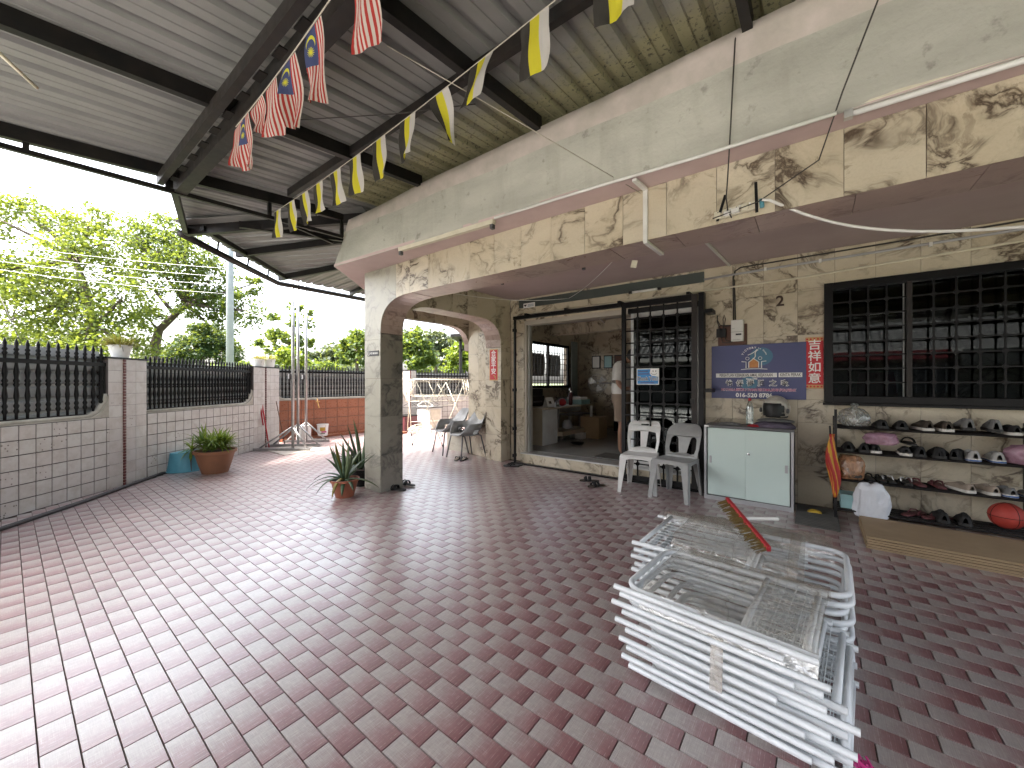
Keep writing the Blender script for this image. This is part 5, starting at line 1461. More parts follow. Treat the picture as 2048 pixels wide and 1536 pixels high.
# seen dimly behind the barred window
rc = thing('red_chair', 'red plastic chair seen dimly behind the barred window', 'chair', (0.62, 6.3, .165))
MB().box((0, 0, .46), (.44, .42, .04)).build('seat', M['red_plastic'], rc, world=False); MB().loft([[(x * (1 - .3 * t * t), .2 + .05 * t + .06 * (abs(x) / .22) ** 2 * -1, .46 + t * .85) for x in (-.22, -.1, 0, .1, .22)] for t in (0, .3, .6, .85, 1)], closed=False, cap=False).build('backrest', M['red_plastic'], rc, world=False)
for sx in (-1, 1):
    for sy in (-1, 1): MB().bar((sx * .18, sy * .18, .45), (sx * .22, sy * .22, 0), .04).build('leg', M['red_plastic'], rc, world=False)

# ------------------------------------------------------------------ the person in the doorway
pr = thing('person', 'person in a white t-shirt and khaki shorts, half hidden by the gate', 'person', (-2.486, 6.193, .165), radians(15))
def skin(name, verts, edges, radii, m, parent, root=0, sub=2):
    me = bpy.data.meshes.new(name); me.from_pydata(verts, edges, [])
    o = link(name, me, m, parent)
    sk = o.modifiers.new('skin', 'SKIN'); sk.use_smooth_shade = True
    ss = o.modifiers.new('sub', 'SUBSURF'); ss.levels = sub; ss.render_levels = sub
    for v, r in zip(me.skin_vertices[0].data, radii): v.radius = (r, r) if not isinstance(r, tuple) else r
    me.skin_vertices[0].data[root].use_root = True
    dg = bpy.context.evaluated_depsgraph_get(); dg.update()
    me2 = bpy.data.meshes.new_from_object(o.evaluated_get(dg))
    for md in list(o.modifiers): o.modifiers.remove(md)
    o.data = me2
    if len(me2.materials) == 0: me2.materials.append(m)
    for p in me2.polygons: p.use_smooth = True
    bpy.data.meshes.remove(me)
    return o
# facing +x in local space; y = left
vs = [(0, 0, .98), (0, 0, 1.14), (.0, 0, 1.32), (.0, 0, 1.46), (.08, 0, 1.53), (.15, 0, 1.57), (.19, 0, 1.62), (.20, 0, 1.68)]
rs = [(.15, .12), (.14, .11), (.165, .115), (.13, .09), .052, .062, .078, .062]
ed = [(i, i + 1) for i in range(7)]
def chain(frm, pts, rr):
    p = frm
    for q, r in zip(pts, rr):
        vs.append(q); rs.append(r); ed.append((p, len(vs) - 1)); p = len(vs) - 1
    return p
for s in (-1, 1):
    chain(0, [(.0, s * .095, .88), (.02, s * .10, .52), (.005, s * .10, .40), (-.01, s * .105, .09), (.06, s * .115, .035), (.17, s * .13, .025)], [.085, .058, .058, .036, .036, .024])
    h = chain(3, [(.0, s * .175, 1.45), (-.03, s * .235, 1.18), (.06, s * .22, 1.08), (.19, s * .12, 1.10), (.235, s * .075, 1.12)], [.062, .046, .042, .030, .026])
    base = h
    for k in range(4):
        f = chain(base, [(.262, s * (.055 - .022 * k + .02), 1.135 - .012 * k), (.285, s * (.025 - .02 * k + .015), 1.125 - .014 * k)], [.009, .008])
    chain(base, [(.245, s * .055, 1.15), (.275, s * .03, 1.155)], [.010, .009])
body = skin('body', vs, ed, rs, M['skin'], pr, 0, 1)
hb_ = bmesh.new()
bmesh.ops.create_uvsphere(hb_, u_segments=20, v_segments=14, radius=1.0)
for v in hb_.verts:
    x, y, z = v.co
    v.co = (x * .098 + .02, y * .079, z * .118 + 1.705)
    if x > 0.72 and abs(y) < .3 and -.35 < z < .05: v.co.x += .018 * (1 - abs(y) / .3)
    if z < -.4: v.co.x += .012; v.co.y *= .86
me = bpy.data.meshes.new('head'); hb_.to_mesh(me); hb_.free(); me.polygons.foreach_set('use_smooth', [True] * len(me.polygons))
hd_ = link('head', me, M['skin'], pr, (.17, 0, -.09))
for s in (-1, 1):
    MB().lathe([(.001, -.011), (.009, -.006), (.011, 0), (.009, .006), (.001, .011)], (.105, s * .031, 1.725), 10).build('eye', M['eye_white'], hd_, world=False, smooth=True)
    MB().lathe([(.001, -.028), (.014, -.018), (.017, 0), (.012, .02), (.001, .03)], (.015, s * .081, 1.705), 8, sx=1, sy=.4).build('ear', M['skin'], hd_, world=False, smooth=True)
MB().tube([(.108, -.024, 1.645), (.114, 0, 1.643), (.108, .024, 1.645)], .006, 6).build('mouth', M['maroon'], hd_, world=False, smooth=True)
hbm = bmesh.new(); bmesh.ops.create_uvsphere(hbm, u_segments=20, v_segments=14, radius=1.0)
for v in hbm.verts:
    x, y, z = v.co
    v.co = (x * .104 + .012, y * .086, z * .122 + 1.712)
bmesh.ops.delete(hbm, geom=[f for f in hbm.faces if f.calc_center_median().z < 1.71 and f.calc_center_median().x > -.02 or f.calc_center_median().z < 1.64 or (f.calc_center_median().x > .06 and f.calc_center_median().z < 1.765)], context='FACES')
me = bpy.data.meshes.new('hair'); hbm.to_mesh(me); hbm.free(); link('hair', me, M['hair'], pr, (.17, 0, -.09))
def ringl(cx, cy, cz, rx, ry, n=18, tx=0.0, wob=0.0):
    return [(cx + (rx + wob * sin(3 * a + cz * 20)) * cos(a) , cy + (ry + wob * cos(4 * a + cz * 15)) * sin(a), cz + tx * cos(a)) for a in [2 * pi * i / n for i in range(n)]]
sh = MB()
sh.loft([ringl(.0, 0, 1.00, .165, .20, wob=.008), ringl(0, 0, 1.10, .158, .195, wob=.008), ringl(0, 0, 1.22, .155, .195, wob=.006), ringl(0, 0, 1.34, .158, .20, wob=.004), ringl(0, 0, 1.44, .14, .205), ringl(0, 0, 1.50, .11, .16), ringl(.005, 0, 1.535, .075, .095)], cap=False)
for s in (-1, 1):
    P0, P1 = V(0, s * .15, 1.47), V(-.03, s * .255, 1.19)
    d = (P1 - P0).normalized(); a_ = d.cross(V(1, 0, 0)).normalized(); b_ = d.cross(a_)
    sh.loft([[P0.lerp(P1, t) + (a_ * cos(2 * pi * i / 14) + b_ * sin(2 * pi * i / 14)) * r for i in range(14)] for t, r in ((0, .085), (.3, .088), (.7, .088), (1, .094))], cap=False)
sh.build('t_shirt', M['shirt_white'], pr, world=False, smooth=True)
so = MB()
so.loft([ringl(0, 0, 1.06, .15, .185), ringl(0, 0, .95, .165, .195, wob=.004), ringl(0, 0, .86, .16, .195)], cap=False)
for s in (-1, 1):
    so.loft([ringl(.0, s * .095, .90, .125, .105, wob=.004), ringl(.01, s * .10, .75, .118, .105, wob=.006), ringl(.015, s * .105, .56, .115, .105, wob=.008)], cap=False)
so.build('shorts', M['shorts'], pr, world=False, smooth=True)

for k, (y, w, lab) in enumerate(((8.50, .80, 'dark garment hung outside the inner window, the nearer one'), (9.35, .75, 'dark garment hung outside the inner window, the farther one'))):
    b = MB(); rows = [[(-5.75 + .03 * sin(i * 1.9 + j * .4), y - w / 2 + w * i / 10, 2.12 - .60 * j / 8) for i in range(11)] for j in range(9)]
    b.loft(rows, cap=False, closed=False)
    tag(b.build('hung_garment', M['black_cloth'], smooth=True), lab, 'garment', 'garments on a line outside the room')
pl_ = MB().tube([(-5.75, 7.6, 2.13), (-5.75, 10.2, 2.13)], .006, 5); tag(pl_.build('washing_line', M['rope']), 'washing line outside the inner window', 'line')
# ------------------------------------------------------------------ plastic chairs by the gate
def leg_u(p0, p1, w0, w1, out):
    """tapered open leg: two thin plates at a right angle; p0 top, p1 foot"""
    p0 = Vector(p0); p1 = Vector(p1); b = MB()
    ox, oy = out
    for (ax) in ((1, 0), (0, 1)):
        d = Vector((-ox * ax[0], -oy * ax[1], 0))
        th = Vector((-oy * 0 if ax[0] else -ox, -oy if ax[0] else 0, 0)) * .006
        q = [p0, p0 + d * w0, p1 + d * w1, p1]
        b.loft([[x for x in q], [x + th for x in q]])
    return b
def stack_chair(label, loc, rz, mat, style):
    t = thing('plastic_chair', label, 'chair', loc, rz, 'plastic stacking chairs by the gate')
    W_ = .21
    # seat faces local -y
    vs, fs = fill2d(rrect(.43, .42, .05, 5), [], .016)
    b = MB(); b.add([(v.x * (1 - .10 * max(0, v.y) / .21), v.y, .44 + v.z - .012 * (1 - (v.x / .22) ** 2) + .012 * (v.y < -.18)) for v in vs], fs)
    seat = b.build('seat', mat, t, world=False, bevel=.004)
    ap = MB()
    for a, c in (((-.21, -.20), (.21, -.20)), ((-.21, -.20), (-.185, .20)), ((.21, -.20), (.185, .20)), ((-.185, .20), (.185, .20))):
        n = 8; top = []; bot = []
        for i in range(n + 1):
            u = i / n; x = a[0] + (c[0] - a[0]) * u; y = a[1] + (c[1] - a[1]) * u
            top.append(V(x, y, .438)); bot.append(V(x * 1.01, y * 1.01, .438 - .028 - .05 * (abs(2 * u - 1) ** 3)))
        for i in range(n): ap.quad(top[i], top[i + 1], bot[i + 1], bot[i])
    ao = ap.build('seat_apron', mat, t, world=False); sm = ao.modifiers.new('thick', 'SOLIDIFY'); sm.thickness = .006
    # backrest: plate with openings, bent round the sitter
    if style == 0:
        outer = [(-.175, 0), (.175, 0), (.20, .15), (.205, .33)] + [(.205 - .07 + .07 * cos(a), .34 + .09 * sin(a)) for a in [radians(d) for d in range(10, 91, 16)]] + [(-(.205 - .07 + .07 * cos(a)), .34 + .09 * sin(a)) for a in [radians(d) for d in range(90, 9, -16)]] + [(-.205, .33), (-.20, .15)]
        hole = lambda s: [(s * .035, .075), (s * .155, .055), (s * .165, .17), (s * .15, .265), (s * .14, .275), (s * .06, .285), (s * .05, .275)]
        holes = [hole(1), hole(-1), rrect(.105, .028, .013, 4, 0, .372)]
    else:
        outer = [(-.18, 0), (.18, 0), (.20, .12), (.205, .28)] + [(.205 - .11 + .11 * cos(a), .30 + .13 * sin(a)) for a in [radians(d) for d in range(5, 91, 14)]] + [(-(.205 - .11 + .11 * cos(a)), .30 + .13 * sin(a)) for a in [radians(d) for d in range(90, 4, -14)]] + [(-.205, .28), (-.20, .12)]
        hole = lambda s: [(s * .045, .06), (s * .10, .045), (s * .145, .06), (s * .16, .12), (s * .155, .20)] + [(s * (.112 + .043 * cos(a)), .215 + .05 * sin(a)) for a in [radians(d) for d in range(15, 170, 25)]] + [(s * .065, .19), (s * .055, .12)]
        holes = [hole(1), hole(-1)]
    # densify the outer loops so that the bend is smooth
    def dens(l):
        o = []
        for p, q in zip(l, l[1:] + l[:1]):
            k = max(1, int(sqrt((p[0] - q[0]) ** 2 + (p[1] - q[1]) ** 2) / .03))
            o += [(p[0] + (q[0] - p[0]) * i / k, p[1] + (q[1] - p[1]) * i / k) for i in range(k)]
        return o
    vs, fs = fill2d(dens(outer), [dens(h) for h in holes], .012)
    b = MB(); b.add([(v.x, .185 + v.z + v.y * .30 - .055 * (v.x / .2) ** 2 + .05 * (v.y / .43) ** 2, .44 + v.y * .93) for v in vs], fs)
    b.build('backrest', mat, t, world=False, bevel=.003)
    for sx in (-1, 1):
        leg_u((sx * .212, -.205, .435), (sx * .232, -.245, 0), .085, .042, (sx, -1)).build('leg', mat, t, world=False)
        leg_u((sx * .188, .205, .435), (sx * .215, .285, 0), .085, .048, (sx, 1)).build('leg', mat, t, world=False)
    return t
stack_chair('white plastic chair with a handle slot, in front of the gate', (-1.72, 4.90, 0), radians(9), M['white_plastic'], 0)
stack_chair('silver-grey plastic chair beside the white one, near the cabinet', (-1.275, 4.84, 0), radians(-7), M['grey_plastic'], 1)

# ------------------------------------------------------------------ sliding-door cabinet and what lies on it
cab = thing('cabinet', 'low office cabinet with two mint sliding doors and grey top', 'cabinet', (-.58, 5.18, 0))
CX0, CX1, CY0, CY1, CZ = -1.0, -.150, 4.985, 5.36, .858
MB().box2((CX0, CY0 + .012, 0), (CX0 + .022, CY1, CZ - .025)).build('side_panel', M['cab_grey'], cab)
MB().box2((CX1 - .022, CY0 + .012, 0), (CX1, CY1, CZ - .025)).build('side_panel', M['cab_grey'], cab)
MB().box2((CX0 - .004, CY0 - .006, CZ - .025), (CX1 + .004, CY1, CZ)).build('top_board', M['cab_grey'], cab, bevel=.003)
MB().box2((CX0, CY0, .0), (CX0 + .024, CY0 + .011, CZ - .026)).build('front_frame', M['cab_frame'], cab)
MB().box2((CX1 - .024, CY0, .0), (CX1, CY0 + .011, CZ - .026)).build('front_frame', M['cab_frame'], cab)
MB().box2((CX0 + .024, CY0, .0), (CX1 - .024, CY0 + .011, .045)).build('plinth', M['cab_frame'], cab)
MB().box2((CX0 + .022, CY0 + .02, .04), (CX1 - .022, CY1, .05)).build('bottom_board', M['cab_grey'], cab)
MB().box2((CX0 + .022, CY1 - .01, .05), (CX1 - .022, CY1, CZ - .025)).build('rear_board', M['cab_grey'], cab)
dl_ = MB().box2((CX0 + .034, CY0 + .016, .055), (-.565, CY0 + .026, CZ - .032)).build('door', M['mint'], cab, bevel=.002)
dr_ = MB().box2((-.583, CY0 + .004, .055), (CX1 - .034, CY0 + .014, CZ - .032)).build('door', M['mint'], cab, bevel=.002)
MB().box2((CX0 + .055, CY0 + .008, .42), (CX0 + .075, CY0 + .015, .50)).build('handle', M['cab_frame'], dl_)
MB().box2((CX1 - .075, CY0 - .006, .40), (CX1 - .050, CY0 + .003, .48)).build('handle', M['cab_frame'], dr_)
MB().lathe([(.012, 0), (.012, .008), (.006, .01)], (0, 0, 0), 12).build('lock', M['chrome'], dr_, world=False)
dr_.children[-1].location = V(-.553, CY0 + .004, .56) - wpos(dr_); dr_.children[-1].rotation_euler = (pi / 2, 0, 0)
MB().box2((CX0 + .002, CY0 - .009, CZ - .022), (CX0 + .05, CY0 - .0065, CZ - .004)).build('white_label', M['ink_white'], cab)

def cloth_heap(name, label, cat, c, rx, ry, h, mat, seed=0, n=22):
    b = MB(); rows = []
    for j in range(n + 1):
        row = []
        for i in range(n + 1):
            u, v = i / n * 2 - 1, j / n * 2 - 1
            s = max(0, 1 - (abs(u) ** 3.0 + abs(v) ** 3.0)) ** .5
            w = mnoise.noise((u * 2.2 + seed, v * 2.2, seed)) * .5 + mnoise.noise((u * 5 + seed, v * 5, 1)) * .3
            row.append((c[0] + rx * u * (1 + .12 * w), c[1] + ry * v * (1 + .12 * mnoise.noise((v * 3, u * 3, seed + 5))), c[2] + max(.001, h * s * (.75 + .7 * w) + .002)))
        rows.append(row)
    b.loft(rows, cap=False, closed=False)
    return tag(b.build(name, mat, smooth=True), label, cat)
cloth_heap('folded_cloth', 'purple-grey folded cloth under the helmet on the cabinet', 'cloth', (-.335, 5.17, CZ + .001), .20, .15, .075, pm('purple_cloth', (.11, .09, .13), (.075, .065, .09), 9, .9, bump=.4), 3)
cloth_heap('pale_rag', 'pale grey rag spread under the helmet rim', 'rag', (-.32, 5.19, CZ + .066), .17, .12, .03, M['grey_cloth'], 9)
cloth_heap('red_rag', 'small red rag at the left foot of the helmet cloth', 'rag', (-.50, 5.09, CZ + .001), .075, .05, .03, M['red_plastic'], 5, 14)
cloth_heap('grey_rag', 'flat dark grey rag lying on the left of the cabinet top', 'rag', (-.76, 5.16, CZ + .001), .13, .09, .03, M['grey_cloth'], 7)
bt = thing('water_bottle', 'clear plastic water bottle with red cap on the cabinet', 'bottle', (-.565, 5.20, CZ))
MB().lathe([(.028, 0), (.036, .01), (.036, .06), (.033, .07), (.036, .08), (.036, .12), (.033, .13), (.036, .14), (.036, .19), (.028, .24), (.014, .275), (.013, .29)], (0, 0, 0), 18).build('bottle_body', M['clear_plastic'], bt, world=False, smooth=True)
MB().lathe([(.016, .285), (.016, .31), (.012, .313)], (0, 0, 0), 14).build('cap', M['red_plastic'], bt, world=False, smooth=True)
hm = thing('helmet', 'grey open-face motorcycle helmet with dark visor, on folded cloth', 'helmet', (-.315, 5.19, CZ + .085), radians(-20))
HS = MB(); rows = []
for j in range(13):
    ph = radians(-38 + j * 128 / 12)
    rows.append([(.128 * cos(ph) * cos(a), .150 * cos(ph) * sin(a), .122 + .142 * sin(ph)) for a in [radians(-180 + i * 360 / 28) for i in range(28)]])
keep = []
HS.loft(rows, cap=False)
HS.face([12 * 28 + i for i in range(28)])
fcs = []
for f in HS.f:
    c = sum((Vector(HS.v[i]) for i in f), Vector()) / len(f)
    if c.y < -.075 and c.z < .185 and abs(c.x) < .115: continue
    fcs.append(f)
HS.f = fcs; HS.mi = [0] * len(fcs); HS.uv = [None] * len(fcs)
so_ = HS.build('shell', M['grey_paint'], hm, world=False, smooth=True); sm = so_.modifiers.new('thick', 'SOLIDIFY'); sm.thickness = .010
vz = MB(); vz.loft([[(.123 * cos(a) * c, .146 * sin(a) * c, z) for a in [radians(-158 + i * 136 / 16) for i in range(17)]] for z, c in ((.045, .95), (.09, .99), (.14, .985), (.172, .93), (.19, .88))], cap=False, closed=False)
vo_ = vz.build('visor', M['black_plastic'], hm, world=False, smooth=True)
for s in (-1, 1): MB().lathe([(.026, 0), (.026, .012), (.01, .016)], (0, 0, 0), 14).build('visor_pivot', M['cab_grey'], hm, world=False).location = (s * .128, -.045, .10); hm.children[-1].rotation_euler = (0, s * pi / 2, 0)
MB().lathe([(.10, .02), (.108, .0), (.10, -.012), (.085, .0)], (0, .01, .035), 20).build('padding', M['black_cloth'], hm, world=False, smooth=True)

# ------------------------------------------------------------------ shoe rack
rack = thing('shoe_rack', 'black four-tier metal shoe rack under the barred window', 'shoe rack', (1.3, 5.18, 0))
RX0, RX1, RY0, RY1 = .185, 2.55, 5.03, 5.33
SH = (.10, .39, .665, .905)
for x in (RX0, 1.45, RX1):
    for y in (RY0, RY1):
        MB().bar((x, y, 0), (x, y, 1.0 if y == RY1 else .95), .024).build('post', M['black_steel'], rack)
MB().bar((RX0, RY0 - .02, .80), (RX0, RY0 - .02, 1.085), .022).build('side_rod', M['black_steel'], rack)
for z in SH:
    for k, y in enumerate((RY0, 5.11, 5.19, 5.27, RY1)):
        MB().tube([(RX0, y, z), (RX1, y, z)], .0095, 8).build('shelf_rail', M['black_steel'], rack)
    for x in (RX0, RX1): MB().bar((x, RY0, z - .012), (x, RY1, z - .012), .016).build('shelf_arm', M['black_steel'], rack)

def shoe(name, label, loc, rz, upper, sole, L=.27, hh=1.0, lining='black_cloth', stripe=None, lace=None, group='shoes on the rack', roll=0.0):
    """toe along local +y, heel at y=0"""
    t = thing(name, label, 'shoe', loc, rz, group)
    hw = [(0, .016), (.03, .032), (.1, .039), (.25, .040), (.4, .041), (.55, .046), (.72, .051), (.85, .045), (.94, .027), (.985, .012), (1.0, .003)]
    tp = [(0, .060), (.03, .080), (.1, .088), (.2, .074), (.32, .068), (.42, .080), (.55, .066), (.72, .050), (.85, .042), (.94, .034), (1.0, .020)]
    def itp(tab, u):
        for p, q in zip(tab, tab[1:]):
            if p[0] <= u <= q[0]: return p[1] + (q[1] - p[1]) * (u - p[0]) / (q[0] - p[0])
        return tab[-1][1]
    us = [0, .015, .04, .08, .13, .19, .25, .32, .38, .44, .52, .62, .72, .82, .90, .95, .985, 1.0]
    rings = []
    for u in us:
        w, h = itp(hw, u), itp(tp, u) * hh
        rings.append([(w * (1 if abs(cos(a)) > 0 else 0) * math.copysign(abs(cos(a)) ** .75, cos(a)) * (1 - .25 * sin(a) * (u < .45)), u * L, .020 + (h - .020) * sin(a) ** .9 if sin(a) > 0 else .020) for a in [pi * i / 12 for i in range(13)]])
    for k, u in enumerate(us):
        win_ = max(0.0, min(1.0, (u - .05) / .05)) * max(0.0, min(1.0, (.42 - u) / .05))
        if win_ > 0:
            for q in (4, 5, 6, 7, 8):
                x, y, z = rings[k][q]; rings[k][q] = (x * .95, y, z - .022 * win_ * (1 if 4 < q < 8 else .25))
    b = MB(); b.loft(rings, cap=False, closed=False)
    b.mi = [1 if .06 < (b.v[f[0]][1] + b.v[f[2]][1]) / 2 / L < .41 and 4 <= (f[0] % 13) <= 7 else 0 for f in b.f]
    b.build('upper', [M[upper], M[lining]], t, world=False, smooth=True)
    MB().tube([(rings[k][4][0], rings[k][4][1], rings[k][4][2]) for k in range(3, 10)] + [(rings[k][8][0], rings[k][8][1], rings[k][8][2]) for k in range(9, 2, -1)], .0035, 5, closed=True).build('collar_edge', M[upper], t, world=False, smooth=True)
    sp = [(-itp(hw, u) * 1.08 - .002, u * L) for u in us] + [(itp(hw, u) * 1.08 + .002, u * L) for u in us[::-1]]
    MB().prism(sp, 0.0, .024).build('sole', M[sole], t, world=False)
    if stripe:
        MB().prism([(x * 1.015, y * 1.004 - .0005) for x, y in sp], .002, .014).build('outsole_band', M[stripe], t, world=False)
    if lace:
        for k in range(4):
            u = .46 + .055 * k; z = itp(tp, u) * hh + .003
            MB().tube([(-.018, u * L, z - .006), (0, u * L, z + .002), (.018, u * L, z - .006)], .003, 5).build('lace', M[lace], t, world=False)
    return t
def slipper(name, label, loc, rz, sole, strap, kind='thong', L=.265, tilt=0.0, group='slippers', foot=None, rx=None):
    t = thing(name, label, 'slipper', loc, rz, group)
    hw = [(0, .010), (.04, .026), (.15, .033), (.4, .031), (.6, .038), (.78, .045), (.9, .038), (.97, .022), (1, .005)]
    out = [(-w, u * L) for u, w in hw] + [(w, u * L) for u, w in hw[::-1]]
    vs, fs = [], []
    b = MB(); b.prism(out, 0, .016); so = b.build('sole', M[sole], t, world=False, bevel=.003)
    if foot: MB().prism([(x * .88, y * .96 + .005) for x, y in out], .0162, .019).build('footbed', M[foot], t, world=False)
    if kind == 'thong':
        for s in (-1, 1):
            MB().tube([V(0, .80 * L, .016), V(s * .018, .72 * L, .040), V(s * .036, .60 * L, .040), V(s * .036, .45 * L, .014)], [.005, .008, .008, .006], 6).build('strap', M[strap], t, world=False, smooth=True)
    else:
        for u0 in ((.50, .72),) if kind == 'slide' else ((.42, .56), (.62, .76)):
            rows = []
            for u in (u0[0], (u0[0] + u0[1]) / 2, u0[1]):
                rows.append([(cos(a) * .045, u * L, .010 + .052 * sin(a) * (1 - .25 * (u > .7))) for a in [pi * i / 10 for i in range(11)]])
            o = MB().loft(rows, cap=False, closed=False).build('strap', M[strap], t, world=False, smooth=True)
            sm = o.modifiers.new('thick', 'SOLIDIFY'); sm.thickness = .005
    if rx is not None: t.rotation_euler = (rx, tilt, rz)
    return t

zt, zs, zm, zl = [z + .0105 for z in (SH[3], SH[2], SH[1], SH[0])]
def pair(fn, words, loc, dx, rz, *a, **k):
    """two shoes side by side; the label of each says which of the two"""
    fn(k.pop('nm'), 'left one of the ' + words, loc, rz + .05, *a, **k)
    fn(k.pop('nm2') if 'nm2' in k else NM[0], 'right one of the ' + words, (loc[0] + dx, loc[1] - .004, loc[2]), rz - .06, *a, **k)
NM = ['shoe']
def shoes(words, x, z, dx, rz, upper, sole, y=5.045, **k):
    for i, (w, d, r) in enumerate((('left', 0, .07), ('right', dx, -.06))):
        shoe('shoe', f'{w} shoe of {words}', (x + d, y + R.uniform(-.01, .01), z), rz + r, upper, sole, **k)
def slips(words, x, z, dx, rz, sole, strap, y=5.05, kind='thong', **k):
    for i, (w, d, r) in enumerate((('left', 0, .08), ('right', dx, -.1))):
        slipper('slipper', f'{w} slipper of {words}', (x + d, y + R.uniform(-.01, .01), z), rz + r, sole, strap, kind, **k)
# top tier
shoes('the all-black pair beside the clear bag, top tier', .535, zt, .125, 0, 'black_cloth', 'sole_dark')
shoes('the dark brown pair with white soles, top tier', .835, zt, .115, .15, 'brown_cloth', 'sole_white', hh=1.15)
shoes('the grey trainer pair with open tongues, top tier', 1.075, zt + .02, .145, 0, 'grey_cloth', 'sole_dark', hh=1.3, lining='light_cloth')
shoes('the thick-white-soled black pair ending the top tier', 1.33, zt, .115, .1, 'black_cloth', 'sole_white', hh=1.05)
# second tier
shoes('the black pair next to the rack post, second tier', .285, zs, .11, -.1, 'black_cloth', 'sole_dark', hh=1.1)
shoes('the white-soled black pair around the pink bag, second tier', .485, zs, .20, 0, 'black_cloth', 'sole_white')
shoes('the dull black slip-on pair, second tier', .785, zs, .12, .1, 'black_cloth', 'sole_dark', hh=1.2)
slipper('slipper', 'black double-strap slipper lying on top of dull black shoes', (.735, 5.06, zs + .095), .1, 'sole_dark', 'black_plastic', 'slide', group='slippers')
shoes('the dark grey pair beside the blue-soled trainers, second tier', .885, zs, .10, -.35, 'black_cloth', 'sole_dark', hh=1.15)
shoes('the pale grey trainers with blue soles, second tier', 1.105, zs, .135, .05, 'light_cloth', 'sole_white', hh=1.15, stripe='sole_blue')
# third tier
slips('the all-black thong pair by the orange bag, third tier', .455, zm + .004, .075, .1, 'black_plastic', 'black_plastic')
slips('the black thong pair with pale rims, third tier', .605, zm + .004, .10, .12, 'sole_dark', 'white_plastic', foot='black_plastic')
slips('the maroon thong pair, third tier', .80, zm + .004, .12, .2, 'maroon', 'maroon', foot='maroon')
shoes('the beige trainers with white soles, third tier', 1.085, zm, .135, .35, 'beige_cloth', 'sole_white')
shoes('the grey trainers with white and blue soles, third tier', 1.31, zm, .13, .1, 'grey_cloth', 'sole_white', stripe='sole_blue')
# lowest tier
slips('the maroon thong pair on the lowest tier', .67, zl + .004, .13, -.75, 'maroon', 'maroon', y=5.08)
shoes('the black laced pair on the lowest tier', .925, zl, .125, -.05, 'black_cloth', 'sole_dark', hh=1.15, lace='black_cloth')
bb = thing('rubber_ball', 'red-orange basketball on the lowest tier of the rack', 'ball', (1.30, 5.14, zl + .01))
MB().lathe([(.001, 0)] + [(.108 * sin(radians(a)), .108 - .108 * cos(radians(a))) for a in range(10, 180, 10)] + [(.001, .216)], (0, 0, 0), 28).build('ball_skin', M['ball_red'], bb, world=False, smooth=True)
for rot in ((0, 0, 0), (pi / 2, 0, .4), (pi / 2, 0, 1.97)):
    o = MB().tube([(.1083 * cos(2 * pi * i / 40), .1083 * sin(2 * pi * i / 40), 0) for i in range(40)], .0022, 5, closed=True).build('seam', M['black_plastic'], bb, world=False); o.location = (0, 0, .108); o.rotation_euler = rot

def bag(name, label, c, rx, ry, h, mat, seed, neck=True, n=18, m=14, cat='bag'):
    b = MB(); rows = []
    prof = [(.25, 0), (.8, .03), (1, .2), (1.02, .45), (.9, .68), (.55, .85), (.16, .93), (.12, .96), (.30, 1.05), (.22, 1.10)] if neck else [(.3, 0), (.85, .02), (1, .2), (1.0, .5), (.92, .8), (.7, .97), (.35, 1.0)]
    fine = []
    for (r0, z0), (r1, z1) in zip(prof, prof[1:]): fine += [(r0 + (r1 - r0) * q / 3, z0 + (z1 - z0) * q / 3) for q in range(3)]
    prof = fine + [prof[-1]]; n = n * 2
    for r, z in prof:
        row = []
        for i in range(n):
            a = 2 * pi * i / n
            w = 1 + .30 * mnoise.noise((cos(a) * 1.6 + seed, sin(a) * 1.6, z * 3)) + .16 * abs(mnoise.noise((cos(a) * 3 + seed, sin(a) * 3, z * 6))) - .10 * abs(mnoise.noise((cos(a) * 7 + seed, sin(a) * 7, z * 11)))
            row.append((c[0] + rx * r * cos(a) * w, c[1] + ry * r * sin(a) * w, c[2] + h * z * (1 + .10 * mnoise.noise((a, seed, z * 2)) * (z > .1))))
        rows.append(row)
    b.loft(rows)
    return tag(b.build(name, mat, smooth=True), label, cat)
bag('clear_bag', 'knotted clear plastic bag at the left end of the top tier', (.335, 5.15, zt), .118, .10, .20, M['bag_clear'], 1)
tag(cloth_heap('bagged_cloth', 'dark green cloth inside the knotted clear bag', 'cloth', (.39, 5.15, zt + .06), .05, .05, .09, M['fluoro_green'], 4, 10), group=None)
bag('pink_bag', 'crumpled pinkish plastic bag on the second tier', (.525, 5.09, zs + .085), .115, .085, .11, M['bag_pink'], 5, False)
bag('orange_bag', 'open brownish-orange plastic bag at the left of the third tier', (.30, 5.08, zm + .005), .11, .09, .23, M['bag_orange'], 9, False)
shoe('shoe', 'black shoe sticking out of the orange plastic bag', (.35, 5.0, zm + .03), .4, 'black_cloth', 'sole_dark')
bag('pink_wrapped_shoe', 'dark sandals in a purple film at the right end of the second tier', (1.42, 5.12, zs), .13, .10, .16, M['bag_pink'], 13, False)
bag('white_bag', 'white plastic bag folded over the lower tier beside the teal box', (.445, 5.03, .055), .125, .07, .34, M['bag_white'], 21, False, 24)
tbx = thing('teal_box', 'pale teal shoe box on the floor behind the white bag', 'box', (.29, 5.14, .10))
MB().box2((.225, 5.06, .1105), (.36, 5.24, .215)).build('box_body', M['teal_box'], tbx); MB().box2((.222, 5.057, .215), (.363, 5.243, .245)).build('lid', M['teal_box'], tbx)
um = thing('umbrella', 'folded red and yellow umbrella hanging on the rack post', 'umbrella', (.165, 4.985, .12))
UM = MB(); rows = []
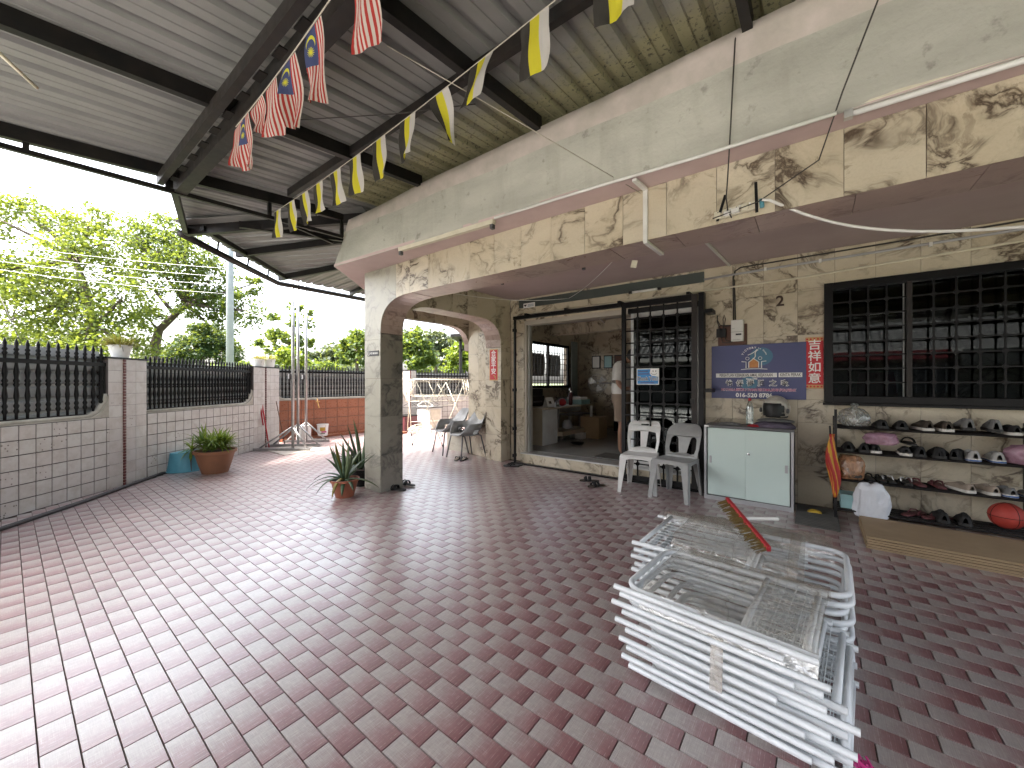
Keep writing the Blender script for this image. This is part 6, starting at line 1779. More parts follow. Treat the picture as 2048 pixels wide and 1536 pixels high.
for k in range(15):
    t_ = k / 14; z = .10 + t_ * .62
    r = .010 + .036 * sin(pi * min(1, t_ * 1.05)) ** .7 * (0.65 + .5 * t_) if t_ < .95 else .02
    rows.append([(r * (1 + .30 * sin(4 * a + 6 * t_)) * cos(a) + .01 * sin(7 * t_) + .03 * (t_ - .5) * -1, r * (1 + .30 * sin(4 * a + 6 * t_)) * sin(a), z) for a in [2 * pi * i / 24 for i in range(24)]])
UM.loft(rows); UM.build('cloth', M['umbrella'], um, world=False, smooth=True)
MB().tube([(.02, 0, 0.0), (.012, 0, .12)], .006, 6).build('tip', M['black_plastic'], um, world=False); MB().tube([(-.02, 0, .70), (-.025, 0, .80)], .008, 8).build('handle', M['black_plastic'], um, world=False)
fm = MB()
for i in range(14): fm.bar((-.13 + .0 , 5.30 - i * .052, .008), (.205, 5.28 - i * .052, .008), .046, .012)
tag(fm.build('ribbed_mat', M['mat_grey']), 'dark ribbed rubber mat between the cabinet and the shoe rack', 'mat')
tag(cloth_heap('yellow_scoop', 'small yellow plastic scoop lying on the ribbed mat', 'scoop', (.02, 5.08, .015), .06, .035, .03, M['yellow_leaf'], 2, 10), None)
for k in range(5):
    o = MB().box2((.352 + .004 * (k % 3), 4.27 + .012 * k + (.0 if k % 2 else .01), .002 + k * .017), (1.75 - .02 * (k % 2), 4.985 - .006 * k, .002 + k * .017 + .0145)).build('brown_board', M['cardboard'])
    tag(o, f'flat brown board in the stack before the shoe rack, {("lowest", "second from the floor", "middle one", "second from the top", "topmost")[k]}', 'board', 'brown boards in a flat stack')

# ------------------------------------------------------------------ stacks of white bed frames
def tube_frame(label, c, rz, L, D, z, r=.0125, round_end=-1, ext=.10, mesh=True, group='', mat='white_chip', cross=(0.72,), legs=True):
    """a tubular frame with a rounded end and two straight open ends, welded wire mesh between"""
    t = thing('bed_frame', label, 'bed frame', (c[0], c[1], z), rz, group)
    s = round_end; x0 = L / 2; y0 = D / 2; rr = .085
    pts = [V(-s * (x0 + ext), -y0, 0), V(s * (x0 - rr), -y0, 0)]
    pts += [V(s * (x0 - rr + rr * sin(a)), -y0 + rr - rr * cos(a), 0) for a in [radians(d) for d in range(15, 91, 15)]]
    pts += [V(s * (x0 - rr + rr * cos(a)), y0 - rr + rr * sin(a), 0) for a in [radians(d) for d in range(0, 91, 15)]]
    pts += [V(-s * (x0 + ext * .6), y0, 0)]
    MB().tube(pts, r, 10).build('bent_tube', M[mat], t, world=False, smooth=True)
    smooth_by_angle(t.children[-1])
    for u in cross:
        x = -s * x0 + s * L * (1 - u)
        MB().tube([V(x, -y0 + r, 0), V(x, y0 - r, 0)], r * .95, 8).build('cross_tube', M[mat], t, world=False, smooth=True)
        MB().tube([V(-s * x0 * .97, -y0 + r, 0), V(-s * x0 * .97, y0 - r, 0)], r * .95, 8).build('cross_tube', M[mat], t, world=False, smooth=True)
    if mesh:
        b = MB()
        xa, xb = sorted((-s * x0 * .97, -s * x0 + s * L * (1 - cross[0])))
        for i in range(1, 12): b.tube([V(xa, -y0 + D * i / 12, .004), V(xb, -y0 + D * i / 12, .004)], .0018, 4, cap=False)
        for i in range(1, 5): b.tube([V(xa + (xb - xa) * i / 5, -y0 + .01, .007), V(xa + (xb - xa) * i / 5, y0 - .01, .007)], .0018, 4, cap=False)
        b.build('wire_mesh', M['white_paint'], t, world=False)
    return t
ords = ('topmost', 'second from the top', 'third from the top', 'fourth from the top', 'fifth from the top', 'sixth from the top', 'seventh from the top', 'eighth from the top', 'ninth from the top', 'lowest')
N1 = 10; zs1 = [.015 + i * .0405 for i in range(N1)]
rr_ = random.Random(5)
for i, z in enumerate(zs1):
    k = N1 - 1 - i
    dx = (.0, .02, -.015, .03, .0, .045, .02, .05, .03, .06)[k]; dy = (0, .0, .015, .0, .02, .0, .012, .0, .02, 0)[k]
    big = i < 3
    tube_frame(f'white tubular bed frame, {ords[k]} in the front stack', (-.335 + dx * .5 + (.085 if k >= 4 else 0), 2.045 + dy, 0), radians(-5 + rr_.uniform(-.6, .6)), .70, .54 if not big else .56, z, .0135, -1, (.03, .01, .02, .03, .02, .03, .01, .02, .02, .02)[k], True, 'white bed frames in the front stack', cross=(.70,))
    # spare straight tubes laid along the front edge, seen as pipe ends
    o = MB().tube([V(-.735 + dx, 1.765 + dy * .5 - (i % 2) * .02 + .035 * (1 - z / .4) * .3, z + .018 if i < N1 - 1 else z + .016), V((.02, -.08, .05, -.05, .04, -.1, .05, -.02, .06, .0)[k], 1.70 + dy * .5 - (i % 2) * .015 + .035 * (1 - z / .4) * .3, z + .018)], .0125, 10).build('loose_tube', M['white_chip'], smooth=True)
    smooth_by_angle(o); tag(o, f'loose white tube at the near edge of the front stack, {ords[k]}', 'tube', 'loose white tubes along the front stack')
N2 = 9
for i in range(N2):
    z = .015 + i * .0445; k = N2 - 1 - i
    dx = (.0, .01, -.01, .01, -.015, .01, .0, .01, .01)[k]
    tube_frame(f'white tubular bed frame, {ords[k] if k < 8 else "lowest"} in the rear stack', (-.345 + dx, 2.665 + .04 * (1 - i / 8) - .02, 0), radians(-1.5 + rr_.uniform(-.5, .5)), .98, .62 if k < 4 else .60, z, .0135, 1, .03, k < 3, 'white bed frames in the rear stack', cross=(.42,))
for k in range(7):
    z = .06 + .05 * k
    o = MB().tube([V(-.905 + .02 * (k % 2), 2.95 - .035 * (k % 3), z), V(-.02, 3.01 - .035 * (k % 3), z)], .0115, 10).build('loose_tube', M['white_chip'], smooth=True)
    smooth_by_angle(o); tag(o, f'loose white tube at the far edge of the rear stack, {("lowest", "second up", "third up", "fourth up", "fifth up", "sixth up", "topmost")[k]}', 'tube', 'loose white tubes along the rear stack')
def film_sheet(name, label, x0, x1, y0, y1, zc, drop, seed, m, rot=0.0, n=34, amp=.012):
    b = MB(); rows = []
    cx, cy = (x0 + x1) / 2, (y0 + y1) / 2
    for j in range(n + 1):
        row = []
        for i in range(n + 1):
            u, v = i / n, j / n
            x = x0 + (x1 - x0) * u; y = y0 + (y1 - y0) * v
            e = min(v, 1 - v) ; eu = min(u, 1 - u)
            z = zc + amp * (mnoise.noise((x * 7 + seed, y * 7, 0)) + .6 * mnoise.noise((x * 19 + seed, y * 19, 2))) - .012 * sin(pi * u) * sin(pi * v)
            if e < .09: z -= drop * (1 - e / .09) ** 1.4; y += .010 * mnoise.noise((x * 9, seed, v)) + (-.02 if v < .5 else .02) * (1 - e / .09) ** .6
            dx_, dy_ = x - cx, y - cy
            row.append((cx + dx_ * cos(rot) - dy_ * sin(rot), cy + dx_ * sin(rot) + dy_ * cos(rot), z))
        rows.append(row)
    b.loft(rows, cap=False, closed=False)
    return tag(b.build(name, m, smooth=True), label, 'plastic film')
film_sheet('stretch_film', 'crumpled clear stretch film wrapped over the front stack', -.60, .045, 1.745, 2.345, .428, .12, 3, M['film'], radians(-5))
film_sheet('stretch_film', 'dusty clear stretch film wrapped over the rear stack', -.66, -.05, 2.40, 3.0, .435, .14, 8, M['film'], radians(-1.5))
film_sheet('film_band', 'narrow band of clear tape round the right part of the rear stack', -.10, -.03, 2.36, 2.98, .436, .08, 12, M['film'], 0, 14, .004)
film_sheet('film_flap', 'dusty film flap along the far side of the rear stack', -.86, .10, 2.94, 3.10, .40, .10, 15, M['film'], radians(2), 24, .02)
o = MB().box((-.30, 1.715, .235), (.045, .006, .20), (radians(-6), 0, radians(-5))).build('tape_strip', M['film'])
tag(o, 'strip of brownish clear tape on the near side of the front stack', 'tape')
bk = MB()
for i in range(30):
    a = rr_.uniform(0, 6.28); bk.box((.135 + rr_.uniform(-.02, .02), 1.79 + rr_.uniform(-.02, .02), .03 + rr_.uniform(0, .02)), (.03, .004, .012), (a, a * 2, a * 3))
tag(bk.build('ribbon_scrap', M['ink_magenta']), 'scrap of magenta ribbon on the floor by the front stack', 'ribbon')
br = thing('broom_head', 'red-backed straw broom head lying tilted on the rear stack', 'broom', (-.33, 2.83, .47))
bp, bq = V(-.475, 3.10, .53), V(-.185, 2.54, .44)
bd = (bq - bp).normalized(); bs = bd.cross(Z).normalized(); bu = bs.cross(bd)
MB().bar(bp, bq, .03, .022, bs).build('broom_back', M['red_plastic'], br, bevel=.004)
tf = MB()
for i in range(150):
    u = rr_.random(); p = bp.lerp(bq, u) + bu * rr_.uniform(-.010, .010)
    q = p + bs * rr_.uniform(.055, .075) - Z * rr_.uniform(.015, .035) + bd * rr_.uniform(-.012, .012)
    tf.tube([p, q], [.0035, .0015], 4, cap=False)
tag(tf.build('bristles', M['straw'], br), kind='stuff')
MB().tube([bp.lerp(bq, .45), bp.lerp(bq, .45) - bs * .20 + Z * .01], .011, 8).build('handle_stub', M['white_plastic'], br)
# ------------------------------------------------------------------ pots, buckets, stands, racks in the yard
def blade(b, base, d, L, w, droop, n=7, curl=0.0, fold=.25, thick=0.0):
    """one strap leaf; d = unit direction at the base"""
    p = Vector(base); d = Vector(d).normalized(); side = d.cross(Z)
    if side.length < .05: side = X.copy()
    side.normalize(); rows = []
    for i in range(n + 1):
        t = i / n
        ww = w * (sin(pi * (0.18 + .82 * t)) ** .8 if t < .98 else .02)
        up = side.cross(d).normalized()
        if thick > 0:
            th = thick * (1 - t) ** .7 + .001
            rows.append([p - side * ww, p - side * ww * .5 - up * th, p + side * ww * .5 - up * th, p + side * ww, p + up * -.2 * th])
        else: rows.append([p - side * ww + up * ww * fold, p, p + side * ww + up * ww * fold])
        p = p + d * (L / n); d = (d + Vector((0, 0, -droop / n)) + side * curl / n).normalized()
    b.loft(rows, cap=thick > 0, closed=thick > 0)
def leaf_attr(o, f):
    me = o.data; a = me.attributes.new('leaf', 'FLOAT', 'FACE')
    a.data.foreach_set('value', [f(i) for i in range(len(me.polygons))])
def plant_pot(t, r0, r1, h, mat, soil=True):
    MB().lathe([(r0, 0), (r0 + (r1 - r0) * .5, h * .45), (r1 * .97, h * .86), (r1 * 1.06, h * .88), (r1 * 1.08, h), (r1 * .98, h), (r1 * .96, h * .9)], (0, 0, 0), 28, capt=False).build('pot', M[mat], t, world=False, smooth=True)
    smooth_by_angle(t.children[-1], 50)
    MB().lathe([(r1 * .97, h * .90), (r1 * .5, h * .94), (.001, h * .95)], (0, 0, 0), 18, capb=False, capt=False).build('soil', M['soil'], t, world=False, smooth=True)
rp = random.Random(21)
pt = thing('fern_pot', 'wide terracotta pot overflowing with bright green strap leaves by the yard wall', 'potted plant', (-7.12, 1.93, 0))
plant_pot(pt, .165, .255, .34, 'terracotta_dull')
b = MB(); nleaf = 0
for k in range(34):
    a = rp.uniform(0, 2 * pi); rr = .17 * sqrt(rp.random()); c = V(rr * cos(a), rr * sin(a), .33 + rp.uniform(0, .16))
    for j in range(13):
        aa = rp.uniform(0, 2 * pi); e = rp.uniform(.25, 1.25)
        d = V(cos(aa) * cos(e), sin(aa) * cos(e), sin(e)) + V(cos(a), sin(a), 0) * .35 * rr / .17
        blade(b, c, d, rp.uniform(.16, .30), rp.uniform(.009, .014), rp.uniform(.5, 1.7), 5)
o = b.build('leaf_clump', M['leaf_blade'], pt, world=False); vals = [rp.random() for _ in range(3000)]; leaf_attr(o, lambda i: vals[(i // 10) % 3000])
b = MB(); st = MB()
hs_ = V(-.34, -.20, .30)
st.tube([(-.10, -.08, .35), (-.24, -.15, .40), hs_ + V(0, 0, .02)], .012, 6); st.tube([hs_, hs_ + V(.03, -.02, -.14), hs_ + V(.06, -.02, -.28)], [.012, .008, .004], 6)
st.build('trailing_stem', M['bark'], pt, world=False)
for j in range(34):
    aa = rp.uniform(0, 2 * pi); e = rp.uniform(-.5, 1.3)
    blade(b, hs_ + V(0, 0, .02), V(cos(aa) * cos(e), sin(aa) * cos(e), sin(e)), rp.uniform(.16, .28), .011, rp.uniform(.6, 1.9), 5)
o = b.build('trailing_rosette', M['leaf_blade'], pt, world=False); leaf_attr(o, lambda i: vals[(i // 10) % 3000])

def aloe(label, loc, pot, scale, n, seed, mat='terracotta', leaves=None):
    t = thing('aloe_pot', label, 'potted plant', loc); plant_pot(t, .10 * scale, .155 * scale, .21 * scale, mat)
    r_ = random.Random(seed)
    for k in range(n):
        if leaves: aa, e, L, dr = leaves[k]
        else: aa, e, L, dr = k * 2.4, r_.uniform(.2, 1.25), r_.uniform(.28, .42) * scale, r_.uniform(.3, 1.2)
        b = MB(); blade(b, (.02 * cos(aa), .02 * sin(aa), .21 * scale), (cos(aa) * cos(e), sin(aa) * cos(e), sin(e)), L, .024 * scale, dr, 8, r_.uniform(-.3, .3), thick=.010)
        o = b.build('aloe_leaf', M['leaf_aloe'] if k % 9 != 4 else M['leaf_dry'], t, world=False, smooth=True); v = r_.random(); leaf_attr(o, lambda i: v)
    return t
# directions: RT is to the right in the view, -FW towards the camera
ang = lambda right, away: atan2(RT.y * right + FW.y * away, RT.x * right + FW.x * away)
aloe('terracotta pot with a sprawling grey-green aloe, in front of the corner pillar', (-4.40, 2.46, 0), None, 1.0, 22, 4, leaves=[
    (ang(-1, -.1), .35, .46, 1.5), (ang(-1, .2), .55, .44, 1.6), (ang(-.8, -.6), .30, .36, 1.8), (ang(-.9, .5), .9, .50, .3), (ang(-.55, .4), 1.05, .48, .15), (ang(-.35, .6), 1.2, .46, .2),
    (ang(-.3, -.4), 1.25, .44, .3), (ang(.1, .5), 1.35, .45, .2), (ang(.35, -.2), 1.2, .42, .3), (ang(.9, -.1), .72, .50, .10), (ang(1, .3), .9, .40, .3), (ang(1, -.2), .15, .46, .75),
    (ang(.7, -.7), .1, .32, .9), (ang(-.1, -1), .35, .34, 2.6), (ang(.3, -1), .05, .30, 1.6), (ang(-.7, .2), 1.0, .36, .9), (ang(.2, .8), 1.0, .42, .4), (ang(.5, .8), .8, .4, .7), (ang(-.4, .9), .7, .44, .7), (ang(-.95, -.35), .15, .36, .9), (ang(0, 1), .5, .4, .8), (ang(.6, .1), 1.3, .34, .2)])
aloe('dark pot with a second aloe, behind the first and half hidden by the pillar', (-4.72, 2.86, 0), None, 1.05, 16, 9, 'black_plastic', leaves=[
    (ang(-.5, .2), 1.25, .60, .15), (ang(-.2, .3), 1.4, .66, .12), (ang(.1, .1), 1.45, .64, .2), (ang(.3, 0), 1.35, .60, .2), (ang(-.8, 0), 1.0, .46, .5), (ang(-.9, -.2), .8, .44, .7), (ang(-.6, -.5), .9, .42, .6), (ang(.6, -.3), 1.1, .46, .4),
    (ang(-1, .3), .6, .5, .9), (ang(-.3, -.8), .7, .42, .9), (ang(.4, .6), 1.0, .5, .3), (ang(-.1, .8), .9, .5, .4), (ang(.8, .2), .8, .4, .6), (ang(-.7, .6), .8, .48, .5), (ang(.1, -1), .6, .4, .9), (ang(-.4, .1), 1.1, .55, .3)])

def bucket(label, loc, r0, r1, h, mat, upside=False, rim=True, cat='bucket', handle=False):
    t = thing('bucket', label, cat, loc)
    if upside: r0, r1 = r1, r0
    MB().lathe([(r0, 0), (r0 * 1.01, .01), (r1, h - .012), (r1 * (1.0 if upside else .97), h)], (0, 0, 0), 24, capb=not upside, capt=upside).build('shell', M[mat], t, world=False, smooth=True)
    smooth_by_angle(t.children[-1], 50)
    if rim:
        z = .012 if upside else h - .012; rr = r0 if upside else r1
        MB().tube([(rr * 1.015 * cos(2 * pi * i / 24), rr * 1.015 * sin(2 * pi * i / 24), z) for i in range(24)], .007, 6, closed=True).build('rim', M[mat], t, world=False, smooth=True)
    if handle:
        MB().tube([V(r1 * 1.02 * cos(a), 0, h * .92) + V(0, .03, -.12) * sin(a) for a in [pi * i / 10 for i in range(11)]], .004, 5).build('handle', M['galv'], t, world=False, smooth=True)
    return t
bucket('upside-down pale blue plastic tub against the tiled wall', (-7.66, 1.70, 0), .20, .245, .29, 'blue_tub', True, cat='tub')
bucket('upturned white pail against the tiled wall, left of the second pillar', (-9.20, 3.33, 0), .135, .155, .23, 'white_plastic', True)
pb = bucket('white paint pail with yellow label on the kerb of the orange wall', (-9.45, 4.72, .06), .11, .13, .28, 'white_plastic', handle=True)
for (a0, z0, z1, m) in ((0.0, .12, .21, 'yellow_leaf'), (.25, .08, .115, 'ink_magenta'), (-.05, .05, .07, 'leaf_dark')):
    q = MB(); ca = atan2(-pb.location.y, -pb.location.x)
    q.loft([[((.11 + .02 * z / .28 + .002) * cos(ca + a0 + da), (.11 + .02 * z / .28 + .002) * sin(ca + a0 + da), z) for da in [-.5 + .1 * i for i in range(11)]] for z in (z0, z1)], cap=False, closed=False)
    q.build('label_print', M[m], pb, world=False)
bucket('white plastic drum behind the steel stands', (-9.30, 4.20, .0), .16, .15, .36, 'white_plastic', True)
def planter_bucket(label, loc, r0, r1, h, n, seed, dry=.4, spread=.22):
    t = bucket(label, loc, r0, r1, h, 'white_plastic', handle=True, cat='potted plant')
    r_ = random.Random(seed)
    MB().lathe([(r1 * .96, h * .92), (.001, h * .95)], (0, 0, 0), 16, capb=False, capt=False).build('soil', M['soil'], t, world=False)
    b = MB()
    for k in range(n):
        a = r_.uniform(0, 6.28); rr = r1 * .9 * sqrt(r_.random()); e = r_.uniform(.1, 1.4)
        blade(b, (rr * cos(a), rr * sin(a), h * .93), (cos(a) * cos(e), sin(a) * cos(e), sin(e)), r_.uniform(.5, 1) * spread, r_.uniform(.004, .009), r_.uniform(.2, 1.6), 4)
    o = b.build('leaf_clump', M['leaf_dry'] if dry > .5 else M['leaf_blade'], t, world=False); vals2 = [r_.random() for _ in range(n)]; leaf_attr(o, lambda i: vals2[(i // 8) % n])
    return t
planter_bucket('white bucket of yellowing plants on the nearest tiled pillar', (-7.30, .935, 1.68), .085, .118, .165, 260, 3, .6, .19)
planter_bucket('white bucket with low plants on the second pillar, the left one', (-9.02, 3.18, 1.68), .085, .11, .15, 120, 4, .6, .12)
planter_bucket('white bucket with low plants on the second pillar, the right one', (-9.18, 3.42, 1.68), .11, .13, .17, 120, 5, .6, .14)

def stand(label, base, l, r, top):
    t = thing('steel_stand', label, 'stand', base, 0, 'tall steel pole stands on braced feet')
    B = Vector(base); l = Vector(l); r = Vector(r); d = (r - l).normalized()
    MB().tube([B + Z * .03, B + Z * top], .027, 12).build('pole', M['galv'], t, smooth=True)
    MB().bar(l + Z * .03, r + Z * .03, .06, .05).build('foot_bar', M['galv'], t)
    MB().tube([l.lerp(B, .15) + Z * .055, B + Z * .47], .017, 8).build('brace', M['galv'], t, smooth=True)
    MB().tube([r.lerp(B, .15) + Z * .055, B + Z * .47], .017, 8).build('brace', M['galv'], t, smooth=True)
    MB().box(B + Z * 1.47 + V(-.03, -.045, 0), (.06, .05, .10)).build('winch_box', M['cab_grey'], t, bevel=.004)
    MB().tube([B + Z * (1.40 + .07 * cos(2 * pi * i / 16)) + V(-.06, -.075, 0) + d * (-.045 * sin(2 * pi * i / 16)) for i in range(16)], .004, 5, closed=True).build('rope_loop', M['wire_black'], t)
    return t
stand('tall steel pole stand with braced foot, nearest of the three', (-8.23, 3.51, 0), (-8.72, 2.99, 0), (-7.84, 3.66, 0), 3.62)
stand('tall steel pole stand with braced foot, middle one of the three', (-8.62, 3.78, 0), (-9.02, 3.38, 0), (-8.25, 4.08, 0), 3.68)
stand('tall steel pole stand with braced foot, the farthest of the three', (-9.0, 4.12, 0), (-9.36, 3.80, 0), (-8.70, 4.50, 0), 3.75)
tag(MB().box2((-8.75, 3.15, .001), (-7.75, 3.95, .010)).build('cement_slab', M['paver'],), 'pale cement slab under the feet of the steel stands', 'slab')
pipe('red_rod', 'red broom stick leaning on the second tiled pillar', 'stick', [(-8.98, 3.20, 1.12), (-8.82, 3.30, .02)], .013, 'red_plastic')
pipe('red_rod', 'shorter red stick leaning beside the red broom stick', 'stick', [(-8.99, 3.16, 1.16), (-8.84, 3.20, .48)], .013, 'red_plastic')
pipe('dark_rod', 'thin dark stick leaning on the far face of the second pillar', 'stick', [(-9.04, 3.52, .95), (-8.86, 3.62, .02)], .009, 'rust')
tp_ = thing('water_tap', 'brass water tap sticking out at the top of the orange wall', 'tap', (-9.58, 4.62, .84))
MB().tube([(-9.6, 4.62, .93), (-9.52, 4.62, .93)], .014, 8).build('pipe', M['galv'], tp_); MB().tube([(-9.52, 4.62, .96), (-9.50, 4.62, .86), (-9.46, 4.62, .80), (-9.43, 4.62, .74)], .016, 8).build('spout', M['gold'], tp_, smooth=True); MB().box((-9.50, 4.62, .885), (.05, .09, .014)).build('lever', M['gold'], tp_)
pipe('hose', 'flat black hose lying across the tiles to the blue tub', 'hose', [(-5.2, -.75, .018), (-5.85, -.02, .018), (-6.48, .55, .018), (-7.1, 1.04, .018), (-7.5, 1.36, .018), (-7.72, 1.52, .018)], .022, 'wire_black')

# side yard: two grey shell chairs, drying racks, odds and ends
def shell_chair(label, loc, rz):
    t = thing('shell_chair', label, 'chair', loc, rz, 'grey shell armchairs in the side arch'); t.scale = (1.18, 1.15, .98)
    n = 20; rows = []
    # bowl seen from above: angle round the sitter, back at +y; a low-cut front
    b = MB()
    def rim(a):     # height of the shell rim by angle; back high, arms mid, front at the seat
        c = cos(a - pi / 2)
        return .44 + (.205 if c < .55 else .205 + .215 * min(1, (c - .55) / .28)) * (1 if c > -.35 else max(0, 1 - (-.35 - c) / .5))
    for i in range(n * 2 + 1):
        a = -pi / 2 + 2 * pi * i / (n * 2)
        h = rim(a); lean = (h - .44) * .25
        rr = (.235, .225)
        low = V(.19 * cos(a), .18 * sin(a) - .01, .44)
        mid = V(rr[0] * cos(a), rr[1] * sin(a) + lean * .3 * max(0, sin(a)), .44 + (h - .44) * .45)
        top = V((rr[0] + .012) * cos(a), (rr[1] + .02) * sin(a) + lean * max(0, sin(a)), h)
        rows.append([low, mid, top])
    b2 = MB()
    for i in range(len(rows) - 1):
        a = -pi / 2 + 2 * pi * (i + .5) / (n * 2); c = sin(a)
        hole = abs(c - .22) < .26       # opening below each arm
        base = len(b2.v); b2.v += [tuple(p) for p in rows[i] + rows[i + 1]]
        if not hole: b2.face((base, base + 1, base + 4, base + 3))
        b2.face((base + 1, base + 2, base + 5, base + 4))
    o = b2.build('shell', M['grey_shell'], t, world=False, smooth=True)
    bm = bmesh.new(); bm.from_mesh(o.data); bmesh.ops.remove_doubles(bm, verts=bm.verts, dist=.0005); bm.to_mesh(o.data); bm.free()
    sm = o.modifiers.new('thick', 'SOLIDIFY'); sm.thickness = .012; sm.offset = 0
    MB().lathe([(.20, .43), (.215, .45), (.19, .455), (.001, .445)], (0, 0, 0), 28, sy=.95, capt=False).build('seat', M['grey_shell'], t, world=False, smooth=True)
    for sx in (-1, 1):
        MB().tube([(sx * .12, -.12, .435), (sx * .165, -.165, .42), (sx * .215, -.22, .008)], .0115, 8).build('leg', M['cab_grey'], t, world=False, smooth=True)
        MB().tube([(sx * .12, .12, .435), (sx * .165, .165, .42), (sx * .20, .24, .008)], .0115, 8).build('leg', M['cab_grey'], t, world=False, smooth=True)
    return t
shell_chair('dusty grey shell armchair in the side arch, the left one', (-5.50, 5.20, 0), radians(-20))
shell_chair('dusty grey shell armchair with a slipper on its seat, the right one', (-4.90, 5.02, 0), radians(-14))
slipper('slipper', 'black slipper left on the seat of the right grey armchair', (-4.92, 5.02, .458), 1.2, 'sole_dark', 'black_plastic', 'slide')
def drying_rack(label, a, b, h, seed, hang=True):
    """X-legged rail rack; a,b ends of its length"""
    a = Vector(a); b = Vector(b); t = thing('drying_rack', label, 'drying rack', ((a + b) / 2)[:], 0, 'folding clothes racks in the side yard')
    d = (b - a).normalized(); s = Vector((d.y, -d.x, 0))
    zig = [(.25, h), (.52, h - .42), (.74, h + .02)]
    for p in (a, b):
        for q in (-1, 1):
            MB().tube([p + s * q * .36 + Z * .02, p - s * q * .25 + Z * h], .009, 8).build('cross_leg', M['cream_plastic'], t, smooth=True)
            MB().tube([p + s * q * .365, p + s * q * .35 + Z * .05], .015, 6).build('foot_cap', M['black_plastic'], t)
            for (q0, z0), (q1, z1) in zip(zig, zig[1:]): MB().tube([p + s * q * q0 + Z * z0, p + s * q * q1 + Z * z1], .007, 6).build('wing_stay', M['cream_plastic'], t, smooth=True)
            MB().tube([p + s * q * .25 + Z * (h - .40), p + s * q * .52 + Z * (h + .0)], .007, 6).build('wing_stay', M['cream_plastic'], t, smooth=True)
    for q, z in ((-.25, h), (.25, h), (.52, h - .42), (.74, h + .02), (-.52, h - .42), (-.74, h + .02), (0, h * .60), (.22, h * .24), (.52, h), (-.52, h)):
        MB().tube([a + s * q + Z * z, b + s * q + Z * z], .0065, 6).build('rail', M['cream_plastic'], t, smooth=True)
    return t
drying_rack('folding clothes rack with crossed legs, nearer one in the side yard', (-6.45, 5.45, 0), (-6.95, 6.75, 0), 1.36, 1)
drying_rack('folding clothes rack in the side yard, the farther one', (-8.35, 6.45, 0), (-7.55, 7.9, 0), 1.42, 2)
def hanger(label, c, dirv, m='wire_black'):
    c = Vector(c); d = Vector(dirv).normalized()
    t = thing('clothes_hanger', label, 'hanger', c[:], 0, 'clothes hangers on the racks')
    MB().tube([c, c - d * .21 - Z * .11, c - d * .20 - Z * .13, c + d * .20 - Z * .13, c + d * .21 - Z * .11], .006, 6, closed=True).build('frame', M[m], t)
    MB().tube([c, c + Z * .05] + [c + Z * .05 + d * (.022 - .022 * cos(a)) + Z * .022 * sin(a) for a in [pi * i / 8 for i in range(1, 10)]], .003, 5).build('hook', M['galv'], t)
for k, (px_, m_) in enumerate(((.15, 'wire_black'), (.45, 'wire_black'), (.62, 'white_plastic'), (.85, 'wire_black'))):
    hanger(('black hanger near the left end of the nearer clothes rack', 'black hanger in the middle of the nearer clothes rack', 'white hanger on the nearer clothes rack', 'black hanger near the right end of the nearer clothes rack')[k], V(-6.45, 5.45, .90).lerp(V(-6.95, 6.75, .90), px_) + V(-.50, -.19, .02), (.93, .36, 0), m_)
sc = thing('side_cabinet', 'weathered white cabinet standing by the far side-yard wall', 'cabinet', (-8.75, 7.35, 0))
MB().box2((-9.1, 7.3, 0), (-8.55, 7.75, .62)).build('carcass', M['white_plastic'], sc); MB().box2((-9.13, 7.27, .62), (-8.52, 7.78, .65)).build('top_board', M['cab_grey'], sc); MB().box2((-8.548, 7.34, .05), (-8.54, 7.70, .58)).build('door', M['cream_plastic'], sc)
rcab = thing('red_case', 'low dark red case beside the weathered cabinet', 'case', (-9.2, 6.95, 0))
MB().box2((-9.35, 6.75, 0), (-8.95, 7.2, .40)).build('case_body', M['maroon'], rcab); MB().box2((-9.36, 6.74, .40), (-8.94, 7.21, .43)).build('lid', M['black_plastic'], rcab)
wb = MB()
for k in range(6):
    wb.tube([V(-8.35 + .03 * k, 6.75, .02 + .02 * k) + V(.24 * cos(2 * pi * i / 20), .30 * sin(2 * pi * i / 20), .10 * abs(sin(2 * pi * i / 20 + k))) for i in range(20)], .008, 5, closed=True)
tag(wb.build('wire_basket', M['cream_plastic']), 'tangle of pale wire baskets on the ground by the far wall', 'basket')
tag(MB().box2((-8.75, 6.1, 0), (-8.5, 6.5, .05)).build('orange_brick', M['orange_tile']), 'orange tile slab lying on the side-yard floor', 'slab')
# slippers on the tiles
S2 = 'slippers left on the tiles'
slipper('slipper', 'black slide slipper at the right foot of the corner pillar, the nearer', (-4.02, 3.05, .002), ang(-1, .25) - pi / 2, 'sole_dark', 'black_plastic', 'double', group=S2)
slipper('slipper', 'black slide slipper at the right foot of the corner pillar, the farther', (-4.06, 3.22, .012), ang(-1, .55) - pi / 2, 'sole_dark', 'black_plastic', 'double', group=S2, tilt=.12)
slipper('slipper', 'black thong slipper beside the threshold, the nearer of two', (-3.70, 5.0, .002), ang(-1, .3) - pi / 2, 'sole_dark', 'black_plastic', group=S2, foot='cab_grey')
slipper('slipper', 'black thong slipper beside the threshold, the farther of two', (-3.72, 5.12, .004), ang(-1, .1) - pi / 2, 'sole_dark', 'black_plastic', group=S2, foot='cab_grey')
slipper('slipper', 'brown-black sandal in the open floor before the white chair, nearer one', (-2.16, 4.80, .002), ang(-1, -.5) - pi / 2, 'brown_cloth', 'black_cloth', 'double', group=S2)
slipper('slipper', 'brown-black sandal in the open floor before the white chair, farther one', (-2.30, 4.94, .002), ang(-1, .1) - pi / 2, 'brown_cloth', 'black_cloth', 'double', group=S2)
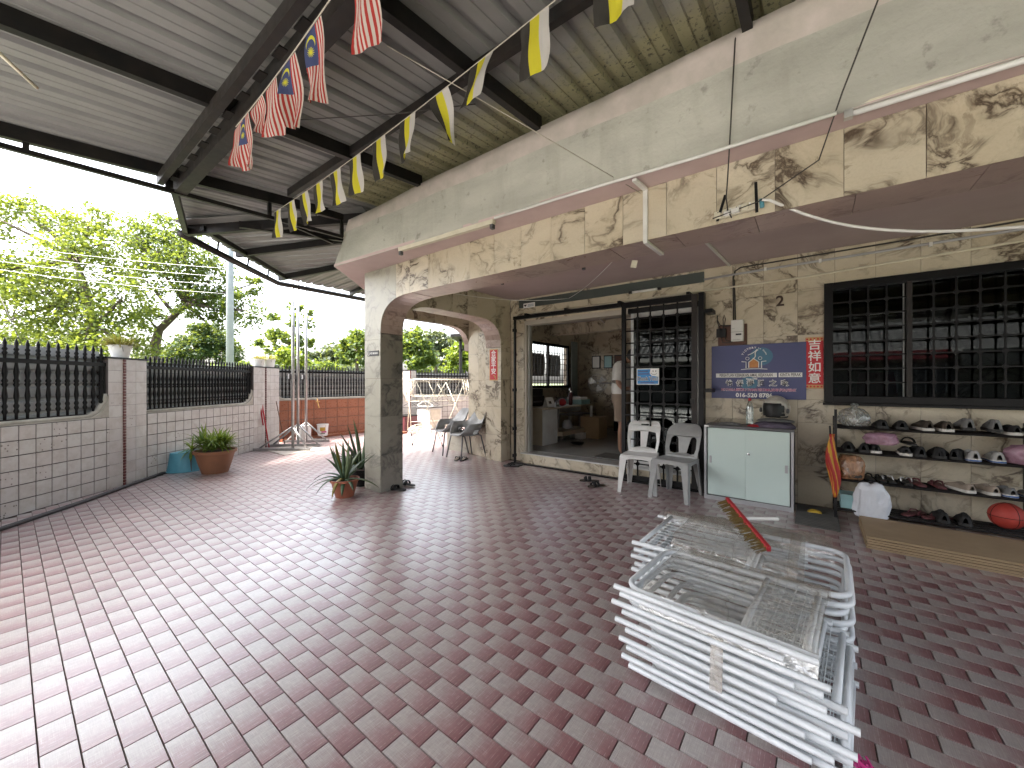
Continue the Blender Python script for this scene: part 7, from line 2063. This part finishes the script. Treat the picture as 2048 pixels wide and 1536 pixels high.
slipper('slipper', 'thin-strapped slipper under the right grey armchair, left one', (-4.86, 4.72, .002), ang(.1, 1) - pi / 2, 'sole_dark', 'black_plastic', group=S2, foot='beige_cloth')
slipper('slipper', 'thin-strapped slipper under the right grey armchair, right one', (-4.76, 4.76, .002), ang(.25, 1) - pi / 2, 'sole_dark', 'black_plastic', group=S2, foot='beige_cloth')

# ------------------------------------------------------------------ strings of small flags
def flag(name, label, p, d, w, h, mat, cat, group, tilt=0.0, wav=.02, seed=0, twist=0.0, fold=None, mode='v'):
    """cloth hanging from p along the string direction d; mode v: stripes run down the cloth"""
    t = None; d = Vector(d); d.z = 0; d.normalize(); nrm = Vector((-d.y, d.x, 0))
    b = MB(); n, m = 8, 12; rows = []
    for j in range(m + 1):
        v = j / m; row = []
        for i in range(n + 1):
            u = i / n
            x = (u - .5) * w * (1 - (fold or 0) * v)
            off = wav * sin(u * 4.2 + v * 5 + seed) * v + .5 * wav * sin(u * 9 + seed * 2) * v + tilt * v * h
            a = twist * v
            row.append(Vector(p) + d * (x * cos(a) + .35 * tilt * v * h) + nrm * (off + x * sin(a)) - Z * (v * h * (1 - .06 * u * (seed % 2))))
        rows.append(row)
    for j in range(m):
        for i in range(n):
            uv = lambda ii, jj: (ii / n, 1 - jj / m) if mode == 'v' else ((jj / m, 1 - ii / n) if mode == 'h' else (.55 + .45 * jj / m, 1 - ii / n))
            b.quad(rows[j][i], rows[j][i + 1], rows[j + 1][i + 1], rows[j + 1][i], [uv(i, j), uv(i + 1, j), uv(i + 1, j + 1), uv(i, j + 1)])
    o = b.build(name, mat, None, smooth=True)
    return tag(o, label, cat, group)
# yellow-white-black flags: string from the edge truss to the far right
S0, S1 = V(-4.20, 1.62, 3.03), V(-.45, 1.46, 3.06)
sp_pts = catenary(S0, S1, .05, 40)
tag(MB().tube(sp_pts, .003, 5).build('flag_string', M['rope']), 'thin string carrying black, yellow and white flags under the canopy', 'string')
pos = [.02, .105, .18, .255, .335, .415, .50, .588, .668, .76, .85, .955]
nth = ('first, at the truss end', 'second from the truss end', 'third from the truss end', 'fourth from the truss end', 'fifth from the truss end', 'sixth from the truss end', 'seventh from the truss end', 'eighth from the truss end', 'twisted one showing mostly white', 'ninth, bent by the wind', 'tenth, large and near', 'last one, cut off by the picture top')
for i, u in enumerate(pos):
    k = u * 40; a = int(min(39, k)); p = sp_pts[a].lerp(sp_pts[a + 1], min(1, k - a))
    flag('hanging_flag', f'black, yellow and white flag on the string, {nth[i]}', p, S1 - S0, .165, .262, M['flag_perak'], 'flag', 'black, yellow and white flags on one string', tilt=(0, .1, .12, .05, .1, .05, .05, -.05, .3, -.25, 0, 0)[i], wav=.016, seed=i * 1.3, twist=(.2, .1, .1, .1, 0, .1, 0, -.1, 1.9, -.2, 0, .2)[i], fold=(.2, .1, .1, 0, 0, 0, .1, .2, .6, .1, 0, 0)[i])
T0, T1 = V(-2.92, 0.90, 2.985), V(-1.15, 0.80, 2.96)
tp2 = catenary(T0, T1, .03, 30)
tag(MB().tube(tp2, .003, 5).build('flag_string', M['rope']), 'thin string carrying red-striped flags beside the canopy main beam', 'string')
lab = ('crumpled red-striped flag at the far end of its string', 'red-striped flag showing its blue corner with yellow crescent and star', 'short twisted red-striped flag', 'red-and-white striped flag hanging flat', 'narrow folded red-striped flag with crescent showing', 'narrow red-striped flag near the picture top', 'broad red-striped flag cut off by the picture top')
for i, (u, tw, fo, hh, md) in enumerate(((.03, .9, .3, .26, 'w'), (.10, .2, .1, .30, 'h'), (.24, 1.4, .7, .18, 'w'), (.36, .35, .1, .27, 'w2'), (.50, 1.2, .5, .33, 'h'), (.66, 1.0, .5, .34, 'h'), (.90, .1, .05, .34, 'w'))):
    k = u * 30; a = int(min(29, k)); p = tp2[a].lerp(tp2[a + 1], k - a) - Z * .01
    flag('striped_flag', lab[i], p, T1 - T0, .155, hh, M['flag_stripes'], 'flag', 'red-striped flags on one string', tilt=.05, wav=.018, seed=i * 2.1, twist=tw, fold=fo, mode='h' if md == 'h' else 'w')

# ------------------------------------------------------------------ trees and what stands beyond the wall
def tree(name, label, base, trunk, blobs, n, leaf, mat, seed, limbs=True, trunk_r=.22, group=None, cat='tree', sparse=0.0, lift=None):
    """trunk: list of points; blobs: (x,y,z,rx,ry,rz) clumps relative to base; n leaves of size leaf"""
    r_ = random.Random(seed)
    base = Vector(base); t = thing(name, label, cat, base[:], 0, group)
    tb = MB(); tp = [Vector(p) for p in trunk]
    tb.tube(tp, [trunk_r * (1 - .6 * i / max(1, len(tp) - 1)) for i in range(len(tp))], 9)
    tips = []
    tot = sum((b[3] * b[4] * b[5]) ** .67 for b in blobs)
    lf = MB(); vals = []
    for b_ in blobs:
        c = Vector(b_[:3]); rad = Vector(b_[3:6])
        if limbs:
            s = min(tp[len(tp) // 2:], key=lambda p: (p - c).length)
            mid = s.lerp(c, .5) + Vector((r_.uniform(-.2, .2), r_.uniform(-.2, .2), r_.uniform(-.1, .3))) * rad.x * .5
            tb.tube([s, mid, c], [trunk_r * .42, trunk_r * .25, trunk_r * .12], 6)
        nb = int(n * (b_[3] * b_[4] * b_[5]) ** .67 / tot)
        nc = max(6, nb // 42)                   # twigs, each with a tuft of leaves
        for q in range(nc):
            d = Vector((r_.gauss(0, 1), r_.gauss(0, 1), r_.gauss(0, 1))).normalized()
            rr = r_.uniform(.35, 1.0) ** .6
            tw = c + Vector((d.x * rad.x, d.y * rad.y, d.z * rad.z)) * rr
            if limbs and q % 5 == 0: tb.tube([c.lerp(tw, .1), c.lerp(tw, .55) + Vector((0, 0, .08 * rad.z)), tw], [trunk_r * .10, trunk_r * .06, trunk_r * .03], 4, cap=False)
            sr = rad.x * .17 * r_.uniform(.6, 1.4); shade = r_.random()
            for k in range(nb // nc):
                p = tw + Vector((r_.gauss(0, sr), r_.gauss(0, sr), r_.gauss(0, sr * .7)))
                a = Vector((r_.gauss(0, 1), r_.gauss(0, 1), r_.gauss(0, .6))).normalized(); e = a.cross(Vector((r_.gauss(0, 1), r_.gauss(0, 1), r_.gauss(0, 1)))).normalized()
                L = leaf * r_.uniform(.6, 1.3); w = L * .36
                lf.quad(p, p + a * L * .5 + e * w, p + a * L, p + a * L * .5 - e * w)
                vals.append(min(1, max(0, shade * .6 + r_.random() * .4)))
    tb.build('trunk', M['bark'], t, world=False, smooth=True)
    o = lf.build('crown', mat, t, world=False)
    at = o.data.attributes.new('leaf', 'FLOAT', 'FACE'); at.data.foreach_set('value', vals)
    return t
def at(px, dist, z=0.0):
    """ground point seen at picture column px (of 2048), dist metres ahead along the view axis"""
    p = FW * dist + RT * ((px - 1024) / 780 * dist); return Vector((p.x, p.y, z))
def U_(px, py, dist, base):    # offset of a picture point at that distance from the tree's base
    p = at(px, dist); return (p.x - base.x, p.y - base.y, H + (765 - py) / 780 * dist)
def tree_px(name, label, px, dist, blobs, n, leaf, mat, seed, trunk_px, trunk_r=.2, limbs=True, depth=.8, **k):
    base = at(px, dist, -.06); bl = []
    r_ = random.Random(seed + 100)
    for (bx, by, rx, ry) in blobs:
        dd_ = dist + r_.uniform(-.6, .6) * depth * rx / 780 * dist
        o = U_(bx, by, dd_, base); s = dist / 780
        bl.append((o[0], o[1], o[2] + .06, rx * s, rx * s * depth, ry * s))
    tr = [(0, 0, 0)] + [tuple(Vector(U_(x, y, dist, base)) + V(0, 0, .06)) for x, y in trunk_px]
    return tree(name, label, base, tr, bl, n, leaf, M[mat], seed, limbs, trunk_r, **k)
tree_px('tall_tree', 'tall loose yellow-green tree at the left edge beyond the fence', 175, 17, [(20, 640, 90, 70), (110, 590, 90, 60), (180, 650, 95, 65), (60, 560, 80, 55), (160, 530, 85, 50), (240, 600, 70, 55), (100, 690, 100, 40), (230, 690, 80, 40), (210, 490, 70, 38), (120, 450, 60, 30), (40, 420, 55, 28), (-20, 430, 60, 45), (-40, 560, 70, 60), (180, 445, 55, 24)], 22000, .15, 'leaf_yellow', 3, [(178, 720), (186, 650), (175, 590), (150, 520)], .28)
tree_px('tall_tree', 'spreading green tree with a leaning limb, left of the utility pole', 330, 20, [(310, 500, 70, 42), (370, 520, 62, 48), (420, 560, 55, 45), (450, 610, 48, 40), (380, 600, 48, 36), (290, 560, 55, 38), (340, 460, 48, 26), (270, 470, 45, 28), (490, 620, 40, 36), (430, 660, 40, 30), (300, 640, 36, 28), (500, 570, 26, 22)], 16000, .15, 'leaf_mid', 5, [(310, 690), (318, 660), (350, 630), (372, 608)], .26)
tree_px('dark_bush', 'dark green bushy tree low beyond the fence, left of the pole', 400, 16, [(385, 700, 42, 26), (420, 685, 38, 26), (450, 705, 34, 24), (360, 715, 30, 18), (405, 660, 24, 18)], 8000, .12, 'leaf_dark', 8, [(405, 735), (405, 700)], .14)
tree_px('thin_tree', 'thin sparse young tree behind the steel stands', 590, 26, [(560, 650, 26, 22), (600, 640, 26, 24), (585, 680, 28, 20), (610, 690, 22, 16), (530, 680, 24, 20), (545, 700, 20, 14), (590, 615, 14, 12)], 1500, .26, 'leaf_mid', 12, [(588, 720), (592, 690), (588, 650)], .11)
tree_px('lime_bush', 'bright lime-green bush behind the steel stands', 585, 15, [(580, 715, 26, 20), (600, 725, 22, 14), (565, 725, 16, 12)], 1800, .13, 'leaf_lime', 14, [(583, 740), (583, 725)], .07)
tree_px('umbrella_tree', 'far flat-topped grey-green tree on the skyline, left of the pillar', 668, 95, [(640, 712, 26, 8), (680, 706, 34, 9), (715, 710, 26, 8), (660, 722, 24, 7), (700, 722, 22, 7), (745, 712, 26, 9)], 3600, 1.0, 'leaf_far', 17, [(668, 745), (668, 728)], .6)
tree_px('round_tree', 'mid-green leafy tree just left of the corner pillar', 712, 24, [(705, 690, 24, 26), (725, 680, 26, 30), (690, 712, 20, 18), (735, 715, 26, 20)], 3000, .21, 'leaf_mid', 19, [(714, 740), (714, 700)], .15)
tree_px('round_tree', 'bright green round tree framed at the left of the side arch', 828, 22, [(825, 695, 26, 30), (845, 705, 22, 26), (808, 690, 22, 30), (830, 668, 18, 16), (860, 715, 16, 16), (835, 728, 28, 14)], 4600, .20, 'leaf_mid', 23, [(828, 750), (828, 700)], .16)
tree_px('tall_far_tree', 'hazy blue-green tall tree in the gap of the side arch', 870, 45, [(862, 675, 20, 16), (880, 685, 22, 18), (868, 705, 22, 18), (893, 695, 20, 16), (875, 725, 24, 14)], 3000, .42, 'leaf_far', 27, [(872, 745), (872, 705)], .3)
tree_px('round_tree', 'yellow-green tree framed at the right of the side arch', 915, 20, [(905, 715, 18, 22), (925, 705, 20, 22), (940, 725, 18, 20), (912, 735, 22, 12), (930, 690, 12, 10)], 3300, .18, 'leaf_lime', 29, [(916, 755), (917, 720)], .13)
for i, (px, py, d, rx) in enumerate(((470, 735, 60, 60), (560, 738, 60, 50), (640, 740, 70, 60), (740, 738, 70, 60), (860, 740, 70, 50), (300, 725, 50, 90))):
    tree_px('far_shrub', ('far low shrub under the utility pole', 'far low shrub behind the steel stands', 'far low shrub line left of the pillar', 'far low shrub behind the corner pillar', 'far low shrub in the side arch', 'far low shrub behind the dark bush')[i], px, d, [(px - rx * .5, py, rx * .5, 9), (px + rx * .5, py, rx * .5, 9), (px, py - 4, rx * .5, 10)], 1300, .55, 'leaf_far' if i % 2 else 'leaf_mid', 40 + i, [(px, py + 6), (px, py)], .12, False, group='low shrubs far beyond the wall', cat='shrub')
up_ = thing('utility_pole', 'plain grey-blue utility pole rising beyond the fence', 'pole', at(460, 12, -.06)[:])
MB().tube([(0, 0, 0), (0, 0, 9.5)], [.105, .085], 14).build('shaft', M['pole_grey'], up_, world=False, smooth=True)
MB().bar((-.5, 0, 9.2), (.5, 0, 9.2), .08).build('cross_arm', M['galv'], up_, world=False)
for k in range(4):
    a = at(60, 12) + Z * (5.72 - .26 * k); b_ = at(460, 12) + Z * (4.85 - .26 * k)
    pipe('overhead_wire', ('topmost overhead wire before the trees at left', 'second overhead wire from the top before the trees', 'third overhead wire from the top before the trees', 'lowest overhead wire before the trees at left')[k], 'wire', catenary(a + (a - b_) * 1.2, b_, .25, 24), .005, 'cab_frame', 5)
pipe('stay_wire', 'dark stay wire slanting down behind the fence at far left', 'wire', [at(-10, 13) + Z * 4.6, at(60, 13) + Z * 2.0], .012, 'wire_black', 5)
for k, (px, y0, y1) in enumerate(((33, 310, 430), (88, 330, 465))):
    p = at(px, 9.0)
    zt_, zb_ = H + (765 - y0) / 780 * 9.0, H + (765 - y1) / 780 * 9.0
pv = thing('steel_shelter', 'dark steel shelter post and roof corner beyond the side yard', 'shelter', at(921, 15, 0)[:])
q = at(921, 15)
MB().tube([q, q + Z * 3.05], .06, 8).build('post', M['black_steel'], pv)
MB().box(q + V(.9, .6, 3.12), (2.6, 2.0, .10), (0, radians(-4), radians(37))).build('roof_edge', M['dark_steel'], pv)
MB().bar(q + Z * 2.5, q + RT * .45 + Z * 3.0, .05).build('brace', M['black_steel'], pv)
# the houses across the street, seen only mirrored in the window panes
rh = thing('row_house', 'single storey row house with grey tile roof and red awning across the street', 'house', (3, -14, 0))
MB().box2((-14, -17, 0), (22, -13.4, 2.6)).build('front_wall', M['house_plaster'], rh)
rt = MB()
for i in range(120):
    x0 = -14 + i * .3
    rt.quad((x0, -12.6, 2.75), (x0 + .22, -12.6, 2.75), (x0 + .22, -18, 6.4), (x0, -18, 6.4)); rt.quad((x0 + .22, -12.6, 2.75), (x0 + .26, -12.6, 2.84), (x0 + .26, -18, 6.49), (x0 + .22, -18, 6.4)); rt.quad((x0 + .26, -12.6, 2.84), (x0 + .3, -12.6, 2.75), (x0 + .3, -18, 6.4), (x0 + .26, -18, 6.49))
tag(rt.build('tiled_roof', M['roof_tile'], rh), kind='stuff')
MB().box2((-3, -12.55, 2.35), (4.5, -12.35, 2.72)).build('awning', M['awning_red'], rh)
MB().box2((4.8, -12.55, 2.05), (18, -12.35, 2.7)).build('awning', M['house_plaster'], rh)
for i in range(7):
    x = -10 + i * 4.2
    w_ = MB().box2((x, -13.38, .9), (x + 2.2, -13.34, 2.2)).build('window', M['ink_black'], rh)
    for k in range(7): MB().box2((x + .1 + k * .3, -13.33, .9), (x + .13 + k * .3, -13.30, 2.2)).build('window_bar', M['cab_frame'], w_)

# unseen tree added over the yard's front corner to shade the strip by the wall
tree('tall_tree', 'unseen dense tree added over the yard corner to shade the wall strip', (-8.9, -4.2, -.06), [(0, 0, 0), (-.1, .5, 2.4), (-.2, 1.4, 4.2), (-.1, 2.2, 5.6)],
     [(dx, 2.7 + dy, 6.3 + dz_, 1.45, 1.15, .85) for dx, dy, dz_ in ((-2.0, -.9, .3), (-.8, -.6, 0), (.6, .5, .1), (1.9, -.3, .2), (0, 1.5, .2), (-1.2, -1.4, .5), (1.3, -1.5, .4), (3.1, .4, .3), (-2.2, -1.4, .4), (1.6, 1.5, .2), (2.9, -1.4, .5), (4.1, -.6, .4), (3.4, 1.6, .3))], 13000, .30, M['leaf_mid'], 77, True, .2)
